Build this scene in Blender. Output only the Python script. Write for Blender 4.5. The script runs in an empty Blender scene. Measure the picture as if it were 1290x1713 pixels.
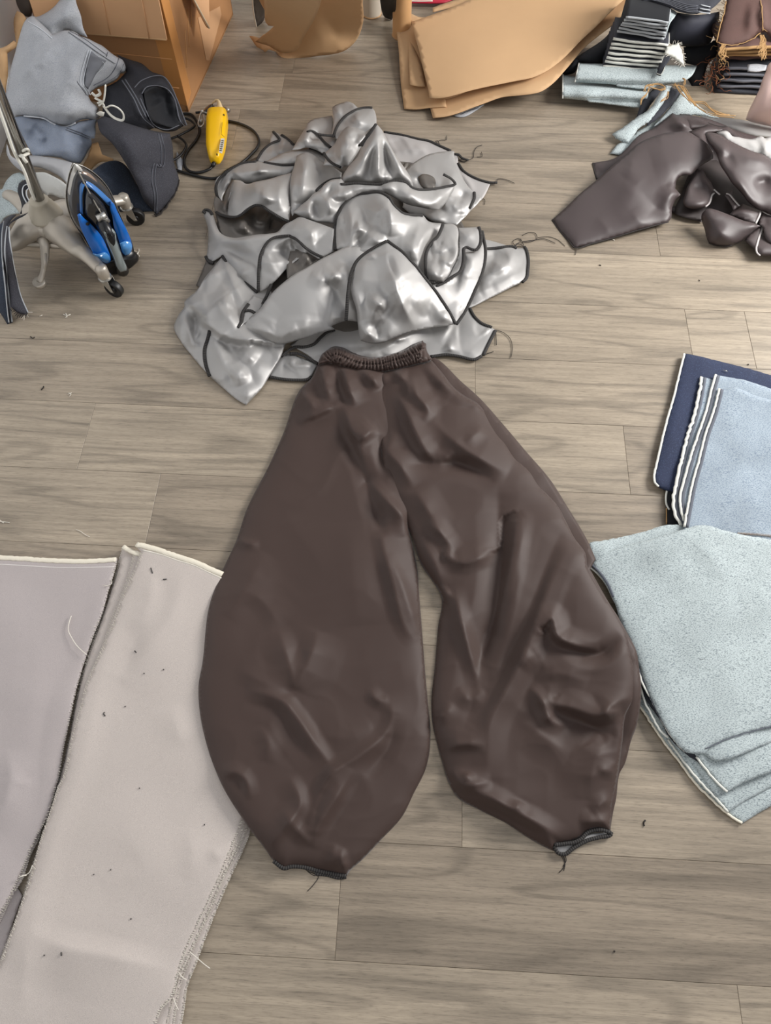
import bpy, bmesh, math, random
import numpy as np
from math import radians, sin, cos, pi
from mathutils.geometry import delaunay_2d_cdt
from mathutils import Vector
random.seed(7); RNG = np.random.default_rng(11)
S = bpy.context.scene
COL = S.collection
# ---------------------------------------------------------------- camera
F = 1250.0; CX, CY = 645.0, 856.5; H = 1.45; TH = radians(62.5)
cam_d = bpy.data.cameras.new('camera'); cam = bpy.data.objects.new('camera', cam_d); COL.objects.link(cam)
cam_d.sensor_fit = 'HORIZONTAL'; cam_d.sensor_width = 36; cam_d.lens = 36 * F / 1290
cam_d.clip_start = .05; cam_d.clip_end = 60
cam.location = (0, 0, H); cam.rotation_euler = (pi / 2 - TH, 0, 0)
S.camera = cam
# ---------------------------------------------------------------- exposure, sky light, window, added fill
S.view_settings.view_transform = 'Standard'; S.view_settings.look = 'None'
S.view_settings.gamma = 1; S.view_settings.use_curve_mapping = False
S.view_settings.exposure = 0.12
S.render.film_transparent = False
W = bpy.data.worlds.new('room_light'); S.world = W; W.use_nodes = True
wn = W.node_tree; wn.nodes.clear()
wo = wn.nodes.new('ShaderNodeOutputWorld'); bg = wn.nodes.new('ShaderNodeBackground')
tc = wn.nodes.new('ShaderNodeTexCoord'); 
mr = wn.nodes.new('ShaderNodeMapRange'); rp = wn.nodes.new('ShaderNodeValToRGB')
dt = wn.nodes.new('ShaderNodeVectorMath'); dt.operation = 'DOT_PRODUCT'; dt.inputs[1].default_value = (.78, .38, .5)
wn.links.new(tc.outputs['Generated'], dt.inputs[0])
mr.inputs['From Min'].default_value = -1; mr.inputs['From Max'].default_value = 1
wn.links.new(dt.outputs['Value'], mr.inputs['Value']); wn.links.new(mr.outputs[0], rp.inputs[0])
e = rp.color_ramp.elements
e[0].position = 0; e[0].color = (.08, .072, .065, 1); e[1].position = 1; e[1].color = (1.5, 1.58, 1.75, 1)
m = e.new(.5); m.color = (.40, .385, .37, 1)
wn.links.new(rp.outputs[0], bg.inputs[0]); wn.links.new(bg.outputs[0], wo.inputs[0])
bg.inputs[1].default_value = .34
def area(name, loc, target, sx, sy, power, col):
    d = bpy.data.lights.new(name, 'AREA'); d.shape = 'RECTANGLE'; d.size = sx; d.size_y = sy
    d.energy = power; d.color = col
    o = bpy.data.objects.new(name, d); COL.objects.link(o); o.location = loc
    o.rotation_euler = (Vector(target) - Vector(loc)).to_track_quat('-Z', 'Y').to_euler()
    return o
area('window_light_right', (2.35, 1.75, 1.4), (.1, .75, 0), 1.0, 1.0, 88, (1, .975, .94))
area('fill_light_front', (.9, -1.5, 2.3), (.2, .7, 0), 1.6, 1.2, 12, (1, .95, .88))  # added weak fill from behind the camera, not a known window

# ---------------------------------------------------------------- pixel -> place
def ray(px, py):
    a = (np.asarray(px, float) - CX) / F; b = (np.asarray(py, float) - CY) / F
    return a, cos(TH) - b * sin(TH), -sin(TH) - b * cos(TH)
def P(px, py, z=0.0):
    x, y, d = ray(px, py); t = (np.asarray(z, float) - H) / d
    return np.stack([x * t, y * t, np.broadcast_to(z, np.shape(x * t)).astype(float)], -1)
def P1(px, py, z=0.0): return Vector(P(px, py, z))
def PY(px, py, y):            # the point on the pixel's ray at depth y
    a, b, d = ray(px, py); t = y / b
    return Vector((a * t, y, H + d * t))
def K(x0, y0, s):             # coordinates read off a magnified crop
    def f(*v): return [(x0 + v[i] / s, y0 + v[i + 1] / s) for i in range(0, len(v), 2)]
    return f
FULL = K(0, 0, 1)
# ---------------------------------------------------------------- curves and fields
def catmull(p, step, closed=False):
    p = np.asarray(p, float); n = len(p)
    if n < 3 and not closed:
        k = max(2, int(np.linalg.norm(p[-1] - p[0]) / step) + 1)
        return p[0] + (p[-1] - p[0]) * np.linspace(0, 1, k)[:, None]
    out = []
    for i in range(n if closed else n - 1):
        p1 = p[i]; p2 = p[(i + 1) % n]
        p0 = p[i - 1] if (closed or i > 0) else 2 * p1 - p2
        p3 = p[(i + 2) % n] if (closed or i + 2 < n) else 2 * p2 - p1
        L = np.linalg.norm(p2 - p1); k = max(1, int(round(L / step)))
        t = (np.arange(k) / k)[:, None]
        d0 = max(np.linalg.norm(p1 - p0), 1e-6); d2 = max(np.linalg.norm(p3 - p2), 1e-6); L = max(L, 1e-6)
        m1 = ((p1 - p0) / d0 * .5 + (p2 - p1) / L * .5) * L; m2 = ((p3 - p2) / d2 * .5 + (p2 - p1) / L * .5) * L
        out.append((2 * t**3 - 3 * t**2 + 1) * p1 + (t**3 - 2 * t**2 + t) * m1 + (-2 * t**3 + 3 * t**2) * p2 + (t**3 - t**2) * m2)
    if not closed: out.append(p[-1:])
    return np.concatenate(out)
def outline(p, step, ang=48):
    p = np.asarray(p, float); n = len(p); cor = []
    for i in range(n):
        a = p[i] - p[i - 1]; b = p[(i + 1) % n] - p[i]
        c = np.dot(a, b) / (np.linalg.norm(a) * np.linalg.norm(b) + 1e-9)
        if math.degrees(math.acos(max(-1, min(1, c)))) > ang: cor.append(i)
    if not cor: return catmull(p, step, True)
    out = []
    for k, i in enumerate(cor):
        j = cor[(k + 1) % len(cor)]
        if j <= i: j += n
        out.append(catmull([p[q % n] for q in range(i, j + 1)], step)[:-1])
    return np.concatenate(out)
def seg_dist(X, Y, poly, closed):
    """distance, signed side and arc position of the nearest point on a polyline"""
    q = np.asarray(poly, float)
    if closed: q = np.vstack([q, q[:1]])
    best = np.full(X.shape, 1e18); side = np.zeros(X.shape); tt = np.zeros(X.shape)
    acc = 0.0; L = np.linalg.norm(np.diff(q, axis=0), axis=1); T = max(L.sum(), 1e-9)
    for i in range(len(q) - 1):
        a = q[i]; d = q[i + 1] - a; l2 = max(d @ d, 1e-12)
        t = np.clip(((X - a[0]) * d[0] + (Y - a[1]) * d[1]) / l2, 0, 1)
        ex = X - a[0] - t * d[0]; ey = Y - a[1] - t * d[1]; r = ex * ex + ey * ey
        m = r < best; best = np.where(m, r, best)
        side = np.where(m, np.sign(d[0] * ey - d[1] * ex), side)
        tt = np.where(m, (acc + t * L[i]) / T, tt); acc += L[i]
    return np.sqrt(best), side, tt
def inside(X, Y, q):
    c = np.zeros(X.shape, bool); n = len(q); j = n - 1
    for i in range(n):
        xi, yi = q[i]; xj, yj = q[j]
        if yi != yj:
            m = ((yi > Y) != (yj > Y)) & (X < (xj - xi) * (Y - yi) / (yj - yi) + xi); c ^= m
        j = i
    return c
def vn(X, Y, s, seed):
    r = np.random.default_rng(seed); G = r.random((67, 67))
    x = X / s + 1000.3; y = Y / s + 1000.7; i = np.floor(x).astype(int); j = np.floor(y).astype(int)
    u = x - i; v = y - j; u = u * u * u * (u * (6 * u - 15) + 10); v = v * v * v * (v * (6 * v - 15) + 10)
    g = lambda a, b: G[a % 67, b % 67]
    return ((g(i, j) * (1 - u) + g(i + 1, j) * u) * (1 - v) + (g(i, j + 1) * (1 - u) + g(i + 1, j + 1) * u) * v)
def crumple(X, Y, s, seed):       # faceted folds: sharp ridges between flat planes
    a = radians(35 + seed * 47 % 180); xr = X * cos(a) + Y * sin(a); yr = -X * sin(a) + Y * cos(a)
    w = vn(X, Y, s * 1.3, seed + 5) * 1.2
    n1 = 1 - abs(2 * vn(xr + w * s, yr * .55, s, seed) - 1); n2 = 1 - abs(2 * vn(X * .6 + 31, Y + w * s, s * .55, seed + 1) - 1)
    return n1 * .7 + n2 * .3
def tps(anch):
    a = np.asarray(anch, float); p = a[:, :2] / 100; z = a[:, 2]
    n = len(a)
    if n < 3: return lambda X, Y: np.full(np.shape(X), z.mean())
    k = lambda r: np.where(r > 1e-9, r * r * np.log(r + 1e-12), 0)
    D = np.linalg.norm(p[:, None] - p[None], axis=2)
    A = np.zeros((n + 3, n + 3)); A[:n, :n] = k(D) + np.eye(n) * .02; A[:n, n] = 1; A[:n, n + 1:] = p; A[n, :n] = 1; A[n + 1:, :n] = p.T
    w = np.linalg.lstsq(A, np.concatenate([z, [0, 0, 0]]), rcond=None)[0]
    def f(X, Y):
        X = np.asarray(X, float) / 100; Y = np.asarray(Y, float) / 100; o = w[n] + w[n + 1] * X + w[n + 2] * Y
        for i in range(n): o = o + w[i] * k(np.hypot(X - p[i, 0], Y - p[i, 1]))
        return np.clip(o, z.min() - .01, z.max() + .015)
    return f
def field(out, z0, R=.006, w=14, cr=(), crum=None, soft=None, anch=None, nomask=False):
    """height of a lying cloth in metres. cr: (points, amplitude mm, width left, width right[, ends])"""
    base = tps(anch) if anch else None
    crs = []
    for c in cr:
        q = catmull(c[0], 6) if len(c[0]) > 2 else np.asarray(c[0], float)
        crs.append((q, c[1] / 1000, c[2], c[3], c[4] if len(c) > 4 else 'b'))
    def f(X, Y, D=None):
        X = np.asarray(X, float); Y = np.asarray(Y, float)
        if D is None: D = seg_dist(X, Y, out, True)[0]
        h = (base(X, Y) if base else z0) + R * (1 - np.exp(-D / w))
        e = 1 if nomask else 1 - np.exp(-D / 5.0) * .8
        for q, A, wl, wr, en in crs:
            d, s, t = seg_dist(X, Y, q, False); wd = np.where(s > 0, wr, wl) * 2.3; sf = .05 * wd + .5
            g = np.clip(1 - (np.sqrt(d * d + sf * sf) - sf) / wd, 0, 1); g = g * (.45 + .55 * g)
            k = np.ones_like(t)
            if en in 'bs': k = k * np.clip(t / .35, 0, 1) ** .8
            if en in 'be': k = k * np.clip((1 - t) / .35, 0, 1) ** .8
            if en == 'b': pass
            h = h + A * k * g * e
        if crum: h = h + crum[0] / 1000 * (crumple(X, Y, crum[1], crum[2]) - .5) * e
        if soft: h = h + soft[0] / 1000 * (vn(X, Y, soft[1], soft[2]) - .5)
        return np.maximum(h, .0006)
    return f
# ---------------------------------------------------------------- objects
BASE = {}
def props(o, label=None, cat=None, group=None, kind=None):
    if label: o['label'] = label
    if cat: o['category'] = cat
    if group: o['group'] = group
    if kind: o['kind'] = kind
    return o
def thing(name, label, cat, loc=(0, 0, 0), group=None):
    o = bpy.data.objects.new(name, None); COL.objects.link(o); o.location = loc; o.empty_display_size = .05
    BASE[o.name] = Vector(loc); return props(o, label, cat, group)
def link(name, V, Fc, mat, parent=None, smooth=True, uv=None, origin=None):
    V = np.asarray(V, float).reshape(-1, 3)
    if parent is not None: b = BASE[parent.name]
    elif origin is not None: b = Vector(origin)
    else: b = Vector(((V[:, 0].min() + V[:, 0].max()) / 2, (V[:, 1].min() + V[:, 1].max()) / 2, V[:, 2].min()))
    me = bpy.data.meshes.new(name); me.from_pydata((V - np.array(b)).tolist(), [], [list(map(int, f)) for f in Fc]); me.update()
    if smooth: me.polygons.foreach_set('use_smooth', [True] * len(me.polygons))
    if uv is not None:
        l = me.uv_layers.new(name='uv'); vi = np.zeros(len(me.loops), int); me.loops.foreach_get('vertex_index', vi)
        l.data.foreach_set('uv', np.asarray(uv, float)[vi].ravel())
    me.materials.append(mat)
    o = bpy.data.objects.new(name, me); COL.objects.link(o)
    if parent is not None: o.parent = parent
    else: o.location = b
    BASE[o.name] = b; return o
class MB:
    def __init__(s): s.V = []; s.F = []; s.n = 0
    def add(s, V, Fc):
        V = np.asarray(V, float).reshape(-1, 3); s.V.append(V); s.F += [[i + s.n for i in f] for f in Fc]; s.n += len(V); return s
    def build(s, name, mat, parent=None, smooth=True, **k): return link(name, np.concatenate(s.V), s.F, mat, parent, smooth, **k)
def solid(o, t, off=-1):
    m = o.modifiers.new('thickness', 'SOLIDIFY'); m.thickness = t; m.offset = off; return o
def bevel(o, w=.002, seg=2, ang=40):
    m = o.modifiers.new('bevel', 'BEVEL'); m.width = w; m.segments = seg; m.limit_method = 'ANGLE'; m.angle_limit = radians(ang); return o
def sheet(name, out, mat, parent=None, step=5.0, thick=.0011, label=None, cat=None, group=None, ang=48, fray=0, fn=None, **kw):
    """a cloth or card lying as traced: own height at every point, real thickness"""
    b = outline(out, step, ang)
    if fray:
        nrm = np.roll(b, -1, 0) - np.roll(b, 1, 0); nrm = np.stack([nrm[:, 1], -nrm[:, 0]], 1) / (np.linalg.norm(nrm, axis=1)[:, None] + 1e-9)
        b = b + nrm * RNG.normal(0, fray, len(b))[:, None]
    x0, y0 = b.min(0); x1, y1 = b.max(0)
    gx, gy = np.meshgrid(np.arange(x0, x1, step), np.arange(y0, y1, step * .87)); gx = gx + (np.arange(gx.shape[0]) % 2 * step / 2)[:, None]
    gx = gx.ravel(); gy = gy.ravel(); k = inside(gx, gy, b); gx = gx[k]; gy = gy[k]
    if len(gx):
        d = seg_dist(gx, gy, b, True)[0]; k = d > step * .55; gx = gx[k]; gy = gy[k]
    nb = len(b); pts = np.vstack([b, np.stack([gx, gy], 1)])
    cs = delaunay_2d_cdt([Vector(p) for p in pts.tolist()], [(i, (i + 1) % nb) for i in range(nb)], [list(range(nb))], 1, 1e-5)
    q = np.array([[v.x, v.y] for v in cs[0]]); fc = cs[2]
    f = fn or field(b, **kw); Z = f(q[:, 0], q[:, 1])
    V = P(q[:, 0], q[:, 1], Z)
    a = V[fc[0][1]] - V[fc[0][0]]; c = V[fc[0][2]] - V[fc[0][0]]
    if np.cross(a, c)[2] < 0: fc = [list(t)[::-1] for t in fc]
    o = link(name, V, fc, mat, parent)
    if thick: solid(o, thick)
    props(o, label, cat, group); o_f[o.name] = f
    return o
o_f = {}
def tube(pts, r, seg=8, flat=1.0, closed=False, cap=True, up=(0, 0, 1)):
    p = np.asarray(pts, float); n = len(p); r = np.broadcast_to(np.asarray(r, float), (n,))
    t = (np.roll(p, -1, 0) - np.roll(p, 1, 0)) if closed else np.gradient(p, axis=0)
    t = t / (np.linalg.norm(t, axis=1)[:, None] + 1e-12); up = np.asarray(up, float)
    s = np.cross(t, up); ln = np.linalg.norm(s, axis=1)
    if (ln < .15).any():
        s = np.zeros_like(t); ref = np.array([1., .13, .07]); prev = None
        for i in range(n):
            v = (prev if prev is not None else ref); v = v - t[i] * (v @ t[i]); v /= np.linalg.norm(v) + 1e-12; s[i] = v; prev = v
    else: s = s / ln[:, None]
    nn = np.cross(s, t); V = []
    for k in range(seg):
        a = 2 * pi * k / seg; V.append(p + (s * cos(a) + nn * (sin(a) * flat)) * r[:, None])
    V = np.stack(V, 1).reshape(-1, 3); Fc = []
    for i in range(n if closed else n - 1):
        j = (i + 1) % n
        for k in range(seg):
            l = (k + 1) % seg; Fc.append([i * seg + k, j * seg + k, j * seg + l, i * seg + l])
    if cap and not closed:
        Fc.append(list(range(seg))); Fc.append([(n - 1) * seg + k for k in range(seg)][::-1])
    return V, Fc
def tube_obj(name, pts, r, mat, parent=None, step=.006, seg=8, flat=1.0, smooth=True, up=(0, 0, 1), **k):
    q = catmull(pts, step) if smooth else np.asarray(pts, float)
    V, Fc = tube(q, r if np.isscalar(r) else np.interp(np.linspace(0, 1, len(q)), np.linspace(0, 1, len(r)), r), seg, flat, up=up)
    L = np.concatenate([[0], np.cumsum(np.linalg.norm(np.diff(q, axis=0), axis=1))])
    uv = np.stack([np.repeat(L, seg), np.tile(np.arange(seg) / seg, len(q))], 1)
    return link(name, V, Fc, mat, parent, uv=uv, **k)
def edge(sh, pts, mat=None, r=.0028, name='overlocked_edge', dz=.0015, flat=.5, f=None, step=4, wob=0, label=None, parent=None):
    """a stitched edge that follows the cloth's own surface"""
    q = catmull(pts, step)
    if wob: q = q + RNG.normal(0, wob, q.shape)
    z = (f or o_f[sh.name])(q[:, 0], q[:, 1]) + dz
    k = np.ones(5) / 5; z = np.convolve(np.pad(z, 2, 'edge'), k, 'valid') if len(z) > 5 else z
    o = tube_obj(name, P(q[:, 0], q[:, 1], z), r, mat or M['overlock'], parent or sh, seg=8, flat=flat, smooth=False)
    if label: o['label'] = label
    return o
def thread_pts(px, z=.001, wob=0): 
    q = catmull(px, 3); return P(q[:, 0], q[:, 1], z)
def box_v(c, sx, sy, sz, rz=0):
    V = []
    for dx in (-.5, .5):
        for dy in (-.5, .5):
            for dz in (-.5, .5):
                x, y = dx * sx, dy * sy; V.append((c[0] + x * cos(rz) - y * sin(rz), c[1] + x * sin(rz) + y * cos(rz), c[2] + dz * sz))
    return V, [[0, 1, 3, 2], [4, 6, 7, 5], [0, 4, 5, 1], [2, 3, 7, 6], [0, 2, 6, 4], [1, 5, 7, 3]]
# ---------------------------------------------------------------- materials
def lin(c):
    c = np.array(c[:3]) / 255.0; return tuple(np.where(c <= .04045, c / 12.92, ((c + .055) / 1.055) ** 2.4)) + (1,)
M = {}
def mat(name, col, rough=.8, metal=0, bump=0, bscale=900, var=.0, vscale=9, col2=None, speck=None, spec=.5, sheen=0, stretch=None, trans=0, coat=0):
    m = bpy.data.materials.new(name); m.use_nodes = True; nt = m.node_tree; N = nt.nodes; L = nt.links
    b = N['Principled BSDF']; b.inputs['Roughness'].default_value = rough; b.inputs['Metallic'].default_value = metal
    b.inputs['Specular IOR Level'].default_value = spec
    if sheen: b.inputs['Sheen Weight'].default_value = sheen; b.inputs['Sheen Roughness'].default_value = .4
    if coat: b.inputs['Coat Weight'].default_value = coat
    if trans: b.inputs['Transmission Weight'].default_value = trans
    base = lin(col); b.inputs['Base Color'].default_value = base
    t = N.new('ShaderNodeTexCoord'); vec = t.outputs['Object']
    if stretch:
        mp = N.new('ShaderNodeMapping'); mp.inputs['Scale'].default_value = stretch[:3]
        if len(stretch) > 3: mp.inputs['Rotation'].default_value = (0, 0, stretch[3])
        L.new(vec, mp.inputs[0]); vec = mp.outputs[0]
    out = None
    if var or col2:
        n = N.new('ShaderNodeTexNoise'); n.inputs['Scale'].default_value = vscale; n.inputs['Detail'].default_value = 3; L.new(t.outputs['Object'], n.inputs[0])
        r = N.new('ShaderNodeValToRGB'); L.new(n.outputs['Fac'], r.inputs[0]); c2 = lin(col2) if col2 else tuple(base[i] * (1 - var) for i in range(3)) + (1,)
        r.color_ramp.elements[0].position = .35; r.color_ramp.elements[0].color = c2; r.color_ramp.elements[1].position = .65; r.color_ramp.elements[1].color = base
        out = r.outputs[0]
    if speck:      # (colour, scale, low, high): fine flecks of a second yarn
        n = N.new('ShaderNodeTexNoise'); n.inputs['Scale'].default_value = speck[1]; n.inputs['Detail'].default_value = 2; L.new(vec, n.inputs[0])
        r = N.new('ShaderNodeMapRange'); r.inputs['From Min'].default_value = speck[2]; r.inputs['From Max'].default_value = speck[3]; L.new(n.outputs['Fac'], r.inputs['Value'])
        x = N.new('ShaderNodeMix'); x.data_type = 'RGBA'; L.new(r.outputs[0], x.inputs['Factor'])
        if out: L.new(out, x.inputs['A'])
        else: x.inputs['A'].default_value = base
        x.inputs['B'].default_value = lin(speck[0]); out = x.outputs['Result']
    if out: L.new(out, b.inputs['Base Color'])
    if bump:
        n = N.new('ShaderNodeTexNoise'); n.inputs['Scale'].default_value = bscale; n.inputs['Detail'].default_value = 2; L.new(vec, n.inputs[0])
        bp = N.new('ShaderNodeBump'); bp.inputs['Strength'].default_value = bump; bp.inputs['Distance'].default_value = .001; L.new(n.outputs['Fac'], bp.inputs['Height']); L.new(bp.outputs[0], b.inputs['Normal'])
    M[name] = m; return m
mat('brown_fabric', (64, 48, 42), .6, bump=.08, bscale=1500, sheen=.15, spec=.4)
mat('brown_panel', (72, 62, 62), .5, bump=.08, bscale=1500, spec=.5)
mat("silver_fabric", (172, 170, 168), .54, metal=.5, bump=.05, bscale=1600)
mat('silver_shade', (104, 99, 94), .45, metal=.35, bump=.05, bscale=1600)  # darker copy of the silver, shade inside the folds put into the colour
mat('grey_lining', (176, 172, 170), .6, metal=.2)
mat('thread_dark', (40, 34, 32), .8)
mat('thread_white', (226, 220, 208), .85)
mat('thread_gold', (170, 134, 88), .8)
mat('thread_rust', (120, 70, 40), .85)
mat('beige_fabric', (204, 194, 186), .7, bump=.25, bscale=900, var=.04, vscale=5, speck=((182, 172, 166), 1400, .45, .6))
mat('mauve_fabric', (184, 175, 172), .55, bump=.25, bscale=900, var=.05, vscale=6, sheen=.1, speck=((168, 158, 158), 1400, .45, .6))
mat('selvedge', (236, 228, 210), .9, bump=.6, bscale=500)
mat('denim_pale', (196, 207, 208), .92, bump=.5, bscale=420, var=.16, vscale=9, speck=((96, 108, 116), 330, .46, .74), stretch=(1, 2.2, 1, .6))
mat('denim_back', (170, 183, 194), .92, bump=.5, bscale=420, var=.2, vscale=11, speck=((90, 108, 130), 330, .46, .74), stretch=(1, 2.2, 1, .6))
mat('denim_navy', (36, 46, 74), .85, bump=.3, bscale=800, var=.15, speck=((64, 78, 110), 500, .55, .75))
mat('denim_edge', (222, 222, 214), .95, bump=.6, bscale=500)
mat('denim_dark', (46, 48, 56), .85, bump=.3, bscale=800, var=.15, speck=((72, 74, 84), 800, .55, .75))
mat('denim_black', (28, 29, 36), .8, bump=.3, bscale=800, speck=((50, 51, 60), 800, .55, .75))
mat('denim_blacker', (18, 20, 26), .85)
mat('denim_grey', (138, 136, 140), .85, bump=.2, bscale=700, speck=((106, 104, 108), 900, .45, .65))
mat('denim_light', (180, 182, 186), .85, bump=.35, bscale=500, var=.14, vscale=10, speck=((148, 152, 160), 600, .45, .65))
mat('denim_blue', (154, 162, 176), .85, bump=.35, bscale=500, var=.2, vscale=14, speck=((126, 138, 160), 600, .45, .65))
mat('seam_light', (198, 202, 208), .85); mat('seam_grey', (96, 98, 106), .85)
mat('card', (200, 163, 122), .8, bump=.15, bscale=60, var=.05, vscale=6)
mat('card_edge', (188, 150, 108), .85)
mat('box_card', (176, 128, 84), .7, bump=.12, bscale=60, var=.06, vscale=6)
mat('box_inner', (206, 160, 118), .8, bump=.15, bscale=40, var=.05, stretch=(1, 1, 1))
mat('tape', (196, 136, 76), .3, spec=.6)
mat('wood_pole', (204, 160, 112), .6)
mat('chrome', (190, 188, 186), .18, metal=1)
mat('cast_metal', (186, 178, 166), .42, metal=.55, bump=.15, bscale=120, var=.1)
mat('steel', (190, 188, 182), .3, metal=.85)
mat('rubber', (22, 22, 23), .45)
mat('black_plastic', (20, 20, 22), .3)
mat('white_plastic', (232, 232, 228), .35)
mat('grey_plastic', (134, 142, 142), .4)
mat('blue_plastic', (28, 104, 190), .18, coat=.4)
mat('blue_dark', (28, 84, 160), .2, coat=.4)
mat('smoke_plastic', (62, 62, 64), .15, coat=.5)
mat('yellow_plastic', (250, 196, 12), .35, coat=.2)
mat('cream_plastic', (222, 196, 150), .5)
mat('label_white', (220, 216, 204), .5); mat('label_dark', (70, 62, 30), .5)
mat('sack_white', (232, 234, 236), .6, bump=.2, bscale=40)
mat('pink_plastic', (246, 214, 206), .35, var=.06)
mat('rust_fabric', (92, 66, 60), .8, bump=.3, bscale=500, var=.2, vscale=14)
mat('red_card', (190, 30, 60), .5)
mat('tan_cloth', (210, 170, 124), .75, var=.04)
mat('roll_grey', (196, 186, 170), .6)
mat('dark_floor_cloth', (84, 76, 74), .7)
def overlock():
    m = mat('overlock', (30, 27, 27), .8); N = m.node_tree.nodes; L = m.node_tree.links; b = N['Principled BSDF']
    u = N.new('ShaderNodeUVMap'); s = N.new('ShaderNodeSeparateXYZ'); L.new(u.outputs[0], s.inputs[0])
    a = N.new('ShaderNodeMath'); a.operation = 'MULTIPLY'; a.inputs[1].default_value = 2 * pi / .0042; L.new(s.outputs['X'], a.inputs[0])
    c = N.new('ShaderNodeMath'); c.operation = 'SINE'; L.new(a.outputs[0], c.inputs[0])
    r = N.new('ShaderNodeMapRange'); r.inputs['From Min'].default_value = .55; r.inputs['From Max'].default_value = .95; r.inputs['To Max'].default_value = .25; L.new(c.outputs[0], r.inputs['Value'])
    x = N.new('ShaderNodeMix'); x.data_type = 'RGBA'; x.inputs['A'].default_value = lin((28, 25, 25)); x.inputs['B'].default_value = lin((150, 146, 140))
    L.new(r.outputs[0], x.inputs['Factor']); L.new(x.outputs['Result'], b.inputs['Base Color'])
overlock()
# ---------------------------------------------------------------- floor of long vinyl planks
def floor_mat():
    m = bpy.data.materials.new('oak_planks'); m.use_nodes = True; nt = m.node_tree; N = nt.nodes; L = nt.links; b = N['Principled BSDF']
    u = N.new('ShaderNodeUVMap'); at = N.new('ShaderNodeAttribute'); at.attribute_name = 'plank'
    def mapn(sx, sy, scale, detail, dist=0, rough=.55):
        mp = N.new('ShaderNodeMapping'); mp.inputs['Scale'].default_value = (sx, sy, 1); L.new(u.outputs[0], mp.inputs[0])
        n = N.new('ShaderNodeTexNoise'); n.inputs['Scale'].default_value = scale; n.inputs['Detail'].default_value = detail; n.inputs['Distortion'].default_value = dist; n.inputs['Roughness'].default_value = rough
        L.new(mp.outputs[0], n.inputs[0]); return n.outputs['Fac']
    def ramp(v, stops):
        r = N.new('ShaderNodeValToRGB'); L.new(v, r.inputs[0]); E = r.color_ramp.elements
        E[0].position, E[0].color = stops[0][0], (stops[0][1],) * 3 + (1,); E[1].position, E[1].color = stops[-1][0], (stops[-1][1],) * 3 + (1,)
        for p, c in stops[1:-1]: q = E.new(p); q.color = (c, c, c, 1)
        return r.outputs[0]
    def mul(a, bb, f=1.0):
        x = N.new('ShaderNodeMix'); x.data_type = 'RGBA'; x.blend_type = 'MULTIPLY'; x.inputs['Factor'].default_value = f; L.new(a, x.inputs['A']); L.new(bb, x.inputs['B']); return x.outputs['Result']
    # slow cathedral figure: level lines of a stretched noise
    g = mapn(1.0, 7.0, 1.5, 1.5, .5)
    k = N.new('ShaderNodeMath'); k.operation = 'MULTIPLY'; k.inputs[1].default_value = 34; L.new(g, k.inputs[0])
    sn = N.new('ShaderNodeMath'); sn.operation = 'SINE'; L.new(k.outputs[0], sn.inputs[0])
    sc = N.new('ShaderNodeMapRange'); sc.inputs['From Min'].default_value = -1; L.new(sn.outputs[0], sc.inputs['Value'])
    fig = ramp(sc.outputs[0], [(0, .68), (.22, .93), (1, 1.0)])
    fine = ramp(mapn(6, 150, 1.6, 5, .25, .75), [(.34, .66), (.48, .94), (.68, 1.06)])
    fine2 = ramp(mapn(2.0, 60, 1.6, 3, .3), [(.3, .76), (.62, 1.08)])
    base = N.new('ShaderNodeMix'); base.data_type = 'RGBA'; base.inputs['A'].default_value = lin((143, 130, 114)); base.inputs['B'].default_value = lin((182, 168, 148)); L.new(at.outputs['Fac'], base.inputs['Factor'])
    blot = ramp(mapn(.9, 3.5, 2.2, 2), [(.3, .80), (.65, 1.06)])
    tick = ramp(mapn(26, 380, 1.6, 3, .3, .7), [(.34, .62), (.46, .96), (.7, 1.1)])
    c = mul(mul(mul(mul(mul(base.outputs['Result'], fig, .8), fine, .75), fine2, .8), blot, .9), tick, .7)
    L.new(c, b.inputs['Base Color']); b.inputs['Roughness'].default_value = .42; b.inputs['Specular IOR Level'].default_value = .42
    bp = N.new('ShaderNodeBump'); bp.inputs['Strength'].default_value = .12; bp.inputs['Distance'].default_value = .0008; L.new(fine, bp.inputs['Height']); L.new(bp.outputs[0], b.inputs['Normal'])
    return m
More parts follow.
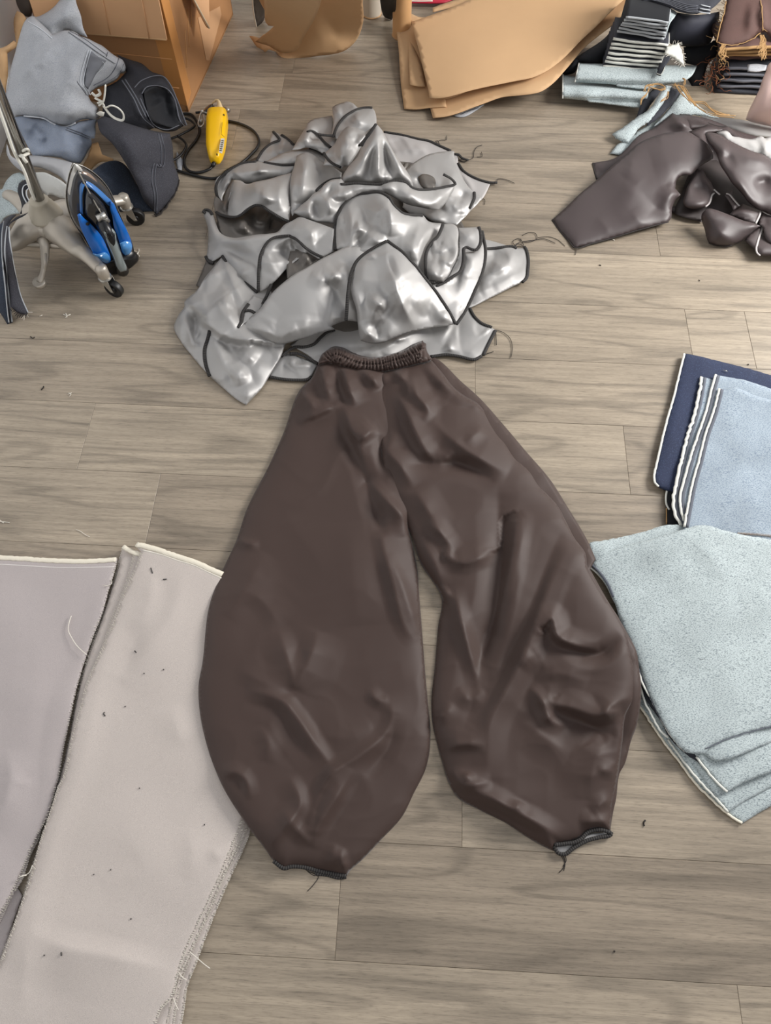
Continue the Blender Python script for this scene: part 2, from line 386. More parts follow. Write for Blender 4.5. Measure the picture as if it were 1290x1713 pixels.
def make_floor():
    A = radians(-3.0); ux = np.array([cos(A), sin(A)]); uy = np.array([-sin(A), cos(A)])
    def fr(px, py): p = P(px, py)[:2]; return p @ ux, p @ uy
    rows = ROWS; PW = .1835; V = []; Fc = []; UV = []; col = []
    y0 = fr(850, 600)[1]
    joints = {}
    for px, py in ((146, 723), (256, 851), (795, 635), (1048, 764), (565, 1540), (773, 1370), (400, 195), (1102, 410), (1258, 580), (1150, 545)):
        a, b_ = fr(px, py); joints.setdefault(math.floor((b_ - y0) / PW), []).append(a)
    rr = random.Random(5)
    for r in range(-12, 26):
        j = sorted(joints.get(r, [rr.uniform(-.6, .6)])); xs = list(j)
        while xs[0] > -4: xs.insert(0, xs[0] - 1.22)
        while xs[-1] < 4.5: xs.append(xs[-1] + 1.22)
        for a, b_ in zip(xs[:-1], xs[1:]):
            g = .00018; ya = y0 + r * PW + g; yb = y0 + (r + 1) * PW - g; a2, b2 = a + g, b_ - g; n = len(V); e2 = .0006; ou, ov = rr.uniform(0, 50), rr.uniform(0, 50)
            t = .5 + (rr.random() - .5) * .55; 
            for (x, y, z) in ((a2, ya, -e2), (b2, ya, -e2), (b2, yb, -e2), (a2, yb, -e2), (a2 + e2, ya + e2, 0), (b2 - e2, ya + e2, 0), (b2 - e2, yb - e2, 0), (a2 + e2, yb - e2, 0)):
                V.append((*(ux * x + uy * y), z)); UV.append((x + ou, y + ov)); col.append(t)
            Fc += [[n + 4, n + 5, n + 6, n + 7]] + [[n + i, n + (i + 1) % 4, n + 4 + (i + 1) % 4, n + 4 + i] for i in range(4)]
    o = link('floor', V, Fc, floor_mat(), smooth=False, uv=UV, origin=(0, 0, 0)); o['kind'] = 'structure'
    at = o.data.attributes.new('plank', 'FLOAT', 'POINT'); at.data.foreach_set('value', col)
    sub = MB(); sub.add(*box_v((0.2, 1.2, -.02), 9, 8, .036, A)); s2 = sub.build('floor_underlay', M['thread_dark'], o, smooth=False); s2['kind'] = 'structure'
ROWS = 30
make_floor()
# ================================================================ brown wide-leg trousers
cA = K(450, 540, 3.225); c6 = K(320, 850, 2.636); c7 = K(680, 850, 2.636); c3 = K(720, 560, 3)
def trousers():
    t = thing('trousers', 'dark brown balloon-leg trousers with gathered elastic waist, laid flat mid floor', 'trousers', tuple(P1(640, 1000)))
    bf = M['brown_fabric']
    # hidden back layer whose edge shows along the right leg
    back = FULL((720), 593) + c3(60, 140, 150, 230, 240, 310, 370, 455, 480, 585, 600, 725, 680, 850, 790, 1035, 830, 1125) + c7(810, 270, 880, 395, 945, 500, 985, 570, 1014, 630, 1028, 720, 1036, 800, 1015, 960, 992, 1022, 962, 1130, 940, 1170, 925, 1280, 912, 1340, 900, 1410, 840, 1430, 760, 1350, 700, 1000, 640, 500, 500, 100) + FULL(760, 700, 715, 620)
    sheet('trouser_back_panel', back, bf, t, step=6, z0=.003, anch=[(720, 600, .006), (840, 720, .003), (940, 840, .004), (975, 890, .012), (997, 935, .036), (1040, 1040, .036), (1071, 1150, .036), (1055, 1240, .008), (1025, 1360, .003), (800, 1100, .003)], R=.006, w=10, soft=(3, 30, 3), cr=[(c7(840, 230, 900, 400, 960, 520), 3, 8, 5), (c7(1014, 700, 1005, 900, 960, 1100), 4, 6, 6)])
    # left leg with the seat
    L = (FULL(540, 600) + cA(265, 225, 235, 290, 165, 365, 80, 590, 0, 770) + c6(245, 5, 200, 140, 140, 270, 80, 430, 50, 680, 32, 790, 50, 970, 130, 1210, 240, 1390, 330, 1510, 360, 1552)
         + c6(410, 1590, 440, 1580, 500, 1583, 560, 1598, 620, 1610, 685, 1622) + c6(700, 1600, 760, 1545, 830, 1470, 930, 1360, 980, 1260, 1030, 1160, 1050, 1080, 1055, 980, 1045, 870, 1030, 700, 1015, 500, 1003, 350, 1000, 290, 985, 200, 960, 60) + FULL(690, 850, 670, 780, 662, 700, 655, 640, 650, 605, 600, 606))
    crL = [(cA(285, 235, 300, 330, 330, 435), 11, 10, 6), (cA(265, 260, 290, 350, 350, 470), -4, 8, 8), (cA(400, 240, 425, 340, 465, 450), 11, 12, 5), (cA(345, 230, 370, 300, 380, 380), -5, 7, 7),
           (cA(480, 250, 560, 305, 592, 360), 10, 9, 7), (cA(400, 430, 300, 470, 155, 540), 8, 5, 14), (cA(165, 365, 225, 430, 245, 475), 7, 6, 9), (cA(160, 370, 110, 500, 60, 640), 3, 8, 8),
           (cA(405, 430, 440, 560, 480, 640, 505, 740, 535, 855), 11, 20, 7), (cA(575, 560, 480, 645), 8, 6, 14), (cA(535, 850, 640, 960, 725, 1060, 728, 1161), 11, 7, 15),
           (cA(360, 545, 400, 610, 480, 720, 540, 900, 600, 1160), -7, 14, 10), (cA(590, 600, 600, 700, 640, 840), -5, 8, 6), (cA(580, 960, 610, 1161), -3, 5, 6),
           (c6(820, 40, 850, 180, 885, 320, 950, 540, 1000, 590), 7, 14, 8), (c6(870, 200, 930, 340, 1000, 560), 5, 6, 10),
           (c6(560, 540, 520, 660, 455, 800), 7, 24, 10), (c6(380, 530, 430, 680, 455, 805), 6, 10, 16), (c6(200, 350, 300, 400, 400, 530), 3, 16, 10),
           (c6(240, 800, 400, 850, 470, 930, 560, 1060, 640, 1170), 9, 8, 22), (c6(230, 860, 380, 900, 440, 1000, 540, 1130), -5, 10, 10),
           (c6(860, 820, 885, 930, 850, 1000, 740, 1090, 620, 1170, 560, 1280, 520, 1440), 9, 16, 8), (c6(900, 900, 870, 1050, 760, 1180), -5, 9, 16),
           (c6(130, 1185, 190, 1165, 235, 1195, 262, 1285), 4, 8, 5), (c6(150, 1215, 200, 1200, 225, 1250), -2, 6, 6), (c6(710, 1150, 660, 1240, 560, 1400, 535, 1500), 8, 9, 18), (c6(620, 1180, 560, 1300, 530, 1420), -5, 9, 9),
           (c6(430, 1180, 480, 1300, 430, 1390, 340, 1500), 7, 8, 14), (c6(400, 1330, 470, 1420, 530, 1480), 4, 7, 9), (c6(660, 1500, 672, 1570, 700, 1600), 5, 5, 8), (c6(640, 1480, 600, 1600), 3, 8, 8),
           (c6(200, 135, 230, 150, 300, 160), 4, 4, 6), (c6(200, 700, 300, 760, 420, 800), 3, 14, 10), (c6(780, 800, 830, 850, 870, 850), 4, 7, 7), (c6(330, 200, 250, 330, 150, 480), 4, 22, 14), (c6(300, 960, 340, 1040, 330, 1120), 3, 10, 10),
           (c6(700, 60, 720, 300, 740, 520), 5, 60, 40), (c6(560, 1000, 700, 1010, 800, 960), 3, 20, 20)]
    leg = sheet('trouser_leg', L, bf, t, step=4, z0=.003, anch=[(540, 600, .014), (660, 620, .012), (440, 800, .006), (396, 903, .012), (352, 1000, .030), (335, 1100, .034), (333, 1190, .034), (372, 1320, .034), (425, 1400, .030), (470, 1450, .012), (585, 1457, .004), (540, 1300, .012), (715, 1260, .003), (716, 1100, .003), (690, 900, .004), (650, 720, .01), (520, 1000, .01)], R=.016, w=14, soft=(9, 120, 8), crum=(3.5, 60, 4), cr=[(c[0], c[1] * 1.9) + tuple(c[2:]) for c in crL])
    # right leg, lying over the left at the crotch
    R = (cA(600, 262, 590, 340, 596, 450, 600, 640, 610, 760, 640, 860, 670, 930, 700, 1000, 740, 1090, 770, 1150) + c7(60, 240, 155, 400, 140, 520, 125, 700, 110, 850, 115, 950, 135, 1040, 160, 1130, 190, 1220, 230, 1280, 320, 1330, 440, 1390, 530, 1450, 600, 1490, 650, 1512)
         + c7(665, 1478, 720, 1470, 760, 1455, 800, 1425, 850, 1412, 900, 1425) + c7(903, 1380, 910, 1300, 935, 1170, 955, 1010, 965, 920, 1003, 840, 1003, 720, 985, 620, 975, 570, 940, 490, 880, 400, 800, 262, 790, 200, 740, 130, 705, 60)
         + c3(640, 860, 560, 770, 500, 680, 430, 615, 380, 545, 340, 500, 240, 345, 180, 310, 120, 265, 60, 190, 0, 120) + cA(870, 205, 800, 215, 700, 235))
    crR = [(cA(600, 300, 596, 450, 603, 640, 620, 800, 660, 900), 8, 4, 8), (cA(620, 270, 600, 330), 5, 6, 6), (cA(680, 255, 715, 295, 750, 300), 8, 10, 5), (cA(690, 380, 740, 470, 790, 590, 845, 690, 905, 752), 11, 20, 7),
           (cA(740, 290, 750, 380, 745, 420), 5, 8, 5), (cA(765, 280, 800, 390, 855, 460, 860, 480, 830, 530), 9, 10, 7), (cA(840, 220, 940, 320, 1030, 365, 1115, 440, 1100, 470), 9, 8, 10), (cA(810, 240, 880, 330, 960, 400), -4, 12, 12),
           (cA(880, 520, 1000, 640, 1160, 745, 1290, 810), 10, 26, 10), (cA(720, 765, 900, 755, 1060, 770, 1220, 860), -7, 8, 12), (cA(870, 745, 910, 752, 1000, 690), 5, 8, 8), (cA(1060, 645, 1100, 610, 1160, 560), 4, 8, 8),
           (cA(690, 590, 640, 690, 700, 760, 780, 890), 8, 14, 8), (cA(780, 890, 900, 1080, 950, 1160), 6, 14, 10), (c7(90, 60, 150, 110, 210, 192), 7, 9, 8), (c7(155, 215, 250, 238, 405, 185), 8, 14, 9), (c7(210, 195, 155, 215), 5, 7, 7), (c7(60, 130, 130, 260, 150, 380), 5, 10, 12),
           (c3(340, 760, 345, 900, 350, 1060) + c7(425, 60, 400, 400, 330, 660, 285, 880, 250, 990), -13, 13, 16), (c7(495, 0, 470, 180, 430, 380, 390, 560), 8, 12, 12), (c7(540, 20, 500, 180, 440, 420), 3, 12, 18),
           (c7(690, 90, 620, 260, 560, 420, 460, 620, 340, 880, 280, 960), -10, 15, 14), (c7(720, 150, 640, 310, 580, 470, 520, 640, 440, 800, 370, 950, 358, 1200), 12, 14, 26),
           (c7(590, 560, 596, 515, 640, 488, 662, 560, 740, 605, 850, 622), 11, 12, 6), (c7(680, 590, 780, 640, 860, 640, 950, 560), -9, 9, 10), (c7(612, 520, 600, 550), -4, 5, 5),
           (c7(540, 790, 585, 830, 640, 940, 700, 965), 9, 7, 9), (c7(630, 770, 636, 850, 720, 880, 860, 912, 900, 870, 1000, 835), 10, 14, 8), (c7(660, 870, 780, 940, 860, 1000, 880, 1080), -8, 12, 26), (c7(500, 930, 620, 1020, 720, 1080), 4, 14, 18), (c7(560, 740, 690, 730, 800, 770), 4, 18, 14),
           (c7(860, 910, 950, 900), 6, 8, 8), (c7(960, 920, 955, 1040, 930, 1170), 6, 8, 8), (c7(940, 1170, 880, 1160, 840, 1150), 4, 6, 9), (c7(918, 1290, 870, 1300, 820, 1340), 5, 6, 9), (c7(905, 1385, 830, 1385, 760, 1380), 6, 6, 10), (c7(900, 1000, 830, 1130, 810, 1290), 6, 20, 26),
           (c7(210, 350, 235, 470, 275, 620, 310, 780, 282, 842), 9, 8, 9), (c7(150, 400, 190, 360), 6, 8, 8), (c7(230, 790, 280, 845, 340, 800), 5, 9, 9), (c7(120, 930, 170, 910, 200, 860), 4, 7, 7), (c7(350, 1048, 250, 1040, 160, 1060), 6, 6, 14), (c7(200, 1150, 240, 1210, 290, 1220, 375, 1205), 8, 12, 7), (c7(270, 1160, 262, 1210), 5, 7, 7),
           (c7(230, 1230, 360, 1270, 480, 1340, 560, 1380, 700, 1470), 9, 10, 12), (c7(290, 1290, 420, 1350, 600, 1450), -4, 7, 7), (c7(480, 1340, 500, 1290), 4, 8, 8), (c7(620, 720, 560, 600), 3, 12, 12), (c7(500, 700, 560, 640), 3, 12, 12)]
    rleg = sheet('trouser_leg', R, bf, t, step=4, z0=.008, anch=[(650, 620, .014), (723, 600, .012), (800, 663, .006), (920, 800, .006), (960, 870, .02), (990, 950, .040), (1037, 1040, .042), (1062, 1110, .042), (1066, 1160, .036), (1050, 1240, .014), (1028, 1340, .006), (940, 1428, .005), (850, 1377, .004), (740, 1280, .004), (725, 1150, .004), (740, 1000, .006), (690, 890, .010), (880, 1100, .012), (640, 740, .012)], R=.017, w=14, soft=(8, 120, 21), crum=(3.5, 55, 9), cr=[(c[0], c[1] * 1.9) + tuple(c[2:]) for c in crR])
    # gathered waistband
    top = cA(290, 165, 345, 135, 400, 140, 450, 165, 520, 185, 590, 185, 650, 170, 720, 150, 780, 120, 825, 100, 848, 112, 852, 150, 880, 195)
    bot = cA(870, 205, 800, 225, 720, 245, 640, 262, 560, 268, 480, 258, 400, 240, 320, 222, 262, 232, 270, 200)
    crW = []; tq = catmull(top, 3.3); bq = catmull(bot[:8][::-1], 3.3)
    bo = outline(top + bot, 4)
    tl = catmull(top[:11], 1.0); 
    def fw(X, Y, D=None):
        X = np.asarray(X, float); Y = np.asarray(Y, float)
        if D is None: D = seg_dist(X, Y, bo, True)[0]
        d, s, tt = seg_dist(X, Y, tl, False); ph = tt * 19 * 2 * pi + (vn(X, Y * .6, 14, 3) - .5) * 3.2 + (vn(X, Y * .3, 40, 6) - .5) * 5
        g = np.abs(np.sin(ph / 1.0)) ** .8; n2 = vn(X * 1.6, Y * .5, 5, 9)
        line = np.exp(-((d - 11.5) / 1.6) ** 2) + np.exp(-((d - 3) / 1.5) ** 2) * .6
        return .020 + .012 * (1 - np.exp(-D / 7)) + (.0095 * g + .003 * n2) * (1 - np.exp(-D / 2.5)) - .005 * line
    sheet('waistband', top + bot, bf, t, step=2.0, fn=fw)
    inner = cA(300, 160, 345, 128, 400, 133, 450, 158, 520, 178, 590, 178, 650, 163, 720, 143, 780, 113, 830, 95, 840, 120, 700, 190, 590, 215, 450, 200, 330, 180)
    sheet('waistband_back', inner, bf, t, step=3, z0=.012, R=.006, w=5, crum=(6, 7, 4))
    # hems: a dark overlocked ring at each cuff, silver lining inside the right one
    f1 = o_f[leg.name]; edge(leg, c6(362, 1555, 410, 1588, 440, 1580, 500, 1584, 560, 1600, 620, 1612, 684, 1623), name='hem', r=.0036, dz=.002, parent=t, flat=.7)
    edge(leg, c6(545, 1612, 600, 1618, 650, 1630, 684, 1626), name='hem', r=.003, dz=-.003, parent=t, flat=.7)
    sheet('hem_lining', c7(648, 1484, 700, 1486, 740, 1470, 800, 1440, 850, 1432, 902, 1428, 904, 1440, 860, 1446, 800, 1466, 740, 1500, 700, 1526, 668, 1524), M['silver_fabric'], t, step=3, z0=.003, R=.001)
    edge(rleg, c7(652, 1486, 700, 1480, 735, 1476, 770, 1460, 800, 1430, 850, 1418, 903, 1432), name='hem', r=.0034, dz=.002, parent=t, flat=.8)
    edge(rleg, c7(652, 1490, 668, 1520, 700, 1526, 735, 1500, 800, 1465, 850, 1452, 902, 1440, 904, 1428), name='hem', r=.0034, dz=.001, parent=t, flat=.8, f=lambda X, Y: np.full(np.shape(X), .006))
    for k, (p, r) in enumerate([(c7(690, 1528, 700, 1560, 690, 1590, 672, 1608), .0007), (c7(700, 1528, 705, 1555, 690, 1580), .0005), (c7(680, 1530, 690, 1545, 700, 1570, 694, 1600), .0005),
                                (c6(510, 1600, 560, 1625, 540, 1660, 512, 1690), .0006), (c6(500, 1590, 530, 1615, 545, 1622), .0005)]):
        tube_obj('thread', thread_pts(p), r, M['thread_dark'], t, smooth=False, seg=5)
trousers()
# ================================================================ heap of silver-coated cut pieces
Z = K(280, 160, 2.0806); q1 = K(330, 160, 4.9615); q2 = K(570, 160, 4.7778); q3 = K(330, 320, 4.7778); q4 = K(560, 320, 3.794); q5 = K(280, 480, 4.607); q6 = K(520, 440, 3.794)
def facets(out, n, seed, lo=30, hi=85, amp=3.6):
    r = random.Random(seed); q = np.array(out); x0, y0 = q.min(0); x1, y1 = q.max(0); res = []; base = r.uniform(0, pi)
    k = 0
    while len(res) < n and k < 400:
        k += 1; x = r.uniform(x0, x1); y = r.uniform(y0, y1)
        if not inside(np.array([x]), np.array([y]), q)[0]: continue
        a = base + r.gauss(0, .7); l = r.uniform(lo, hi); b = a + r.uniform(-.5, .5); c, s = cos(a) * l / 2, sin(a) * l / 2
        w1, w2 = r.uniform(2, 4), r.uniform(10, 22)
        if r.random() < .5: w1, w2 = w2, w1
        res.append(([(x - c, y - s), (x + r.uniform(-3, 3), y + r.uniform(-3, 3)), (x + cos(b) * l / 2, y + sin(b) * l / 2)], amp * r.uniform(.5, 1.4) * (1 if r.random() < .75 else -1), w1, w2))
    return res
def silver(label, out, edges=(), seams=(), m='silver_fabric', **kw):
    kw.setdefault('R', .012); kw.setdefault('w', 9); kw['R'] *= .42; kw.setdefault('step', 3.0); 
    kw['cr'] = [(c[0], c[1] * 1.6) + tuple(c[2:]) for c in kw.get('cr', ())] + facets(out, max(3, int(np.prod(np.ptp(np.array(out), axis=0)) / 3200)), len(out) * 7 + len(label))
    o = sheet('silver_cloth_piece', out, M[m], label=label, cat='fabric piece', group='silver cloth pieces heaped on the floor', **kw)
    for p in edges: edge(o, p, r=.0043, step=3, flat=.6)
    for p in seams: edge(o, p, r=.0042, name='seam', step=3, dz=.003)
    return o
def pile():
    # lowest pieces, flat on the floor
    silver('flat silver cloth piece at the far right of the heap, lying under all others there',
        q2(300, 285, 350, 292, 480, 312, 640, 350, 700, 360, 780, 395, 880, 440, 940, 470, 940, 540, 980, 600, 1080, 660, 1200, 697, 1140, 815, 1100, 850, 980, 900, 700, 880, 500, 700, 300, 600, 250, 400),
        [q2(345, 290, 480, 312, 640, 350, 700, 360, 780, 395, 880, 440), q2(905, 468, 940, 470, 970, 500, 1020, 515), q2(940, 540, 980, 600, 1080, 660, 1200, 695, 1252, 695)],
        m='grey_lining', z0=.004, R=.004, w=6, cr=[(q2(420, 450, 560, 430, 680, 440), 4, 7, 5), (q2(960, 610, 1020, 690, 1068, 765), 3, 3, 3), (q2(590, 400, 660, 430, 700, 470), 3, 4, 4)])
    silver('silver cloth piece sticking out right of the heap with a squared overlocked end',
        q4(780, 300, 950, 305, 1100, 345, 1130, 352, 1160, 362, 1212, 355, 1230, 430, 1226, 500, 1216, 552, 1120, 610, 980, 680, 860, 738, 760, 760, 700, 600),
        [q4(955, 365, 1040, 358, 1130, 350, 1155, 362), q4(1205, 352, 1214, 365, 1229, 430, 1226, 500, 1216, 552, 1190, 578)],
        z0=.010, R=.008, cr=[(q4(1150, 360, 1115, 420, 1092, 470, 1000, 520, 900, 570), 10, 9, 12), (q4(1000, 440, 1050, 470, 1095, 470), 6, 8, 8), (q4(960, 400, 1040, 420, 1100, 400), -5, 10, 8), (q4(1210, 490, 1080, 570, 930, 640), 5, 12, 8), (q4(1000, 600, 900, 650, 860, 680), 4, 8, 8)])
    silver('flat silver cloth piece under the front of the heap, touching the trouser waistband',
        q6(1000, 262, 1030, 320, 1060, 365, 1095, 388, 1140, 405, 1172, 425, 1130, 510, 1092, 585, 1065, 600, 1038, 612, 950, 596, 860, 582, 760, 592, 500, 640, 300, 640, 40, 640, 0, 600, -60, 560, -130, 520, -60, 470, 100, 420, 300, 360, 600, 300, 900, 250),
        [q6(1000, 265, 1035, 335, 1085, 382, 1150, 408), q6(1172, 428, 1130, 510, 1095, 585), q6(1085, 590, 1038, 612, 950, 594, 860, 582, 760, 594), q5(940, 515, 990, 512, 1050, 530, 1105, 560, 1160, 592), q5(1290, 330, 1230, 350, 1180, 390, 1130, 440, 1060, 462, 980, 465, 920, 500, 880, 535)],
        z0=.006, R=.006, w=7, cr=[(q6(340, 590, 480, 530, 640, 450, 760, 410), 12, 16, 9), (q6(420, 520, 350, 560, 250, 570), 6, 9, 9), (q6(555, 470, 560, 500), 6, 5, 7), (q6(860, 510, 885, 530, 880, 570), 7, 6, 9), (q6(900, 540, 1000, 560, 1080, 590), 3, 10, 10), (q6(1110, 420, 1125, 440), 3, 9, 9)])
    silver('silver cloth piece peeking out left of the trouser waistband, with a small folded white triangle',
        q5(880, 525, 935, 512, 1040, 545, 1165, 592, 1130, 650, 1110, 690, 1080, 712, 990, 716, 900, 712, 785, 690, 800, 620), [q5(785, 692, 900, 712, 990, 717, 1080, 712, 1112, 690)],
        z0=.004, R=.003, w=6, cr=[(q5(940, 612, 1030, 606, 1140, 600), 6, 6, 4), (q5(980, 530, 950, 610), 7, 3, 9), (q5(1035, 540, 1040, 600), -6, 4, 4)])
    silver('grey middle layer of silver cloth holding up the centre of the heap, mostly hidden',
        Z(240, 260, 430, 170, 560, 130, 700, 180, 900, 260, 960, 340, 1020, 430, 1050, 520, 1000, 680, 900, 800, 620, 830, 300, 800, 180, 700, 100, 660, 140, 560, 180, 420),
        m='silver_shade', z0=.004, R=.03, w=30, crum=(10, 40, 3))
    # bottom left
    silver('large pale silver cloth piece folded to a point at the lower left of the heap',
        q3(330, 440, 200, 525, 120, 620, 60, 690) + q5(225, 30, 160, 85, 130, 120, 132, 150, 90, 210, 65, 260, 50, 312, 110, 430, 200, 545, 320, 682, 430, 780, 540, 872, 607, 910, 665, 850, 712, 800, 750, 750, 782, 695, 830, 610, 872, 545, 918, 435, 1000, 380, 900, 200) + q3(700, 600, 520, 470),
        seams=[q5(325, 335, 310, 400, 288, 470, 285, 520, 295, 600, 325, 688)],
        z0=.018, R=.016, w=10, anch=[(300, 545, .008), (345, 625, .005), (412, 677, .004), (480, 590, .014), (372, 440, .025), (440, 470, .015), (400, 560, .03), (330, 500, .03), (470, 540, .012), (450, 630, .008)],
        cr=[(q5(160, 85, 205, 150, 250, 232, 350, 310, 460, 380, 620, 410), 16, 40, 5, 's'), (q5(180, 150, 215, 220, 215, 330, 205, 440), -22, 9, 9), (q5(130, 240, 165, 330, 205, 435, 250, 430), 12, 8, 5), (q5(250, 240, 235, 330, 240, 430), 12, 6, 8), (q5(90, 210, 100, 300, 110, 430), 5, 6, 8),
            (q5(340, 345, 400, 480, 430, 580, 485, 700), 9, 12, 12), (q5(400, 400, 470, 470, 520, 585), -13, 13, 8), (q5(440, 400, 500, 480, 520, 580), 7, 6, 12), (q5(550, 490, 610, 530, 682, 582), 9, 12, 8), (q5(600, 600, 540, 660, 482, 700), 9, 10, 16), (q5(490, 700, 580, 700, 650, 680), 5, 8, 10),
            (q5(640, 690, 690, 640, 730, 560), 4, 12, 14), (q5(350, 50, 400, 150, 480, 260, 540, 320), 10, 14, 10), (q5(500, 30, 520, 130, 560, 220), -6, 5, 7), (q5(420, 30, 470, 180, 540, 300), 5, 7, 7), (q3(30, 700, 120, 660, 200, 700), 5, 9, 9), (q3(180, 740, 250, 830, 270, 940), 5, 9, 9), (q3(210, 540, 270, 680, 320, 800, 380, 910), 9, 12, 6), (q5(600, 880, 620, 820, 600, 760), 5, 12, 12)])
    silver('narrow silver strip of cloth tucked beside the large front fold, left of centre',
        q5(660, 65, 745, 90, 735, 130, 700, 200, 650, 265, 600, 275, 555, 320, 540, 312, 575, 250, 600, 150), [q5(800, -20, 770, 60, 735, 130), q5(595, 185, 640, 182, 680, 205), q5(625, 130, 580, 200, 570, 270, 540, 315)], z0=.055, R=.006, w=5)
    # the hollow bag-like piece, left
    silver('shadowed grey inside of the hollow silver cloth at the left of the heap',
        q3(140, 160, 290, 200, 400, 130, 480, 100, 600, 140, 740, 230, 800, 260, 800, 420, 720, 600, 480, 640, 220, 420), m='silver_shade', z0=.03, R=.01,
        cr=[(q3(370, 190, 380, 270, 400, 350), 12, 6, 8), (q3(400, 190, 470, 190, 480, 240, 600, 235), 9, 7, 4), (q3(550, 250, 620, 270, 640, 320), -14, 14, 14), (q3(370, 200, 320, 330), 10, 6, 6)])
    silver('silver cloth sack of folds with open dark hollow, at the left edge of the heap',
        q3(62, 150, 50, 185, 66, 230, 85, 300, 88, 370, 80, 470, 70, 545, 125, 562, 200, 515, 260, 600, 310, 670, 400, 745, 482, 808, 505, 802, 620, 720, 720, 610, 800, 545, 880, 490, 975, 545, 1010, 525, 1088, 480, 1095, 300, 1000, 265, 900, 230, 820, 205, 760, 235, 700, 265, 640, 325, 560, 340, 480, 345, 400, 358, 300, 372, 220, 355, 180, 325, 150, 260, 125, 190, 100, 160),
        [q3(65, 175, 48, 165, 62, 148, 95, 152, 120, 185), q3(200, 515, 260, 600, 310, 670, 400, 745, 482, 808), q3(735, 355, 800, 390, 870, 455, 940, 500, 1010, 530), q3(68, 520, 90, 560, 130, 575)],
        [q3(488, 800, 490, 700, 494, 600, 510, 500, 560, 410, 610, 372, 680, 358, 735, 355)],
        z0=.06, R=.014, w=8, anch=[(345, 355, .03), (345, 430, .006), (430, 485, .03), (500, 375, .085), (555, 405, .085), (400, 395, .06), (470, 460, .05), (440, 400, .075)],
        cr=[(q3(90, 200, 110, 290, 180, 340, 300, 372, 480, 350, 640, 325), 9, 5, 12), (q3(180, 430, 300, 500, 400, 560, 490, 590), -12, 12, 9), (q3(185, 470, 300, 540, 480, 605), 8, 6, 10), (q3(540, 520, 580, 490), 4, 6, 6), (q3(500, 570, 600, 575, 720, 550), 5, 8, 8), (q3(330, 690, 370, 650, 360, 620), 5, 7, 7),
            (q3(820, 205, 770, 300, 735, 355), 6, 16, 10), (q3(740, 360, 745, 460, 725, 600), 9, 14, 3), (q3(820, 210, 900, 330, 960, 400), 9, 26, 12), (q3(740, 370, 800, 470, 860, 500), -18, 5, 20), (q3(770, 470, 720, 560), -10, 8, 14)])
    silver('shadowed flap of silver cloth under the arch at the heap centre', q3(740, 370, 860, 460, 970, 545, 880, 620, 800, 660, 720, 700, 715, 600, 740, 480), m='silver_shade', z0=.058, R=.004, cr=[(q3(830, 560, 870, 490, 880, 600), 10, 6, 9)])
    # upper left pieces
    silver('small silver cloth flap with two overlocked corners, at the upper left edge of the heap',
        q1(630, 298, 690, 322, 760, 370, 805, 412, 780, 470, 720, 520, 600, 560, 488, 546, 520, 470, 560, 425, 600, 395, 605, 340), [q1(630, 298, 660, 330, 686, 365), q1(686, 368, 610, 400, 540, 460, 490, 545), q1(700, 325, 750, 360, 803, 410)],
        z0=.02, R=.006, w=6, cr=[(q1(690, 370, 720, 400, 700, 480), 9, 9, 6), (q1(750, 380, 700, 460), -5, 6, 8), (q1(640, 400, 620, 500), 4, 10, 10)])
    silver('silver cloth roll curving round the far left shoulder of the heap',
        q1(160, 690, 230, 640, 300, 595, 370, 562, 430, 550, 490, 545, 560, 552, 700, 570, 830, 562, 800, 620, 760, 650, 600, 692, 410, 733, 340, 715, 290, 695, 250, 760, 215, 830, 205, 905, 165, 850, 146, 770), [q1(490, 548, 430, 552, 370, 562, 300, 598, 240, 640, 185, 690, 155, 760, 165, 830, 205, 900), q1(555, 552, 620, 565, 700, 575, 825, 572)],
        z0=.035, R=.022, w=10, anch=[(365, 330, .012), (372, 300, .03), (430, 275, .045), (490, 275, .06), (410, 305, .03)],
        cr=[(q1(300, 660, 400, 640, 520, 620, 700, 600), 8, 12, 14), (q1(520, 600, 525, 650), 5, 5, 7), (q1(250, 640, 200, 720, 190, 820), -9, 6, 8), (q1(215, 790, 260, 750, 285, 700), 9, 6, 4)])
    silver('wide silver cloth band crossing the heap below the upper flaps',
        q1(555, 552, 620, 520, 700, 480, 800, 450, 910, 430, 980, 450, 1045, 480, 1100, 520, 1060, 600, 900, 640, 830, 575, 700, 578), [q1(930, 437, 990, 455, 1048, 490)], z0=.05, R=.012, cr=[(q1(600, 545, 760, 490, 900, 450), 7, 14, 14), (q1(830, 500, 840, 560), 4, 5, 5)])
    silver('upright fold of silver cloth at the far middle of the heap, with raised rounded top',
        q1(1120, 100, 1140, 82, 1190, 62, 1250, 48, 1275, 55) + q2(100, 62, 145, 100, 185, 97, 235, 95, 262, 108, 275, 130, 285, 222, 260, 270, 200, 300, 100, 420, 0, 420) + q1(1200, 400, 1140, 345, 1115, 330, 1130, 215),
        [q2(252, 97, 225, 95, 145, 105, 80, 135, 20, 180, -30, 250, -60, 330) , q1(1000, 322, 1060, 328, 1135, 335)], z0=.08, R=.022, w=9, cr=[(q1(1125, 110, 1150, 130, 1200, 125), 5, 8, 8), (q2(100, 150, 140, 200, 160, 260), 6, 9, 9), (q2(145, 105, 90, 60), 6, 5, 9)])
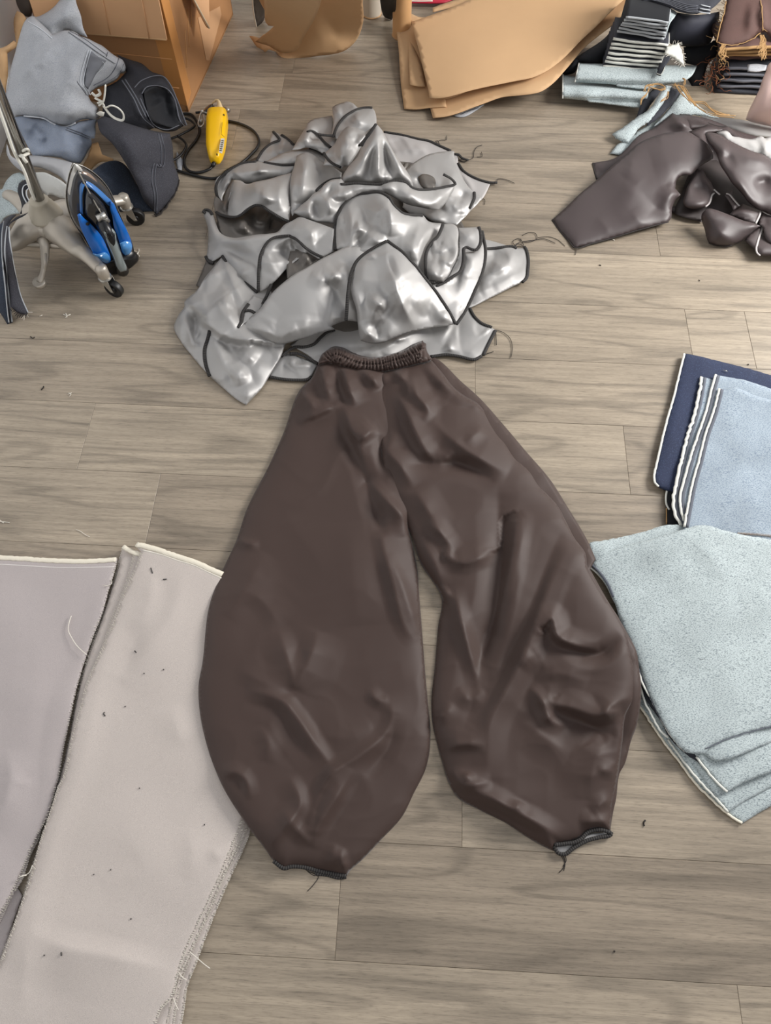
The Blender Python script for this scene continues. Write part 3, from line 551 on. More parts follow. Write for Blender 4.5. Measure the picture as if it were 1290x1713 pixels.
    silver('pale silver cloth sheet with a triangular stitched flap, upper left of the heap peak',
        q1(1120, 165, 1060, 175, 1000, 185, 950, 200, 925, 215, 900, 260, 870, 310, 830, 375, 785, 450, 840, 445, 910, 432, 1040, 480, 1060, 500, 1150, 440, 1170, 350, 1135, 335, 1132, 215), [], [q1(915, 300, 945, 290, 1000, 322, 1050, 380, 1110, 430)],
        z0=.065, R=.014, w=8, cr=[(q1(930, 220, 900, 300, 830, 400), 9, 8, 12), (q1(945, 292, 880, 400), 6, 4, 8), (q1(940, 300, 1020, 330, 1110, 330), -6, 8, 8), (q1(870, 430, 980, 405, 1060, 400), 7, 7, 6), (q1(1048, 420, 1045, 440), 4, 4, 4)])
    silver('folded grey silver cloth wedge left of the central peak, facing the front',
        q1(1048, 480, 1100, 440, 1140, 400, 1165, 350, 1240, 260) + q2(70, 245, 140, 262, 200, 290, 285, 225, 240, 310, 170, 400, 120, 480, 60, 560, 15, 572) + q1(1200, 605, 1120, 585, 1045, 575, 1065, 520), [q1(1050, 475, 1070, 510, 1120, 560, 1190, 595), q2(280, 232, 210, 320, 150, 400)],
        z0=.095, R=.02, w=8, cr=[(q2(70, 245, 40, 330, 85, 415), 10, 14, 6), (q2(85, 412, 150, 370, 250, 270), 12, 9, 5), (q2(120, 270, 130, 340, 85, 410), -9, 8, 8), (q1(1180, 350, 1200, 480, 1210, 585), 13, 12, 5), (q2(60, 240, 180, 290), 9, 5, 8), (q1(1100, 480, 1090, 560), -5, 6, 6)])
    silver('tall silver cloth column left of centre with a bright sheen down its length',
        q1(825, 500, 870, 478, 905, 468, 960, 490, 1040, 545, 1120, 585, 1200, 640, 1195, 690, 1090, 745, 1010, 800, 950, 850, 900, 890, 820, 960, 790, 1000, 770, 950, 768, 680, 800, 600), [q1(1195, 688, 1110, 700, 1040, 740, 985, 790)],
        z0=.07, R=.012, w=7, cr=[(q1(905, 470, 890, 640, 850, 900), 24, 18, 22), (q1(790, 650, 785, 820, 800, 960), 7, 4, 5), (q1(960, 500, 1010, 620, 1010, 780), -9, 18, 18), (q1(840, 520, 830, 600, 795, 640), -5, 6, 6)])
    silver('broad silver cloth panel with white sheen, hanging over the hollow at the left',
        q1(300, 700, 360, 705, 410, 733, 480, 715, 600, 690, 700, 660, 780, 640, 775, 720, 770, 830, 765, 920) + q3(745, 120, 735, 240, 690, 225, 620, 185, 560, 148, 520, 118, 480, 110, 440, 122, 390, 155, 350, 188, 310, 205, 270, 202, 240, 190, 250, 100, 275, 0) + q1(255, 880, 280, 760),
        [q3(150, 165, 200, 190, 250, 203, 310, 205, 350, 188, 390, 155, 440, 122, 480, 110, 520, 118, 560, 148, 620, 185, 690, 225, 735, 243)],
        z0=.075, R=.014, w=7, anch=[(390, 310, .05), (380, 350, .045), (485, 295, .08), (485, 360, .07), (430, 340, .09), (440, 300, .075)],
        cr=[(q1(620, 690, 560, 800, 520, 920), 12, 20, 16), (q1(700, 670, 680, 780, 690, 960), 8, 16, 6), (q1(420, 735, 500, 740, 560, 720), 5, 9, 7), (q1(300, 710, 290, 850, 270, 960), 7, 7, 9), (q1(610, 900, 580, 850, 520, 830), 5, 8, 8)])
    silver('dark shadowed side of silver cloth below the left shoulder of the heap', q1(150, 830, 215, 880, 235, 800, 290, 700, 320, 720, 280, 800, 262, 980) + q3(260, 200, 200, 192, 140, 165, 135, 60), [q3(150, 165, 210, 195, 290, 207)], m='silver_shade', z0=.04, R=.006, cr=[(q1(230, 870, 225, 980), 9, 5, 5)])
    # right middle
    silver('bright silver cloth piece with blueish shine, right shoulder of the heap',
        q2(515, 600, 560, 555, 640, 500, 700, 470, 760, 455, 830, 445, 905, 440, 912, 500, 935, 560, 960, 620, 1000, 700, 1065, 770, 1100, 790, 1130, 818, 1090, 870, 1040, 915, 990, 970) + q4(880, 100, 830, 160, 775, 215, 700, 205, 620, 190, 560, 150, 480, 140, 430, 100) + q2(500, 870, 450, 760),
        [q2(1068, 772, 1068, 820, 1050, 860, 1030, 900)], z0=.035, R=.012, w=8,
        cr=[(q2(570, 640, 620, 640, 740, 680, 800, 700), 6, 10, 8), (q2(920, 590, 880, 680, 880, 800, 920, 900), 9, 12, 12), (q2(1000, 760, 950, 850, 960, 930), -8, 10, 8), (q2(900, 860, 960, 880, 970, 950), 7, 8, 6), (q4(740, 60, 770, 110, 800, 130), 7, 9, 7), (q4(560, 170, 650, 180, 720, 150), 7, 9, 9), (q2(640, 620, 630, 700, 700, 740), -9, 16, 6), (q4(800, 60, 860, 100), 5, 9, 9)])
    silver('rolled dark cuff of silver cloth poking out of the heap at the right', q2(620, 650, 650, 628, 700, 630, 750, 660, 760, 700, 752, 735, 700, 745, 660, 740, 630, 700), m='silver_shade', z0=.062, R=.012, w=6, step=2.5)
    silver('tiny rolled finger of silver cloth right of the central peak', q2(480, 575, 510, 535, 540, 535, 540, 560, 515, 600, 500, 600), m='silver_shade', z0=.05, R=.01, w=5, step=2)
    silver('peaked silver cloth fold at the far centre, tallest of the heap',
        q2(285, 225, 315, 255, 340, 290, 370, 350, 400, 410, 470, 520, 540, 620, 575, 690, 580, 740, 520, 700, 430, 680, 380, 690, 320, 705, 200, 700, 100, 702, 18, 700, 12, 660, 60, 570, 140, 480, 170, 400, 230, 310), [q2(282, 228, 230, 310, 165, 400)],
        z0=.105, R=.02, w=7, anch=[(629, 208, .17), (575, 305, .10), (660, 302, .10), (690, 312, .08), (640, 260, .14)],
        cr=[(q2(290, 230, 270, 330, 200, 480, 100, 640), 10, 12, 16), (q2(292, 370, 255, 470, 235, 600, 225, 680), -11, 8, 5), (q2(292, 370, 298, 500, 300, 700), 15, 4, 8), (q2(340, 310, 350, 420, 380, 560, 420, 670), -14, 8, 4), (q2(325, 280, 400, 420, 470, 560, 560, 700), 12, 7, 12), (q2(320, 690, 340, 655, 400, 650), 5, 5, 5), (q2(20, 660, 90, 640, 180, 640), 6, 8, 6)])
    silver('long wavy silver cloth band across the middle of the heap with overlocked upper edge',
        q3(765, 168, 830, 110, 890, 62, 940, 10) + q1(1010, 792, 1050, 740, 1110, 700, 1195, 688) + q2(40, 708, 110, 702, 200, 705, 320, 706, 380, 690, 430, 678, 480, 682, 520, 693, 575, 737, 620, 750, 660, 752, 720, 748, 780, 740, 850, 725, 915, 706, 905, 750, 870, 810, 830, 870, 785, 910, 720, 910, 650, 895, 540, 872, 470, 840, 400, 800, 340, 775, 280, 765, 210, 775, 140, 790, 80, 820, 35, 855, 0, 890) + q3(1140, 150, 1100, 258, 1000, 250, 900, 235, 830, 205),
        [q2(0, 708, 110, 700, 200, 703, 320, 706, 380, 690, 430, 678, 480, 682, 520, 693, 575, 737, 620, 750, 660, 752, 720, 748, 780, 740, 850, 725, 915, 706, 890, 670, 820, 628)],
        z0=.09, R=.018, w=7, anch=[(495, 352, .085), (540, 350, .09), (620, 315, .11), (670, 320, .11), (740, 330, .06), (760, 308, .06), (570, 350, .09)],
        cr=[(q1(1120, 720, 1100, 800, 1060, 870), -6, 6, 8), (q3(895, 65, 890, 230), 9, 3, 8), (q3(1000, 30, 1050, 100, 1060, 190), 9, 9, 6), (q3(930, 60, 960, 170, 1000, 220), -8, 8, 6), (q1(1110, 800, 1180, 840, 1290, 820), 9, 10, 6), (q1(1100, 860, 1200, 880, 1290, 860), -9, 8, 6), (q2(0, 760, 140, 740, 300, 735), 5, 10, 8), (q2(430, 690, 330, 740), 8, 9, 9), (q2(560, 740, 550, 800, 530, 860), 6, 9, 9), (q2(545, 860, 700, 880, 850, 800), 7, 14, 6), (q2(760, 760, 840, 840), 4, 8, 8)])
    silver('large silver cloth arch at the heap centre with a dark stitched outline',
        q4(5, 372, 0, 300, 4, 200, 25, 140, 60, 82, 100, 45, 145, 22, 220, 10, 290, 10, 345, 42, 370, 85, 400, 115, 430, 138, 490, 150, 560, 152, 592, 188, 690, 205, 660, 260, 620, 320, 592, 370, 576, 450, 578, 560, 540, 540, 420, 420, 335, 330, 250, 370, 150, 430, 90, 380),
        [q4(6, 372, 0, 300, 5, 200, 25, 140, 60, 82, 100, 45, 145, 22, 220, 9, 290, 8, 345, 40, 370, 85, 400, 115, 430, 138, 490, 150, 558, 152)],
        z0=.085, R=.02, w=8, anch=[(562, 400, .085), (600, 330, .10), (650, 335, .12), (710, 380, .07), (700, 450, .06), (645, 400, .10)],
        cr=[(q4(345, 45, 352, 140, 358, 290), 14, 22, 7), (q4(85, 75, 105, 180, 112, 350), 10, 10, 6), (q4(120, 60, 210, 180, 200, 250), -8, 16, 12), (q4(350, 60, 270, 140, 205, 190), 9, 10, 14), (q4(120, 235, 170, 245, 205, 260), 7, 6, 6), (q4(130, 215, 180, 210), 6, 5, 5), (q4(200, 260, 270, 320, 330, 310), 8, 9, 12), (q4(120, 290, 190, 340), -8, 8, 9), (q4(10, 190, 60, 170), 7, 7, 7), (q4(560, 200, 500, 300, 480, 440), 7, 18, 14), (q4(620, 200, 540, 350, 530, 500), 9, 9, 12), (q4(450, 380, 520, 360), 3, 9, 9)])
    silver('crumpled little silver cloth curl right of the arch, rimmed by overlock stitching',
        q4(688, 208, 740, 205, 772, 220, 785, 250, 783, 330, 785, 385, 770, 440, 745, 490, 720, 540, 690, 575, 620, 575, 588, 565, 576, 500, 575, 420, 590, 365, 620, 320, 655, 280, 675, 245), [q4(686, 208, 672, 250, 655, 285, 620, 320, 592, 362, 578, 410, 577, 480, 584, 560), q4(585, 575, 640, 578)],
        z0=.08, R=.014, w=7, cr=[(q4(640, 340, 660, 380, 780, 325), 8, 9, 6), (q4(600, 400, 680, 390, 770, 330), -8, 8, 9), (q4(600, 450, 660, 540, 720, 480), 10, 8, 12), (q4(660, 440, 720, 450, 745, 480), 9, 7, 7), (q4(600, 460, 590, 550), 6, 7, 7), (q4(780, 300, 770, 430, 720, 540), 9, 10, 5), (q4(620, 330, 640, 330), 6, 8, 8)])
    silver('wavy silver cloth strip with a serpentine overlocked edge beside the curl',
        q4(780, 232, 850, 230, 915, 227, 925, 260, 930, 320, 918, 350, 905, 372, 870, 372, 840, 355, 820, 362, 818, 400, 815, 460, 800, 510, 760, 540, 700, 580, 640, 610, 600, 590, 690, 560, 750, 480, 780, 400), [q4(915, 227, 925, 260, 928, 320, 918, 350, 900, 370, 865, 368, 840, 355, 822, 362, 820, 410, 815, 460, 795, 510, 750, 540, 700, 575, 640, 605)],
        z0=.075, R=.008, w=6, cr=[(q4(790, 290, 880, 250), 5, 10, 8), (q4(790, 390, 780, 450, 720, 530), -6, 6, 7)])
    silver('pale triangular silver cloth piece between two overlocked edges, right front of the heap',
        q4(935, 252, 945, 300, 957, 370, 950, 460, 920, 560, 885, 640, 850, 720, 810, 790, 772, 845, 720, 770, 640, 640, 600, 600, 700, 578, 780, 520, 815, 450, 820, 390, 900, 372, 925, 330), [q4(935, 252, 945, 300, 957, 370, 950, 460, 920, 560, 885, 640, 850, 720, 810, 790, 772, 845)],
        z0=.05, R=.008, anch=[(805, 395, .06), (812, 440, .05), (763, 542, .03), (725, 480, .08)], cr=[(q4(830, 380, 870, 450, 850, 560), 5, 14, 14), (q4(820, 420, 880, 380, 930, 370), 5, 5, 9), (q4(700, 600, 780, 570, 830, 540), -4, 10, 10), (q4(800, 740, 812, 750), 2, 4, 4)])
    # the two large front folds
    silver('large smooth silver fold at the front of the heap, left of a stitched seam',
        q3(1290, 432, 1240, 435, 1180, 447, 1090, 490, 1010, 530, 940, 570, 870, 612, 780, 660, 700, 720, 620, 790, 555, 865, 495, 945) + q5(640, 230, 585, 285, 550, 320, 545, 345, 600, 355, 700, 385, 820, 430, 915, 435, 1000, 412, 1100, 382, 1200, 350, 1290, 325) + q6(130, 400, 222, 368, 300, 372, 330, 300, 300, 100) + q4(200, 400, 150, 350, 100, 352),
        z0=.075, R=.02, w=11, anch=[(600, 412, .10), (540, 432, .10), (440, 505, .075), (400, 545, .05), (460, 573, .035), (560, 552, .04), (580, 480, .08), (500, 500, .09)],
        cr=[(q3(1185, 578, 1130, 640, 1050, 718), 11, 14, 8), (q3(900, 660, 980, 700, 1055, 720), 7, 14, 9), (q3(1190, 580, 1210, 760, 1200, 920), 11, 10, 7), (q3(1060, 720, 1120, 830, 1190, 930), -7, 12, 12), (q5(600, 275, 700, 320, 800, 360, 860, 400), 8, 6, 9), (q5(860, 260, 1000, 320, 1180, 280), 4, 18, 12), (q5(1010, 320, 900, 370, 830, 420), 5, 10, 10), (q5(640, 260, 700, 200, 800, 100), 6, 9, 14), (q6(130, 350, 220, 345), 6, 9, 6), (q6(110, 120, 180, 60), 5, 12, 9), (q3(880, 600, 870, 560), 5, 7, 7)])
    silver('large wrinkled silver fold at the heap front, above the waistband',
        q4(332, 312, 370, 340, 430, 385, 480, 440, 520, 482, 580, 560, 640, 632, 680, 690, 720, 752, 768, 842, 740, 848) + q6(850, 402, 780, 408, 680, 426, 610, 445, 540, 472, 470, 502, 390, 512, 315, 492, 305, 440, 298, 380, 290, 300, 262, 205, 255, 150) + q4(112, 540, 120, 480, 150, 430, 200, 388, 260, 350),
        [q4(332, 312, 370, 340, 430, 385, 480, 440, 520, 482, 580, 560, 640, 632, 680, 690, 720, 752, 768, 842)],
        [q4(332, 314, 270, 345, 205, 385, 150, 430, 115, 490, 96, 560, 84, 650, 78, 740, 72, 820)],
        z0=.09, R=.02, w=10, anch=[(648, 405, .14), (600, 435, .12), (585, 500, .10), (605, 565, .05), (650, 575, .045), (700, 550, .045), (762, 540, .035), (720, 480, .09), (650, 480, .12)],
        cr=[(q4(322, 380, 340, 460, 375, 560, 400, 650, 440, 740, 520, 880), 15, 16, 10), (q4(335, 400, 360, 480, 390, 560), -7, 4, 12), (q4(395, 560, 430, 545, 475, 590, 482, 640, 445, 695), 3, 20, 9), (q4(200, 680, 260, 700, 335, 748), 12, 9, 7), (q4(330, 745, 270, 730, 245, 790, 250, 840), 9, 9, 9), (q4(200, 400, 180, 500, 170, 640), 5, 12, 10), (q4(240, 390, 230, 430), 5, 4, 6),
            (q6(310, 380, 340, 430, 390, 460, 420, 470), 10, 8, 10), (q6(400, 380, 430, 440, 420, 480), -7, 9, 9), (q6(640, 300, 720, 340, 800, 300), -5, 16, 16), (q6(640, 260, 700, 240, 760, 250), 4, 20, 14), (q4(110, 560, 150, 720, 160, 860), 8, 6, 12), (q6(850, 300, 860, 380), 4, 8, 8)])
    for k, (lb, pts) in enumerate([('loose dark thread ends curling off the right end of the heap', [q4(1150, 352, 1130, 320, 1170, 300, 1190, 320, 1250, 318, 1285, 300, 1275, 268, 1230, 262, 1190, 280), q4(1140, 355, 1160, 330, 1200, 350, 1180, 300), q4(1180, 318, 1150, 345, 1210, 355), q4(1190, 320, 1260, 310, 1330, 302, 1400, 330)]),
                                   ('dark thread tangle at the far right corner of the heap', [q2(940, 520, 980, 505, 1020, 512, 1060, 495, 1065, 450, 1090, 410, 1130, 395), q2(950, 525, 990, 530, 1022, 515), q2(1090, 490, 1130, 485, 1125, 450)]),
                                   ('dark thread end at the far edge of the heap near the cardboard', [q2(760, 370, 790, 395, 780, 365, 800, 355, 845, 352, 848, 320), q2(755, 365, 775, 360, 790, 390)]),
                                   ('fine thread tail right of the overlocked curve at the heap edge', [q2(1252, 695, 1250, 670, 1310, 668, 1390, 700), q2(1110, 820, 1150, 830, 1150, 870), q2(1200, 700, 1150, 790, 1100, 850)]),
                                   ('long thread curl right of the waistband', [q6(1172, 425, 1220, 440, 1265, 480, 1280, 540, 1270, 600), q6(1175, 430, 1178, 520), q6(1090, 590, 1120, 575, 1160, 562)])]):
        t = thing('thread_scrap', lb, 'thread', tuple(P1(*pts[0][0], .001)), 'loose dark threads around the silver heap')
        for p in pts: tube_obj('strand', thread_pts(p, .0022), .0008, M['thread_dark'], t, smooth=False, seg=5)
pile()
# ================================================================ stacks of cut pieces on the floor
def zy(px, py, y): return max(float(PY(px, py, y).z), .001)
def ay(x, y, d): return (x, y, zy(x, y, d))
def fringe(sh, pts, mat, L=5, every=3, r=.0005, name='frayed_edge', side=1, f=None, slant=.5, dz=.0005, parent=None, jit=.6, drop=0):
    """short loose yarns along a cut edge, one mesh"""
    q = catmull(pts, every); f = f or o_f[sh.name]; mb = MB(); A = []; B = []
    for i in range(len(q) - 1):
        if random.random() < .12: continue
        d = q[i + 1] - q[i]; d = d / (np.linalg.norm(d) + 1e-9); n = np.array([d[1], -d[0]]) * side
        a = q[i] + d * random.uniform(0, every) - n * 1.0; l = L * random.uniform(1 - jit, 1 + jit) * (2.2 if random.random() < .04 else 1)
        A.append(a); B.append(a + n * l + d * l * slant * random.uniform(-.3, 1.6))
    A = np.array(A); B = np.array(B); za = f(A[:, 0], A[:, 1]) + dz; p0 = P(A[:, 0], A[:, 1], za); p2 = P(B[:, 0], B[:, 1], np.maximum(za - drop, .001))
    for u, v in zip(p0, p2):
        w = (u + v) / 2; w[2] += .0006; mb.add(*tube(np.array([u, w, v]), r, 3, cap=False))
    return mb.build(name, mat, parent or sh)
def ribbon(sh, pts, w, mat, name, off=0, dz=.0006, parent=None, f=None):
    """a flat woven band on the cloth's surface, w px wide, to the right of the line"""
    q = catmull(pts, 5); d = np.gradient(q, axis=0); d /= np.linalg.norm(d, axis=1)[:, None]; n = np.stack([-d[:, 1], d[:, 0]], 1); f = f or o_f[sh.name]
    a = q + n * off; b = q + n * (off + w); V = []
    for p in (a, b):
        z = f(p[:, 0], p[:, 1]) + dz; V.append(P(p[:, 0], p[:, 1], z))
    k = len(q); V = np.concatenate(V); Fc = [[i, i + 1, k + i + 1, k + i] for i in range(k - 1)]
    if np.cross(V[1] - V[0], V[k] - V[0])[2] < 0: Fc = [x[::-1] for x in Fc]
    o = link(name, V, Fc, mat, parent or sh); return solid(o, .0005)
cN = K(1060, 560, 4.757); cP = K(960, 860, 3.1727); cB = K(0, 880, 2.932); cD = K(0, 1280, 2.932)
def denim_right():
    g = 'blue denim pieces stacked at the right edge'
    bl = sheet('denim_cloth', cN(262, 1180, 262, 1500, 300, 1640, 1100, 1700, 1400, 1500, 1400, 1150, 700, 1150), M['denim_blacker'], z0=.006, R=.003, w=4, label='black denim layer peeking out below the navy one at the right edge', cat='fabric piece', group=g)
    edge(bl, cN(266, 1235, 258, 1290, 262, 1350, 285, 1392), M['denim_edge'], r=.0022, name='raw_edge'); edge(bl, cN(262, 1380, 262, 1440, 262, 1505), M['thread_gold'], r=.0013, name='raw_edge')
    nv = sheet('denim_cloth', cN(405, 150, 500, 165, 620, 195, 800, 240, 960, 280, 1094, 322, 1300, 380, 1300, 1300, 700, 1280, 320, 1250, 250, 1235, 200, 1210, 170, 1175, 162, 1130, 175, 1060, 210, 900, 260, 700, 330, 450, 365, 300), M['denim_navy'], z0=.012, R=.004, w=5, soft=(4, 60, 3), cr=[(cN(420, 200, 340, 600, 240, 1100), 2, 14, 8), (cN(520, 200, 560, 300, 520, 420), 3, 14, 14)],
        label='navy blue denim piece under pale blue ones, right of the trousers', cat='fabric piece', group=g, thick=.004, fray=.25)
    edge(nv, cN(405, 150, 368, 300, 332, 450, 262, 700, 212, 900, 177, 1060, 163, 1130, 172, 1178, 200, 1208), M['denim_edge'], r=.0026, name='raw_edge', wob=.25)
    st = tube_obj('staple', thread_pts(cN(712, 280, 750, 293), .019), .0007, M['steel'], nv, smooth=False)
    lay = [('pale blue denim piece with fluffy frayed left edge, above the navy piece', cN(545, 335, 590, 345, 660, 365, 760, 400, 760, 1700, 420, 1560, 385, 1520, 340, 1450, 322, 1390, 318, 1300, 335, 1200, 368, 1050, 400, 930, 430, 800, 470, 680, 508, 540, 528, 430), 18, .019, cN(545, 335, 528, 430, 508, 540, 470, 680, 430, 800, 400, 930, 368, 1050, 335, 1200, 318, 1300, 322, 1390, 340, 1450, 385, 1520), .0036, 'slate'),
           ('pale blue denim piece with straight selvedge, second from the top by the navy piece', cN(655, 315, 690, 325, 800, 345, 870, 355, 960, 382, 1094, 430, 1300, 480, 1300, 1700, 430, 1560, 402, 1500, 375, 1400, 370, 1290, 410, 1130, 460, 950, 520, 780, 580, 600, 630, 400), 18, .025, cN(655, 315, 630, 400, 580, 600, 520, 780, 460, 950, 410, 1130, 370, 1290, 375, 1380, 402, 1480), .0028, 'slate'),
           ('topmost pale blue denim piece with chalky crease, right edge beside the navy', cN(682, 428, 720, 428, 820, 420, 960, 480, 1300, 560, 1300, 1700, 400, 1560, 405, 1520, 430, 1380, 470, 1180, 520, 1000, 570, 800, 640, 600, 665, 500), 20, .031, cN(682, 428, 640, 600, 570, 800, 520, 1000, 470, 1180, 430, 1380, 402, 1530), .0026, 'slate')]
    for i, (lb, o, w, z, ed, r, b) in enumerate(lay):
        kw = dict(cr=[(cN(985, 580, 930, 860, 850, 1050, 650, 1500), 1.6, 8, 8), (cN(1050, 600, 1094, 900), 1.5, 14, 14)]) if i == 2 else {}
        s = sheet('denim_cloth', o, M['denim_back'], z0=z, R=.002, w=4, soft=(4, 60, 5 + i), label=lb, cat='fabric piece', group=g, fray=.3, **kw)
        edge(s, ed, M['denim_edge'], r=r, name='raw_edge', wob=.3 if i else .6); 
        if i: ribbon(s, ed, -6.2, M['selvedge_slate'], 'selvedge_band', off=-1.6)
        else: ribbon(s, ed, -5, M['selvedge_slate'], 'selvedge_band', off=-3)
    sm = sheet('denim_cloth', cN(820, 1560, 960, 1570, 1094, 1585, 1300, 1600, 1300, 1800, 700, 1750), M['denim_back'], z0=.033, R=.001, label='strip of blue denim with gold zigzag stitching between the two denim stacks', cat='fabric piece', group=g)
    q = catmull(cN(830, 1582, 960, 1588, 1094, 1600, 1200, 1612), 1.1); q[:, 1] += np.where(np.arange(len(q)) % 2, 2.0, -2.0)
    tube_obj('zigzag_stitching', P(q[:, 0], q[:, 1], .0355), .0006, M['thread_gold'], sm, smooth=False, seg=4)
    # large pale pile
    g = 'pale grey-blue denim panels fanned out at the lower right'
    F = lambda *a: cP(*a)
    def L(lb, o, z, ed=None, r=.0022, m='denim_pale', **kw):
        kw.setdefault('R', .002); kw.setdefault('w', 5)
        s = sheet('denim_cloth', o, M[m], z0=z, label=lb, cat='fabric panel', group=g, soft=(4, 80, int(z * 1e4)), fray=.3, thick=.0018, **kw)
        for e in ed or (): edge(s, e[0], M[e[1]], r=r, name='raw_edge', wob=.35)
        return s
    rt = (1300, 900)
    L('lowest pale denim panel of the fan, its corner pointing down at the lower right', F(345, 1010, 400, 1090, 480, 1210, 560, 1310, 640, 1420, 740, 1520, 820, 1590, 897, 1641, 960, 1600, 1047, 1548, 1300, 1400, 1300, 700, 500, 600, 350, 850), .004, [(F(345, 1012, 400, 1092, 480, 1212, 560, 1312, 640, 1422, 740, 1522, 820, 1592, 895, 1640), 'selvedge')], r=.0024)
    L('pale denim panel second from the bottom of the fan, pinkish raw edge', F(350, 990, 420, 1075, 500, 1195, 600, 1335, 680, 1430, 750, 1505, 822, 1582, 900, 1530, 1047, 1452, 1300, 1330, 1300, 600, 600, 500, 350, 850), .0085, [(F(500, 1195, 600, 1335, 680, 1430, 750, 1505, 820, 1580), 'denim_edge')])
    L('olive-shadowed denim panel in the middle of the fan at the lower right', F(360, 960, 430, 1060, 520, 1190, 620, 1310, 700, 1420, 758, 1500, 900, 1425, 1047, 1370, 1300, 1250, 1300, 600, 600, 500), .0125, m='denim_pale', R=.001)
    L('dark denim layer showing as thin black line inside the fan of panels', F(352, 930, 400, 1010, 470, 1110, 505, 1180, 560, 1240, 620, 1290, 700, 1330, 1000, 1250, 1000, 600, 500, 500, 340, 800), .0155, [(F(350, 905, 375, 990, 420, 1080, 460, 1150, 500, 1185), 'denim_edge')], m='denim_dark', R=.001)
    L('pale denim panel with white raw edge, third from the top of the fan', F(650, 1285, 700, 1350, 750, 1410, 815, 1474, 900, 1428, 1047, 1368, 1300, 1260, 1300, 700, 700, 600, 560, 1150), .019, [(F(650, 1288, 700, 1352, 750, 1412, 815, 1474), 'denim_edge')])
    L('pale denim panel curling its corner, second from the top of the fan', F(345, 800, 400, 930, 460, 1050, 540, 1190, 620, 1268, 690, 1275, 715, 1292, 745, 1308, 800, 1306, 900, 1270, 1047, 1213, 1300, 1130, 1300, 600, 700, 400, 500, 450), .023, [(F(345, 840, 365, 900, 400, 960, 450, 1060, 500, 1150, 560, 1230, 600, 1265), 'denim_edge')], anch=[(1184, 1262, .023), (1215, 1270, .032), (1290, 1240, .024), (1080, 1140, .023), (1290, 1050, .023)])
    L('small pale denim panel under the upper left corner of the fan, touching the trousers', F(85, 150, 150, 140, 270, 118, 400, 85, 480, 60, 560, 60, 620, 90, 500, 200, 250, 300, 120, 260, 80, 200), .022, cr=[(F(190, 140, 160, 200, 130, 240), 3, 5, 9)])
    top = L('topmost large pale denim panel of the fan at the right edge', F(92, 262, 150, 215, 230, 180, 400, 135, 520, 100, 600, 75, 660, 60, 720, 62, 780, 80, 900, 110, 1047, 135, 1300, 180, 1300, 1050, 1047, 1128, 900, 1165, 800, 1200, 720, 1240, 700, 1272, 650, 1272, 600, 1265, 560, 1235, 500, 1150, 440, 1040, 380, 900, 330, 760, 300, 690, 250, 570, 210, 460, 160, 360), .028,
            [(F(700, 1245, 800, 1200, 900, 1166, 1047, 1128, 1150, 1100), 'selvedge_slate')], r=.0009, w=7, R=.003,
            cr=[(F(600, 80, 640, 140, 760, 260, 820, 420), 4.5, 30, 12), (F(600, 78, 500, 160, 380, 240), 3, 14, 22), (F(750, 190, 900, 520, 1020, 900), -2.5, 24, 30), (F(300, 500, 450, 800, 640, 1200), 2, 40, 40), (F(140, 290, 300, 220, 500, 200), 2.5, 20, 20), (F(900, 200, 700, 600, 760, 1000), 2, 50, 50)], anch=[(990, 940, .02), (1150, 885, .045), (1290, 905, .035), (1290, 1215, .028), (1150, 1255, .027), (1080, 1130, .026), (1180, 1050, .034)])
    tube_obj('stray_thread', thread_pts(F(662, 765, 672, 772, 690, 768, 700, 772), .036), .0008, M['denim_dark'], top, smooth=False); tube_obj('stray_thread', thread_pts(F(845, 250, 855, 243, 868, 242), .039), .0009, M['denim_dark'], top, smooth=False)
    edge(top, F(80, 278, 120, 310, 170, 370, 215, 460), M['denim_edge'], r=.0022, name='raw_edge', dz=-.004); edge(top, F(95, 268, 140, 310, 185, 375, 212, 440), M['selvedge_slate'], r=.0035, name='selvedge_band', dz=-.001)
    edge(top, F(345, 820, 400, 950, 470, 1090, 550, 1210, 600, 1262), M['selvedge_slate'], r=.003, name='selvedge_band', dz=-.003)
mat('selvedge_slate', (98, 102, 112), .9, bump=.4, bscale=700)
denim_right()
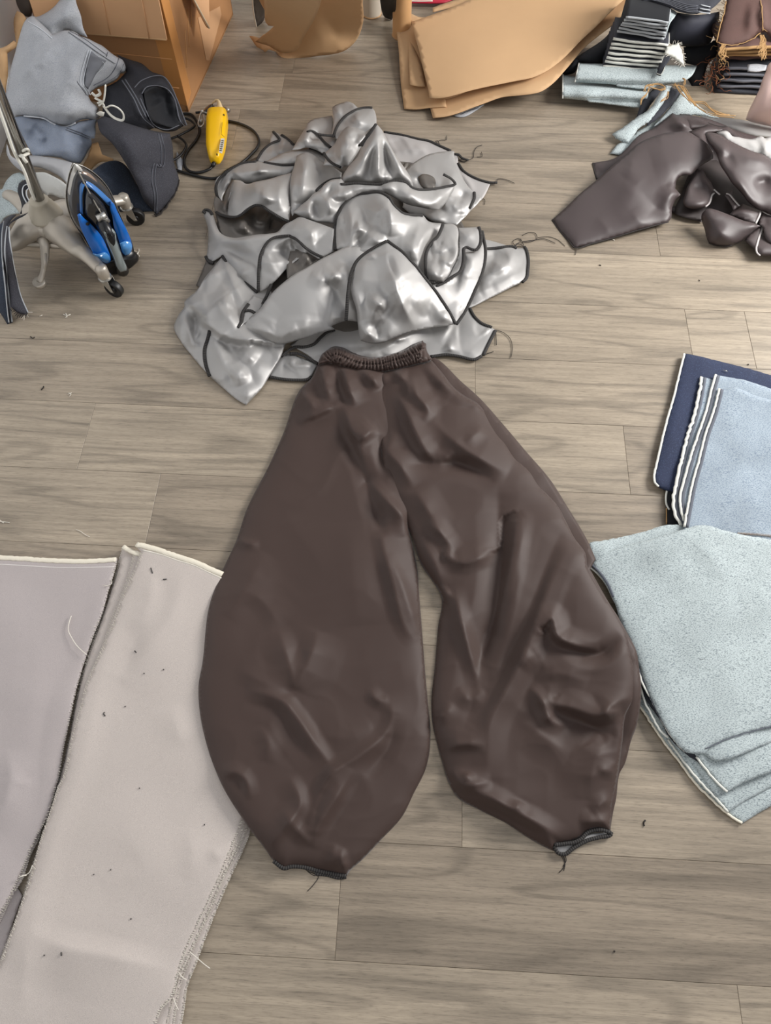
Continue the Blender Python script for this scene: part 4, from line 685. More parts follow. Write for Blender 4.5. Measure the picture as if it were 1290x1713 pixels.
def beige_left():
    g = 'mauve-grey twill pieces layered at the left edge'
    lowdark = sheet('twill_cloth', cD(-100, 560, 60, 560, 110, 640, 60, 780, 0, 960, -100, 1100), M['mauve_fabric'], z0=.004, R=.003, label='lowest grey twill layer glimpsed in the gap between the two piles, lower left', cat='fabric piece', group=g)
    s2 = sheet('twill_cloth', cD(-100, -400, 280, -60, 292, 20, 250, 180, 215, 270, 190, 360, 150, 440, 110, 560, 60, 640, 0, 770, -100, 900), M['mauve_fabric'], z0=.009, R=.002, label='second mauve-grey twill piece showing its fringed edge under the left pile', cat='fabric piece', group=g)
    fringe(s2, cD(292, 20, 250, 180, 215, 270, 190, 360, 150, 440, 110, 560, 60, 640, 0, 770), M['thread_white'], L=7, every=2.4, side=-1)
    s1 = sheet('twill_cloth', cB(-300, 150, 0, 150, 150, 160, 300, 170, 450, 170, 575, 158, 565, 210, 540, 290, 500, 430, 450, 560, 410, 680, 370, 820, 340, 960, 310, 1100, 288, 1230) + cD(270, 120, 235, 245, 180, 352, 120, 490, 60, 620, 0, 730, -150, 1000, -300, 1200), M['mauve_fabric'], z0=.014, R=.003, w=6, soft=(7, 90, 2),
        cr=[(cB(440, 190, 400, 500, 240, 860, 190, 1150) + cD(190, 100, 130, 350, 30, 600), -2.5, 10, 20), (cB(60, 230, 90, 600, 40, 900), 4, 40, 40), (cB(40, 1100, 60, 1250) + cD(60, 60, 20, 200, -40, 300), 9, 16, 12), (cB(150, 300, 180, 700, 130, 1100), 3, 40, 30)],
        label='topmost mauve-grey twill piece with white selvedge along its far edge, left edge', cat='fabric piece', group=g, fray=.2)
    edge(s1, cB(-200, 152, 0, 155, 150, 163, 300, 172, 450, 172, 570, 165), M['selvedge'], r=.0055, name='selvedge', flat=.35, wob=.35)
    edge(s1, cB(-200, 185, 0, 188, 150, 196, 300, 204, 560, 200), M['mauve_line'], r=.0012, name='woven_line', dz=0)
    fringe(s1, cB(575, 158, 565, 210, 540, 290, 500, 430, 450, 560, 410, 680, 370, 820, 340, 960, 310, 1100, 288, 1230) + cD(270, 120, 235, 245, 180, 352, 120, 490, 60, 620, 0, 730), M['thread_white'], L=3, every=3, side=-1)
    tube_obj('stray_thread', thread_pts(cB(350, 440, 340, 470, 335, 510, 350, 545, 380, 590, 425, 632), .021), .0008, M['thread_white'], s1, smooth=False)
    tube_obj('stray_thread', thread_pts(cB(508, 290, 525, 292, 545, 285, 550, 272), .021), .0007, M['thread_white'], s1, smooth=False)
    g = 'beige twill panels stacked at the lower left'
    lb = ['lowest beige twill panel, bottom edge layer nearest the bare floor, lower left', 'third beige twill panel of the lower left stack, fringed along the right', 'second beige twill panel, its narrow strip showing left of the top one', 'topmost large beige twill panel at the lower left, partly under the left trouser leg']
    Redge = [cD(1226, 330, 1190, 420, 1130, 550, 1070, 690, 1010, 840, 960, 980, 920, 1080, 905, 1180, 885, 1300, 860, 1420), cD(1212, 310, 1165, 420, 1095, 560, 1030, 720, 965, 860, 925, 970, 890, 1060, 870, 1160, 850, 1300, 840, 1420),
             cD(1200, 290, 1145, 430, 1078, 590, 1010, 745, 945, 890, 900, 990, 868, 1080, 850, 1150, 820, 1269, 810, 1400), cD(1190, 270, 1130, 420, 1060, 590, 990, 740, 920, 890, 880, 1000, 840, 1140, 790, 1200, 765, 1269, 740, 1400)]
    Ledge = [cB(600, 110, 575, 200, 540, 330, 490, 470, 440, 610, 395, 760, 365, 900, 335, 1060, 295, 1220) + cD(268, 110, 240, 230, 205, 350, 150, 520, 95, 700, 40, 850, 0, 950), cB(604, 104, 585, 200, 545, 330, 498, 470, 448, 620, 400, 770, 370, 900, 340, 1060, 300, 1220) + cD(275, 110, 245, 230, 205, 350, 150, 540, 95, 715, 40, 860, 0, 960),
             cB(655, 130, 640, 200, 600, 320, 545, 460, 498, 600, 440, 740, 400, 890, 360, 1050, 315, 1220) + cD(290, 90, 252, 210, 205, 350, 150, 545, 100, 712, 40, 880, 0, 975), cB(668, 92, 690, 125, 650, 235, 600, 350, 545, 500, 490, 625, 430, 760, 390, 900, 350, 1050, 312, 1228) + cD(290, 100, 252, 215, 203, 352, 152, 545, 102, 690, 42, 865, 0, 978)]
    for i in range(4):
        top = [cB(1150, 262), cB(1150, 258), cB(604, 100, 655, 130, 760, 150, 1100, 240), cB(668, 90, 715, 100, 790, 122, 870, 150, 950, 175, 1020, 205, 1092, 238)][i]
        re = Redge[i]; le = Ledge[i][::-1]
        o = ([] if i < 2 else list(top)) + (cB(1150, 400, 1200, 900) if i < 3 else cB(1160, 420, 1230, 900)) + cD(1240, 150) + re + cD(700, 1500, -120, 1500, -120, 1200) + (le if i else le)
        if i < 2: o = o + cB(604, 104, 700, 130, 1100, 245)
        z = .005 + .006 * i
        kw = dict(soft=(7, 110, 14), cr=[(cB(900, 200, 850, 420, 700, 620, 600, 780), 6, 22, 16), (cB(740, 190, 735, 380, 640, 520), 5, 10, 22), (cB(700, 480, 640, 640, 600, 740), -4, 12, 18), (cB(600, 250, 480, 800, 400, 1150) + cD(280, 300, 150, 800, 90, 1200), 4, 14, 40), (cB(850, 880, 870, 1000, 900, 1080), 4, 14, 18), (cD(140, 760, 180, 830, 300, 890, 500, 930, 850, 1010), 8, 14, 34), (cD(130, 800, 120, 1000, 100, 1269), 4, 20, 26), (cD(930, 300, 940, 480, 900, 560), 3, 14, 14), (cD(1040, 400, 1080, 470), 3, 8, 8), (cD(600, 300, 700, 500, 500, 600), 3, 30, 30)]) if i == 3 else dict(soft=(3, 60, i))
        s = sheet('twill_cloth', o, M['beige_fabric'], z0=z, R=.002, w=5, label=lb[i], cat='fabric panel', group=g, fray=.2, step=6, **kw)
        fringe(s, re, M['thread_white'], L=3.2, every=1.9, side=-1, r=.00055, slant=.7)
        if i in (0, 2, 3): fringe(s, Ledge[i], M['thread_white'], L=4 if i else 8, every=3.2, side=1, r=.0005)
        if i >= 2: edge(s, top[:-1] if i == 2 else top, M['selvedge'], r=.006 if i == 3 else .005, name='selvedge', flat=.35, wob=.35)
        if i == 3:
            edge(s, cB(700, 118, 790, 140, 870, 168, 950, 192, 1020, 225, 1088, 256), M['thread_white'], r=.0016, name='woven_line', dz=0)
            for k, pp in enumerate([cB(512, 912, 508, 922, 516, 932), cB(740, 205, 748, 232), cB(800, 262, 818, 260), cB(660, 612, 670, 622), cD(300, 918, 301, 936), cD(215, 932, 219, 934), cD(1001, 291, 1005, 293), cD(541, 512, 544, 514), cD(640, 753, 644, 756), cB(705, 722, 708, 724), cB(612, 884, 616, 886), cB(800, 703, 804, 705), cD(683, 112, 686, 114), cD(458, 535, 461, 537)]):
                tube_obj('lint_speck', thread_pts(pp, float(o_f[s.name](np.array([pp[0][0]]), np.array([pp[0][1]]))[0]) + .0012), .0011, M['lint_grey'], s, smooth=False)
    for pp in [cD(930, 915, 960, 940, 1000, 975, 1030, 997), cD(875, 1015, 900, 1045, 915, 1052), cD(850, 1140, 860, 1170, 875, 1200), cD(100, 545, 140, 530, 160, 490), cD(90, 550, 130, 540)]:
        tube_obj('long_yarn', thread_pts(pp, .024), .0007, M['thread_white'], s, smooth=False)
mat('mauve_line', (214, 208, 204), .8); mat('lint_grey', (70, 68, 66), .9)
beige_left()
# ================================================================ brown pieces, top right
cT = K(900, 170, 3.3077); cU = K(1130, 170, 6.588)
def brown_right():
    g = 'brown coated cloth pieces heaped at the upper right'
    def B(lb, o, m='brown_panel', eds=(), dark=(), **kw):
        kw.setdefault('R', .006); kw.setdefault('w', 7)
        s = sheet('brown_cloth_piece', o, M[m], label=lb, cat='fabric piece', group=g, step=4, **kw)
        for e in eds: edge(s, e, M['grey_rim'], r=.0026, name='pale_edge', step=3)
        for e in dark: edge(s, e, M['thread_dark'], r=.0022, name='dark_edge', step=3, dz=0)
        return s
    B('pale grey reverse side of cloth spreading behind the brown heap, upper right', cU(250, 140, 330, 155, 480, 170, 650, 190, 800, 212, 1054, 265, 1400, 330, 1400, 420, 1100, 400, 950, 392, 800, 375, 620, 320, 450, 260), 'grey_cloth', z0=.012, R=.01, cr=[(cU(400, 190, 700, 280, 1054, 350), 6, 10, 16)])
    B('flat brown cloth piece lowest in the heap, one corner showing at the left', cT(305, 338, 400, 322, 440, 305, 480, 270, 560, 185, 640, 145, 700, 100, 745, 62, 765, 72, 800, 72, 900, 85, 1000, 115, 1100, 160, 1200, 190, 1290, 210, 1290, 400, 900, 400, 600, 380, 325, 435, 312, 380), z0=.01, cr=[(cT(745, 62, 790, 110, 850, 160), 16, 6, 10), (cT(650, 150, 760, 120, 830, 150), 5, 10, 10)], dark=[cT(305, 338, 312, 380, 325, 430)], anch=[(993, 272, .004), (1080, 230, .03), (1125, 190, .05), (1250, 230, .03), (1290, 250, .02)])
    B('dark brown cloth rolled ridge behind the main panel of the heap', cU(30, 150, 60, 140, 110, 142, 200, 165, 300, 205, 400, 250, 500, 275, 560, 268, 600, 285, 640, 320, 720, 360, 800, 395, 860, 410, 900, 440, 700, 440, 500, 330, 300, 300, 150, 310), z0=.045, R=.012, w=6, dark=[cU(50, 142, 110, 142, 200, 165, 300, 205, 400, 250, 500, 275, 560, 268)])
    B('mauve-brown cloth fold behind the main brown panel, small and pointed', cU(150, 330, 250, 290, 350, 250, 420, 262, 480, 290, 560, 300, 450, 330, 340, 350, 330, 400, 420, 560, 300, 480), z0=.05, R=.01)
    B('grey reverse of cloth with bright upright fold at the right edge', cU(455, 338, 500, 325, 560, 320, 600, 345, 625, 378, 700, 392, 780, 410, 850, 412, 900, 395, 940, 378, 970, 390, 985, 405, 1054, 385, 1400, 330, 1400, 800, 1200, 760, 1060, 650, 985, 600, 850, 560, 700, 500, 560, 420), 'grey_cloth', z0=.06, R=.006, cr=[(cU(950, 380, 975, 450, 985, 590), 10, 6, 4), (cU(480, 335, 580, 340, 620, 390), 9, 8, 8), (cU(860, 410, 800, 480), 4, 12, 12)])
    B('deep brown shadowed cloth in the hollow of the heap, upper right', cU(0, 1170, 60, 1040, 150, 800, 300, 650, 460, 600, 800, 1000, 1100, 1300, 1054, 1500, 800, 1350, 400, 1200, 300, 1310, 150, 1290, 0, 1240), 'brown_shade', z0=.012, R=.008, cr=[(cU(250, 730, 400, 800, 500, 1000), 8, 10, 16), (cU(600, 930, 560, 1010, 620, 1150), 7, 9, 9)])
    B('brown cloth scrap lying flat under the lower left of the heap', cU(0, 1150, 60, 1160, 120, 1180, 200, 1230, 300, 1300, 300, 1328, 150, 1292, 0, 1240, -80, 1180), z0=.006, eds=[cU(145, 1190, 200, 1235, 297, 1300)])
    B('brown cloth cup-shaped fold with pale rim left of the ribbon loop', cU(235, 740, 270, 735, 300, 750, 340, 820, 400, 900, 430, 970, 490, 1025, 445, 1002, 415, 1020, 390, 1080, 370, 1125, 330, 1158, 240, 1182, 150, 1175, 105, 1150, 85, 1110, 100, 1040, 130, 940, 180, 850), z0=.035, R=.014, w=6, eds=[cU(330, 1158, 370, 1125, 390, 1080, 405, 1030, 430, 1008), cU(425, 968, 455, 995, 490, 1026)], cr=[(cU(235, 745, 180, 880, 110, 1050), 6, 4, 8), (cU(150, 950, 280, 950, 420, 965), -9, 5, 14), (cU(160, 1090, 270, 1110, 370, 1080), 5, 8, 8)])
    B('tiny brown cloth strip with pale rim standing up in the hollow', cU(545, 1030, 590, 1015, 630, 960, 645, 990, 620, 1030, 705, 1150, 640, 1195, 620, 1150), z0=.045, R=.006, w=5, eds=[cU(560, 1015, 590, 1020, 640, 1075, 705, 1150)])
    B('dark brown cloth flap folded below the big right fold of the heap', cU(600, 1240, 680, 1160, 740, 1125, 830, 1160, 940, 1205, 890, 1345, 800, 1320, 700, 1280), z0=.035, R=.006, eds=[cU(940, 1208, 925, 1260, 885, 1345)], cr=[(cU(640, 1230, 800, 1220, 930, 1210), 7, 8, 4)])
    B('brown cloth ribbon loop with thick pale rim at the right edge', cU(760, 1520, 820, 1460, 930, 1372, 965, 1380, 960, 1430, 1000, 1480, 1100, 1540, 1400, 1500, 1400, 1720, 1100, 1700, 930, 1697, 890, 1645, 820, 1580), 'brown_panel', z0=.02, R=.012, w=7, eds=[cU(930, 1368, 955, 1378, 950, 1430, 925, 1490, 905, 1560, 892, 1620, 900, 1665, 935, 1697)], cr=[(cU(950, 1400, 900, 1600), -9, 8, 9)])
    B('brown cloth end folded behind the ribbon loop at the right edge', cU(940, 1210, 1000, 1215, 1100, 1260, 1400, 1280, 1400, 1560, 1054, 1560, 980, 1480, 960, 1380, 920, 1350), z0=.03, R=.008, eds=[cU(960, 1210, 1010, 1235, 1060, 1252, 1150, 1255)], cr=[(cU(1000, 1240, 990, 1400), -7, 5, 12)])
    B('folded brown cloth wedge at the bottom of the heap, upper right', cU(330, 1195, 370, 1178, 420, 1185, 600, 1250, 750, 1310, 850, 1335, 935, 1370, 880, 1410, 800, 1480, 700, 1558, 620, 1585, 530, 1592, 430, 1580, 368, 1555, 345, 1500, 320, 1400, 285, 1290, 290, 1240), z0=.028, R=.012, w=6, dark=[cU(368, 1555, 430, 1580, 530, 1592, 620, 1585)], cr=[(cU(340, 1190, 370, 1300, 480, 1430, 660, 1550), 12, 12, 14), (cU(400, 1300, 450, 1450), -5, 8, 12)], anch=[(1185, 352, .05), (1270, 378, .04), (1190, 405, .008), (1235, 408, .01), (1178, 370, .02)])
    B('large smooth brown cloth panel pointing left, biggest of the upper right heap', cT(80, 652, 150, 590, 230, 512, 320, 437, 400, 365, 490, 290, 550, 235, 620, 200, 700, 175, 760, 168, 830, 166, 880, 195, 940, 235, 970, 290, 970, 315, 920, 345, 880, 372, 845, 405, 800, 410, 770, 430, 760, 480, 790, 515, 760, 545, 742, 590, 738, 640, 722, 666, 660, 682, 540, 715, 400, 758, 300, 785, 205, 808, 170, 770, 110, 700), z0=.02, R=.01, w=8, soft=(8, 60, 3),
        dark=[cT(80, 652, 110, 700, 170, 770, 205, 808, 300, 785, 400, 758, 540, 715, 660, 682, 722, 666)], anch=[(928, 370, .004), (962, 413, .004), (1050, 300, .045), (1118, 372, .012), (1150, 225, .07), (1190, 260, .06), (1130, 300, .05)],
        cr=[(cT(490, 295, 520, 350, 480, 420), 5, 14, 10), (cT(740, 430, 765, 450, 720, 540, 690, 600), 9, 12, 9), (cT(540, 460, 620, 560, 720, 650), -6, 14, 14), (cT(460, 470, 560, 520, 640, 600), 4, 18, 14), (cT(520, 600, 560, 660, 620, 690), 4, 10, 10), (cT(330, 640, 380, 700, 390, 750), 3, 10, 10), (cT(640, 360, 760, 330, 860, 340), 4, 22, 16), (cT(650, 200, 690, 170), 3, 5, 8)])
    tube_obj('thread_tail', thread_pts(cT(208, 806, 212, 825, 206, 848), .002), .0007, M['thread_dark'], bpy.data.objects[[o.name for o in COL.objects if o.name.startswith('brown_cloth')][-1]], smooth=False)
    B('large rumpled brown cloth fold at the far right edge of the upper right heap', cU(325, 355, 345, 335, 420, 342, 500, 370, 600, 430, 700, 480, 850, 548, 960, 580, 1020, 610, 1060, 640, 1400, 760, 1400, 1290, 1060, 1252, 1000, 1220, 940, 1200, 900, 1180, 800, 1105, 720, 1000, 640, 920, 560, 800, 490, 690, 465, 610, 420, 520, 350, 430), z0=.06, R=.016, w=8, soft=(6, 40, 4),
        anch=[(1182, 225, .075), (1200, 262, .095), (1290, 265, .085), (1228, 310, .08), (1290, 350, .04), (1270, 330, .055)], cr=[(cU(470, 600, 480, 550, 500, 525, 600, 500), 9, 8, 9), (cU(530, 630, 590, 610, 640, 590), -7, 6, 9), (cU(660, 590, 850, 620, 1054, 690), 6, 12, 8), (cU(860, 915, 960, 880, 1060, 860), -10, 6, 12), (cU(600, 840, 700, 900, 800, 1060, 950, 1200), 9, 5, 14), (cU(340, 345, 360, 420, 440, 540), 8, 6, 8)])
    for pp in [cT(0, 752, 60, 748, 110, 765, 150, 800)]: 
        t = thing('thread_scrap', 'fine dark thread lying left of the pointed brown panel', 'thread', tuple(P1(*pp[0], .001))); tube_obj('strand', thread_pts(pp, .0012), .0006, M['thread_dark'], t, smooth=False)
mat('grey_cloth', (176, 174, 172), .7); mat('grey_rim', (190, 184, 182), .7); mat('brown_shade', (54, 46, 45), .6)  # last one: darker brown copy, shade of the hollow put into its colour
brown_right()
# ================================================================ card patterns, tubes and folded stacks along the far side
cC = K(640, 0, 2.804); cE = K(380, 0, 3.794); cS = K(1000, 0, 4.448); cR = K(900, 0, 3.3077)
def cards():
    g = 'tan card pattern sheets in a loose pile'
    C = lambda lb, o, **kw: sheet('card_sheet', o, M['card'], label=lb, cat='card sheet', group=g, thick=kw.pop('thick', .0016), step=kw.pop('step', 6), ang=35, **kw)
    C('lowest tan card sheet of the pile, its square corner nearest the tall tube', cC(63, 122, 100, 118, 170, 116, 260, 200, 300, 500, 222, 505, 160, 512, 101, 510, 85, 380, 76, 240), z0=.012, R=0, anch=[(665, 45, .03), (676, 182, .006), (745, 180, .02), (730, 70, .04)])
    C('narrow tan card strip wedged between the lower sheets of the pile', cC(120, 130, 140, 200, 180, 300, 200, 404, 165, 404, 128, 395, 124, 300), z0=.03, R=0)
    C('wide tan card sheet with scalloped front edge, second from the top of the pile', cC(216, 470, 225, 510, 236, 552, 300, 545, 360, 528, 420, 505, 480, 483, 560, 455, 640, 447, 700, 440, 745, 428, 800, 390, 860, 325, 950, 220, 1010, 170, 1075, 120, 1140, 60, 1200, 0, 1290, -90, 900, -200, 300, 100), z0=.03, R=0,
        anch=[(720, 165, .012), (725, 196, .012), (800, 182, .03), (905, 156, .05), (960, 100, .06), (1060, 10, .12), (1000, -60, .12), (760, 30, .06)], cr=[(cC(560, 455, 640, 440, 700, 380), 6, 20, 20, 's')])
    C('tan card sheet with narrow strip showing along its left edge, under the top sheet', cC(105, 108, 137, 104, 400, 30, 420, 420, 300, 462, 222, 462, 195, 430, 170, 340, 140, 235), z0=.05, R=0, anch=[(680, 40, .032), (718, 164, .018), (760, 160, .03), (780, 20, .04)])
    top = C('topmost large tan card sheet with pale crease and swooping front edge', cC(135, 103, 180, 88, 240, 66, 300, 45, 340, 28, 470, -30, 900, -200, 1250, -100, 1130, 0, 1080, 45, 1000, 125, 930, 190, 860, 262, 810, 305, 760, 338, 700, 364, 630, 378, 560, 392, 480, 408, 400, 427, 340, 445, 300, 455, 250, 460, 222, 458, 210, 400, 190, 320, 175, 250, 150, 160), z0=.06, R=0,
        anch=[(688, 37, .062), (719, 163, .046), (780, 152, .065), (890, 130, .07), (960, 75, .09), (1043, 0, .14), (1000, -40, .14), (800, -10, .09)], cr=[(cC(170, 190, 240, 155, 300, 105), .9, 6, 6), (cC(300, 110, 360, 60), .6, 6, 6), (cC(420, 425, 560, 400, 720, 360, 820, 290), 3, 16, 5)])
    C('small tan card corner poking up behind the far left of the pile', cC(125, 62, 140, 66, 165, 78, 235, 80, 180, 95, 140, 103, 120, 92), z0=.045, R=0, step=4)
    C('straight tan card strip along the far side of the pile, under the top sheet', cC(235, 36, 300, 12, 340, 0, 500, -60, 520, -20, 340, 30, 236, 56), z0=.055, R=0, step=5)
    sw = sheet('fabric_swatch', cC(330, 540, 375, 520, 430, 500, 478, 488, 440, 515, 385, 545, 350, 546), M['denim_light'], z0=.004, R=.002, step=3, thick=.003, label='small pale swatch pile peeking out beneath the tan card sheets', cat='swatch')
    edge(sw, cC(370, 535, 400, 522, 450, 505), M['denim_dark'], r=.0012, name='dark_stripe')
    # curled tan sheet standing on the floor
    g = 'tan card lengths curling down to the floor at the far side'
    K1 = [(440, -20, .34), (590, -20, .34), (450, 60, .05), (470, 88, .003), (515, 95, .003), (575, 86, .004), (600, 60, .05), (605, 20, .2)]
    def T(lb, o, anch, **kw): return sheet('card_curl', o, M['card'], label=lb, cat='card sheet', group=g, R=0, z0=0, anch=anch, ang=40, step=5, **kw)
    T('wide tan card length standing behind, sweeping along the floor to the right', cE(120, -200, 900, -200, 862, 0, 866, 120, 840, 220, 800, 280, 740, 325, 680, 343, 590, 353, 500, 366, 430, 369, 345, 362, 310, 330, 330, 180, 235, 60), K1, cr=[(cE(575, 95, 640, 130, 690, 220, 720, 310), -14, 14, 10), (cE(690, 200, 720, 330), 6, 8, 8)])
    T('tan card length in front whose lower edge curls up at the left corner', cE(225, -200, 640, -200, 590, 30, 560, 110, 520, 180, 480, 250, 455, 300, 420, 328, 375, 336, 320, 322, 265, 290, 200, 270, 180, 262, 215, 235, 260, 200, 298, 165, 262, 160, 245, 140, 238, 60), [(440, -20, .42), (590, -20, .50), (448, 40, .17), (430, 70, .05), (485, 88, .04), (500, 70, .11), (530, 30, .30)], cr=[(cE(230, 100, 300, 170, 250, 240), 3, 8, 8)])
    T('small tan card lip rolled outwards at the lower left of the curl', cE(140, 228, 165, 228, 205, 242, 235, 215, 250, 260, 300, 300, 345, 350, 300, 325, 262, 315, 240, 332, 228, 318, 190, 300, 165, 265), [(417, 60, .012), (440, 60, .03), (445, 86, .004), (470, 92, .004)], cr=[(cE(185, 295, 200, 260, 230, 225), 6, 4, 8)])
    # tubes and rolls standing on end
    def stand(name, lb, cat, px, py, r, h, m, lean=(0, 0), inner=None, cap=True):
        b = P1(px, py); b = Vector((b.x, b.y + r * .2, 0)); t = thing(name, lb, cat, tuple(b)); n = 40
        mb = MB(); V = []; Fc = []
        prof = [(r * .97, 0), (r, .004), (r, h - .003), (r * .98, h), (r * .86, h), (r * .86, h - .05)]
        for rr_, z in prof:
            for k in range(n): a = 2 * pi * k / n; V.append((b.x + rr_ * cos(a) + lean[0] * z, b.y + rr_ * sin(a) + lean[1] * z, z))
        for i in range(len(prof) - 1):
            for k in range(n): l = (k + 1) % n; Fc.append([i * n + k, i * n + l, (i + 1) * n + l, (i + 1) * n + k])
        mb.add(V, Fc).build('tube_wall', M[m], t)
        ring = MB(); a = np.linspace(0, 2 * pi, 41)[:-1]; ring.add(*tube(np.stack([b.x + r * cos(0) * np.cos(a), b.y + r * np.sin(a), np.full(40, .004)], 1), .0022, 6, closed=True)); ring.build('rim', M['card_edge'], t); return t
    stand('card_tube', 'tall tan cardboard tube standing left of the card sheets', 'tube', 672, 62, .030, .75, 'wood_pole')
    stand('cloth_roll', 'beige-grey cloth roll standing behind the curled tan card', 'fabric roll', 622, 26, .031, .6, 'roll_grey')
    bk = sheet('black_cloth', cE(960, -200, 985, 80, 1000, 110, 1045, 128, 1070, 60, 1060, -200), M['denim_blacker'], z0=0, R=.006, label='black cloth bunched between the beige roll and the tan tube', cat='cloth', anch=[(640, -10, .25), (636, 25, .01), (655, 32, .004), (658, 0, .2)])
    wb = sheet('thin_board', cE(155, -120, 165, 60, 178, 130, 187, 172, 194, 168, 232, 130, 232, -120), M['roll_dark'], z0=0, R=0, label='dark thin board with pale edge standing left of the curled card', cat='board', anch=[(422, 0, .16), (429, 45, .002), (441, 34, .004), (441, -20, .22)])
    edge(wb, cE(158, -100, 166, 60, 178, 130, 187, 172), M['thread_white'], r=.0018, name='pale_edge')
    rc = sheet('red_card', cC(125, -30, 128, 10, 180, 11, 240, 12, 300, 8, 330, -5, 400, -40), M['red_card'], z0=.02, R=.002, step=5, label='red and white card lying flat behind the tan card sheets', cat='card', thick=.004)
    edge(rc, cC(125, 4, 180, 5, 235, 4), M['thread_white'], r=.003, name='white_margin')
mat('roll_dark', (74, 66, 60), .7)
cards()
def folded(lb, tl, tr, z, depth, m, em=None, grp=None, th=.009, sway=0, name='folded_denim', cat='folded fabric', right=False):
    """one folded piece of a stack: front edge from tl to tr (pixels at height z), running back"""
    a = P1(*tl, z); b = P1(*tr, z); d = (b - a); n = Vector((-d.y, d.x, 0)).normalized() * depth
    q = 14; V = []; rad = th / 2; L = d.length
    prof = [(depth, -rad), (0.0, -rad)] + [(-rad * sin(pi * k / 6), -rad * cos(pi * k / 6)) for k in range(1, 6)] + [(0, rad), (depth, rad)]
    for i in range(q + 1):
        t = i / q; c = a + d * t; w = (vn(np.array([t * 5.]), np.array([z * 900]), 1.0, int(z * 1e4) % 97)[0] - .5) * .007 + sway * math.sin(pi * t); nn = n.normalized()
        for u, v in prof: V.append((c.x + nn.x * (u + w), c.y + nn.y * (u + w), max(z + v - rad + (vn(np.array([t * 3.]), np.array([u * 9 + z * 500]), 1.0, 5)[0] - .5) * .003, .0005)))
    k = len(prof); Fc = []
    for i in range(q):
        for j in range(k): l = (j + 1) % k; Fc.append([i * k + j, i * k + l, (i + 1) * k + l, (i + 1) * k + j])
    Fc += [list(range(k))[::-1], [q * k + j for j in range(k)]]
    o = link(name, V, Fc, M[m]); props(o, lb, cat, grp)
    if em:
        P0 = np.array(V).reshape(q + 1, k, 3); e_ = P0[:, 4] + np.array([0, 0, th * .12]); e_ = e_ - np.array([n.x, n.y, 0]) / depth * .001
        tube_obj('pale_fold_edge', e_, th * .32, M[em], o, smooth=False, flat=1)
        if right:
            e_ = np.array([P0[-1, 7] * (1 - t) + P0[-1, 8] * t + np.array([0, 0, -th * .4]) for t in np.linspace(0, .8, 9)]); tube_obj('pale_side_edge', e_, th * .3, M[em], o, smooth=False)
    return o
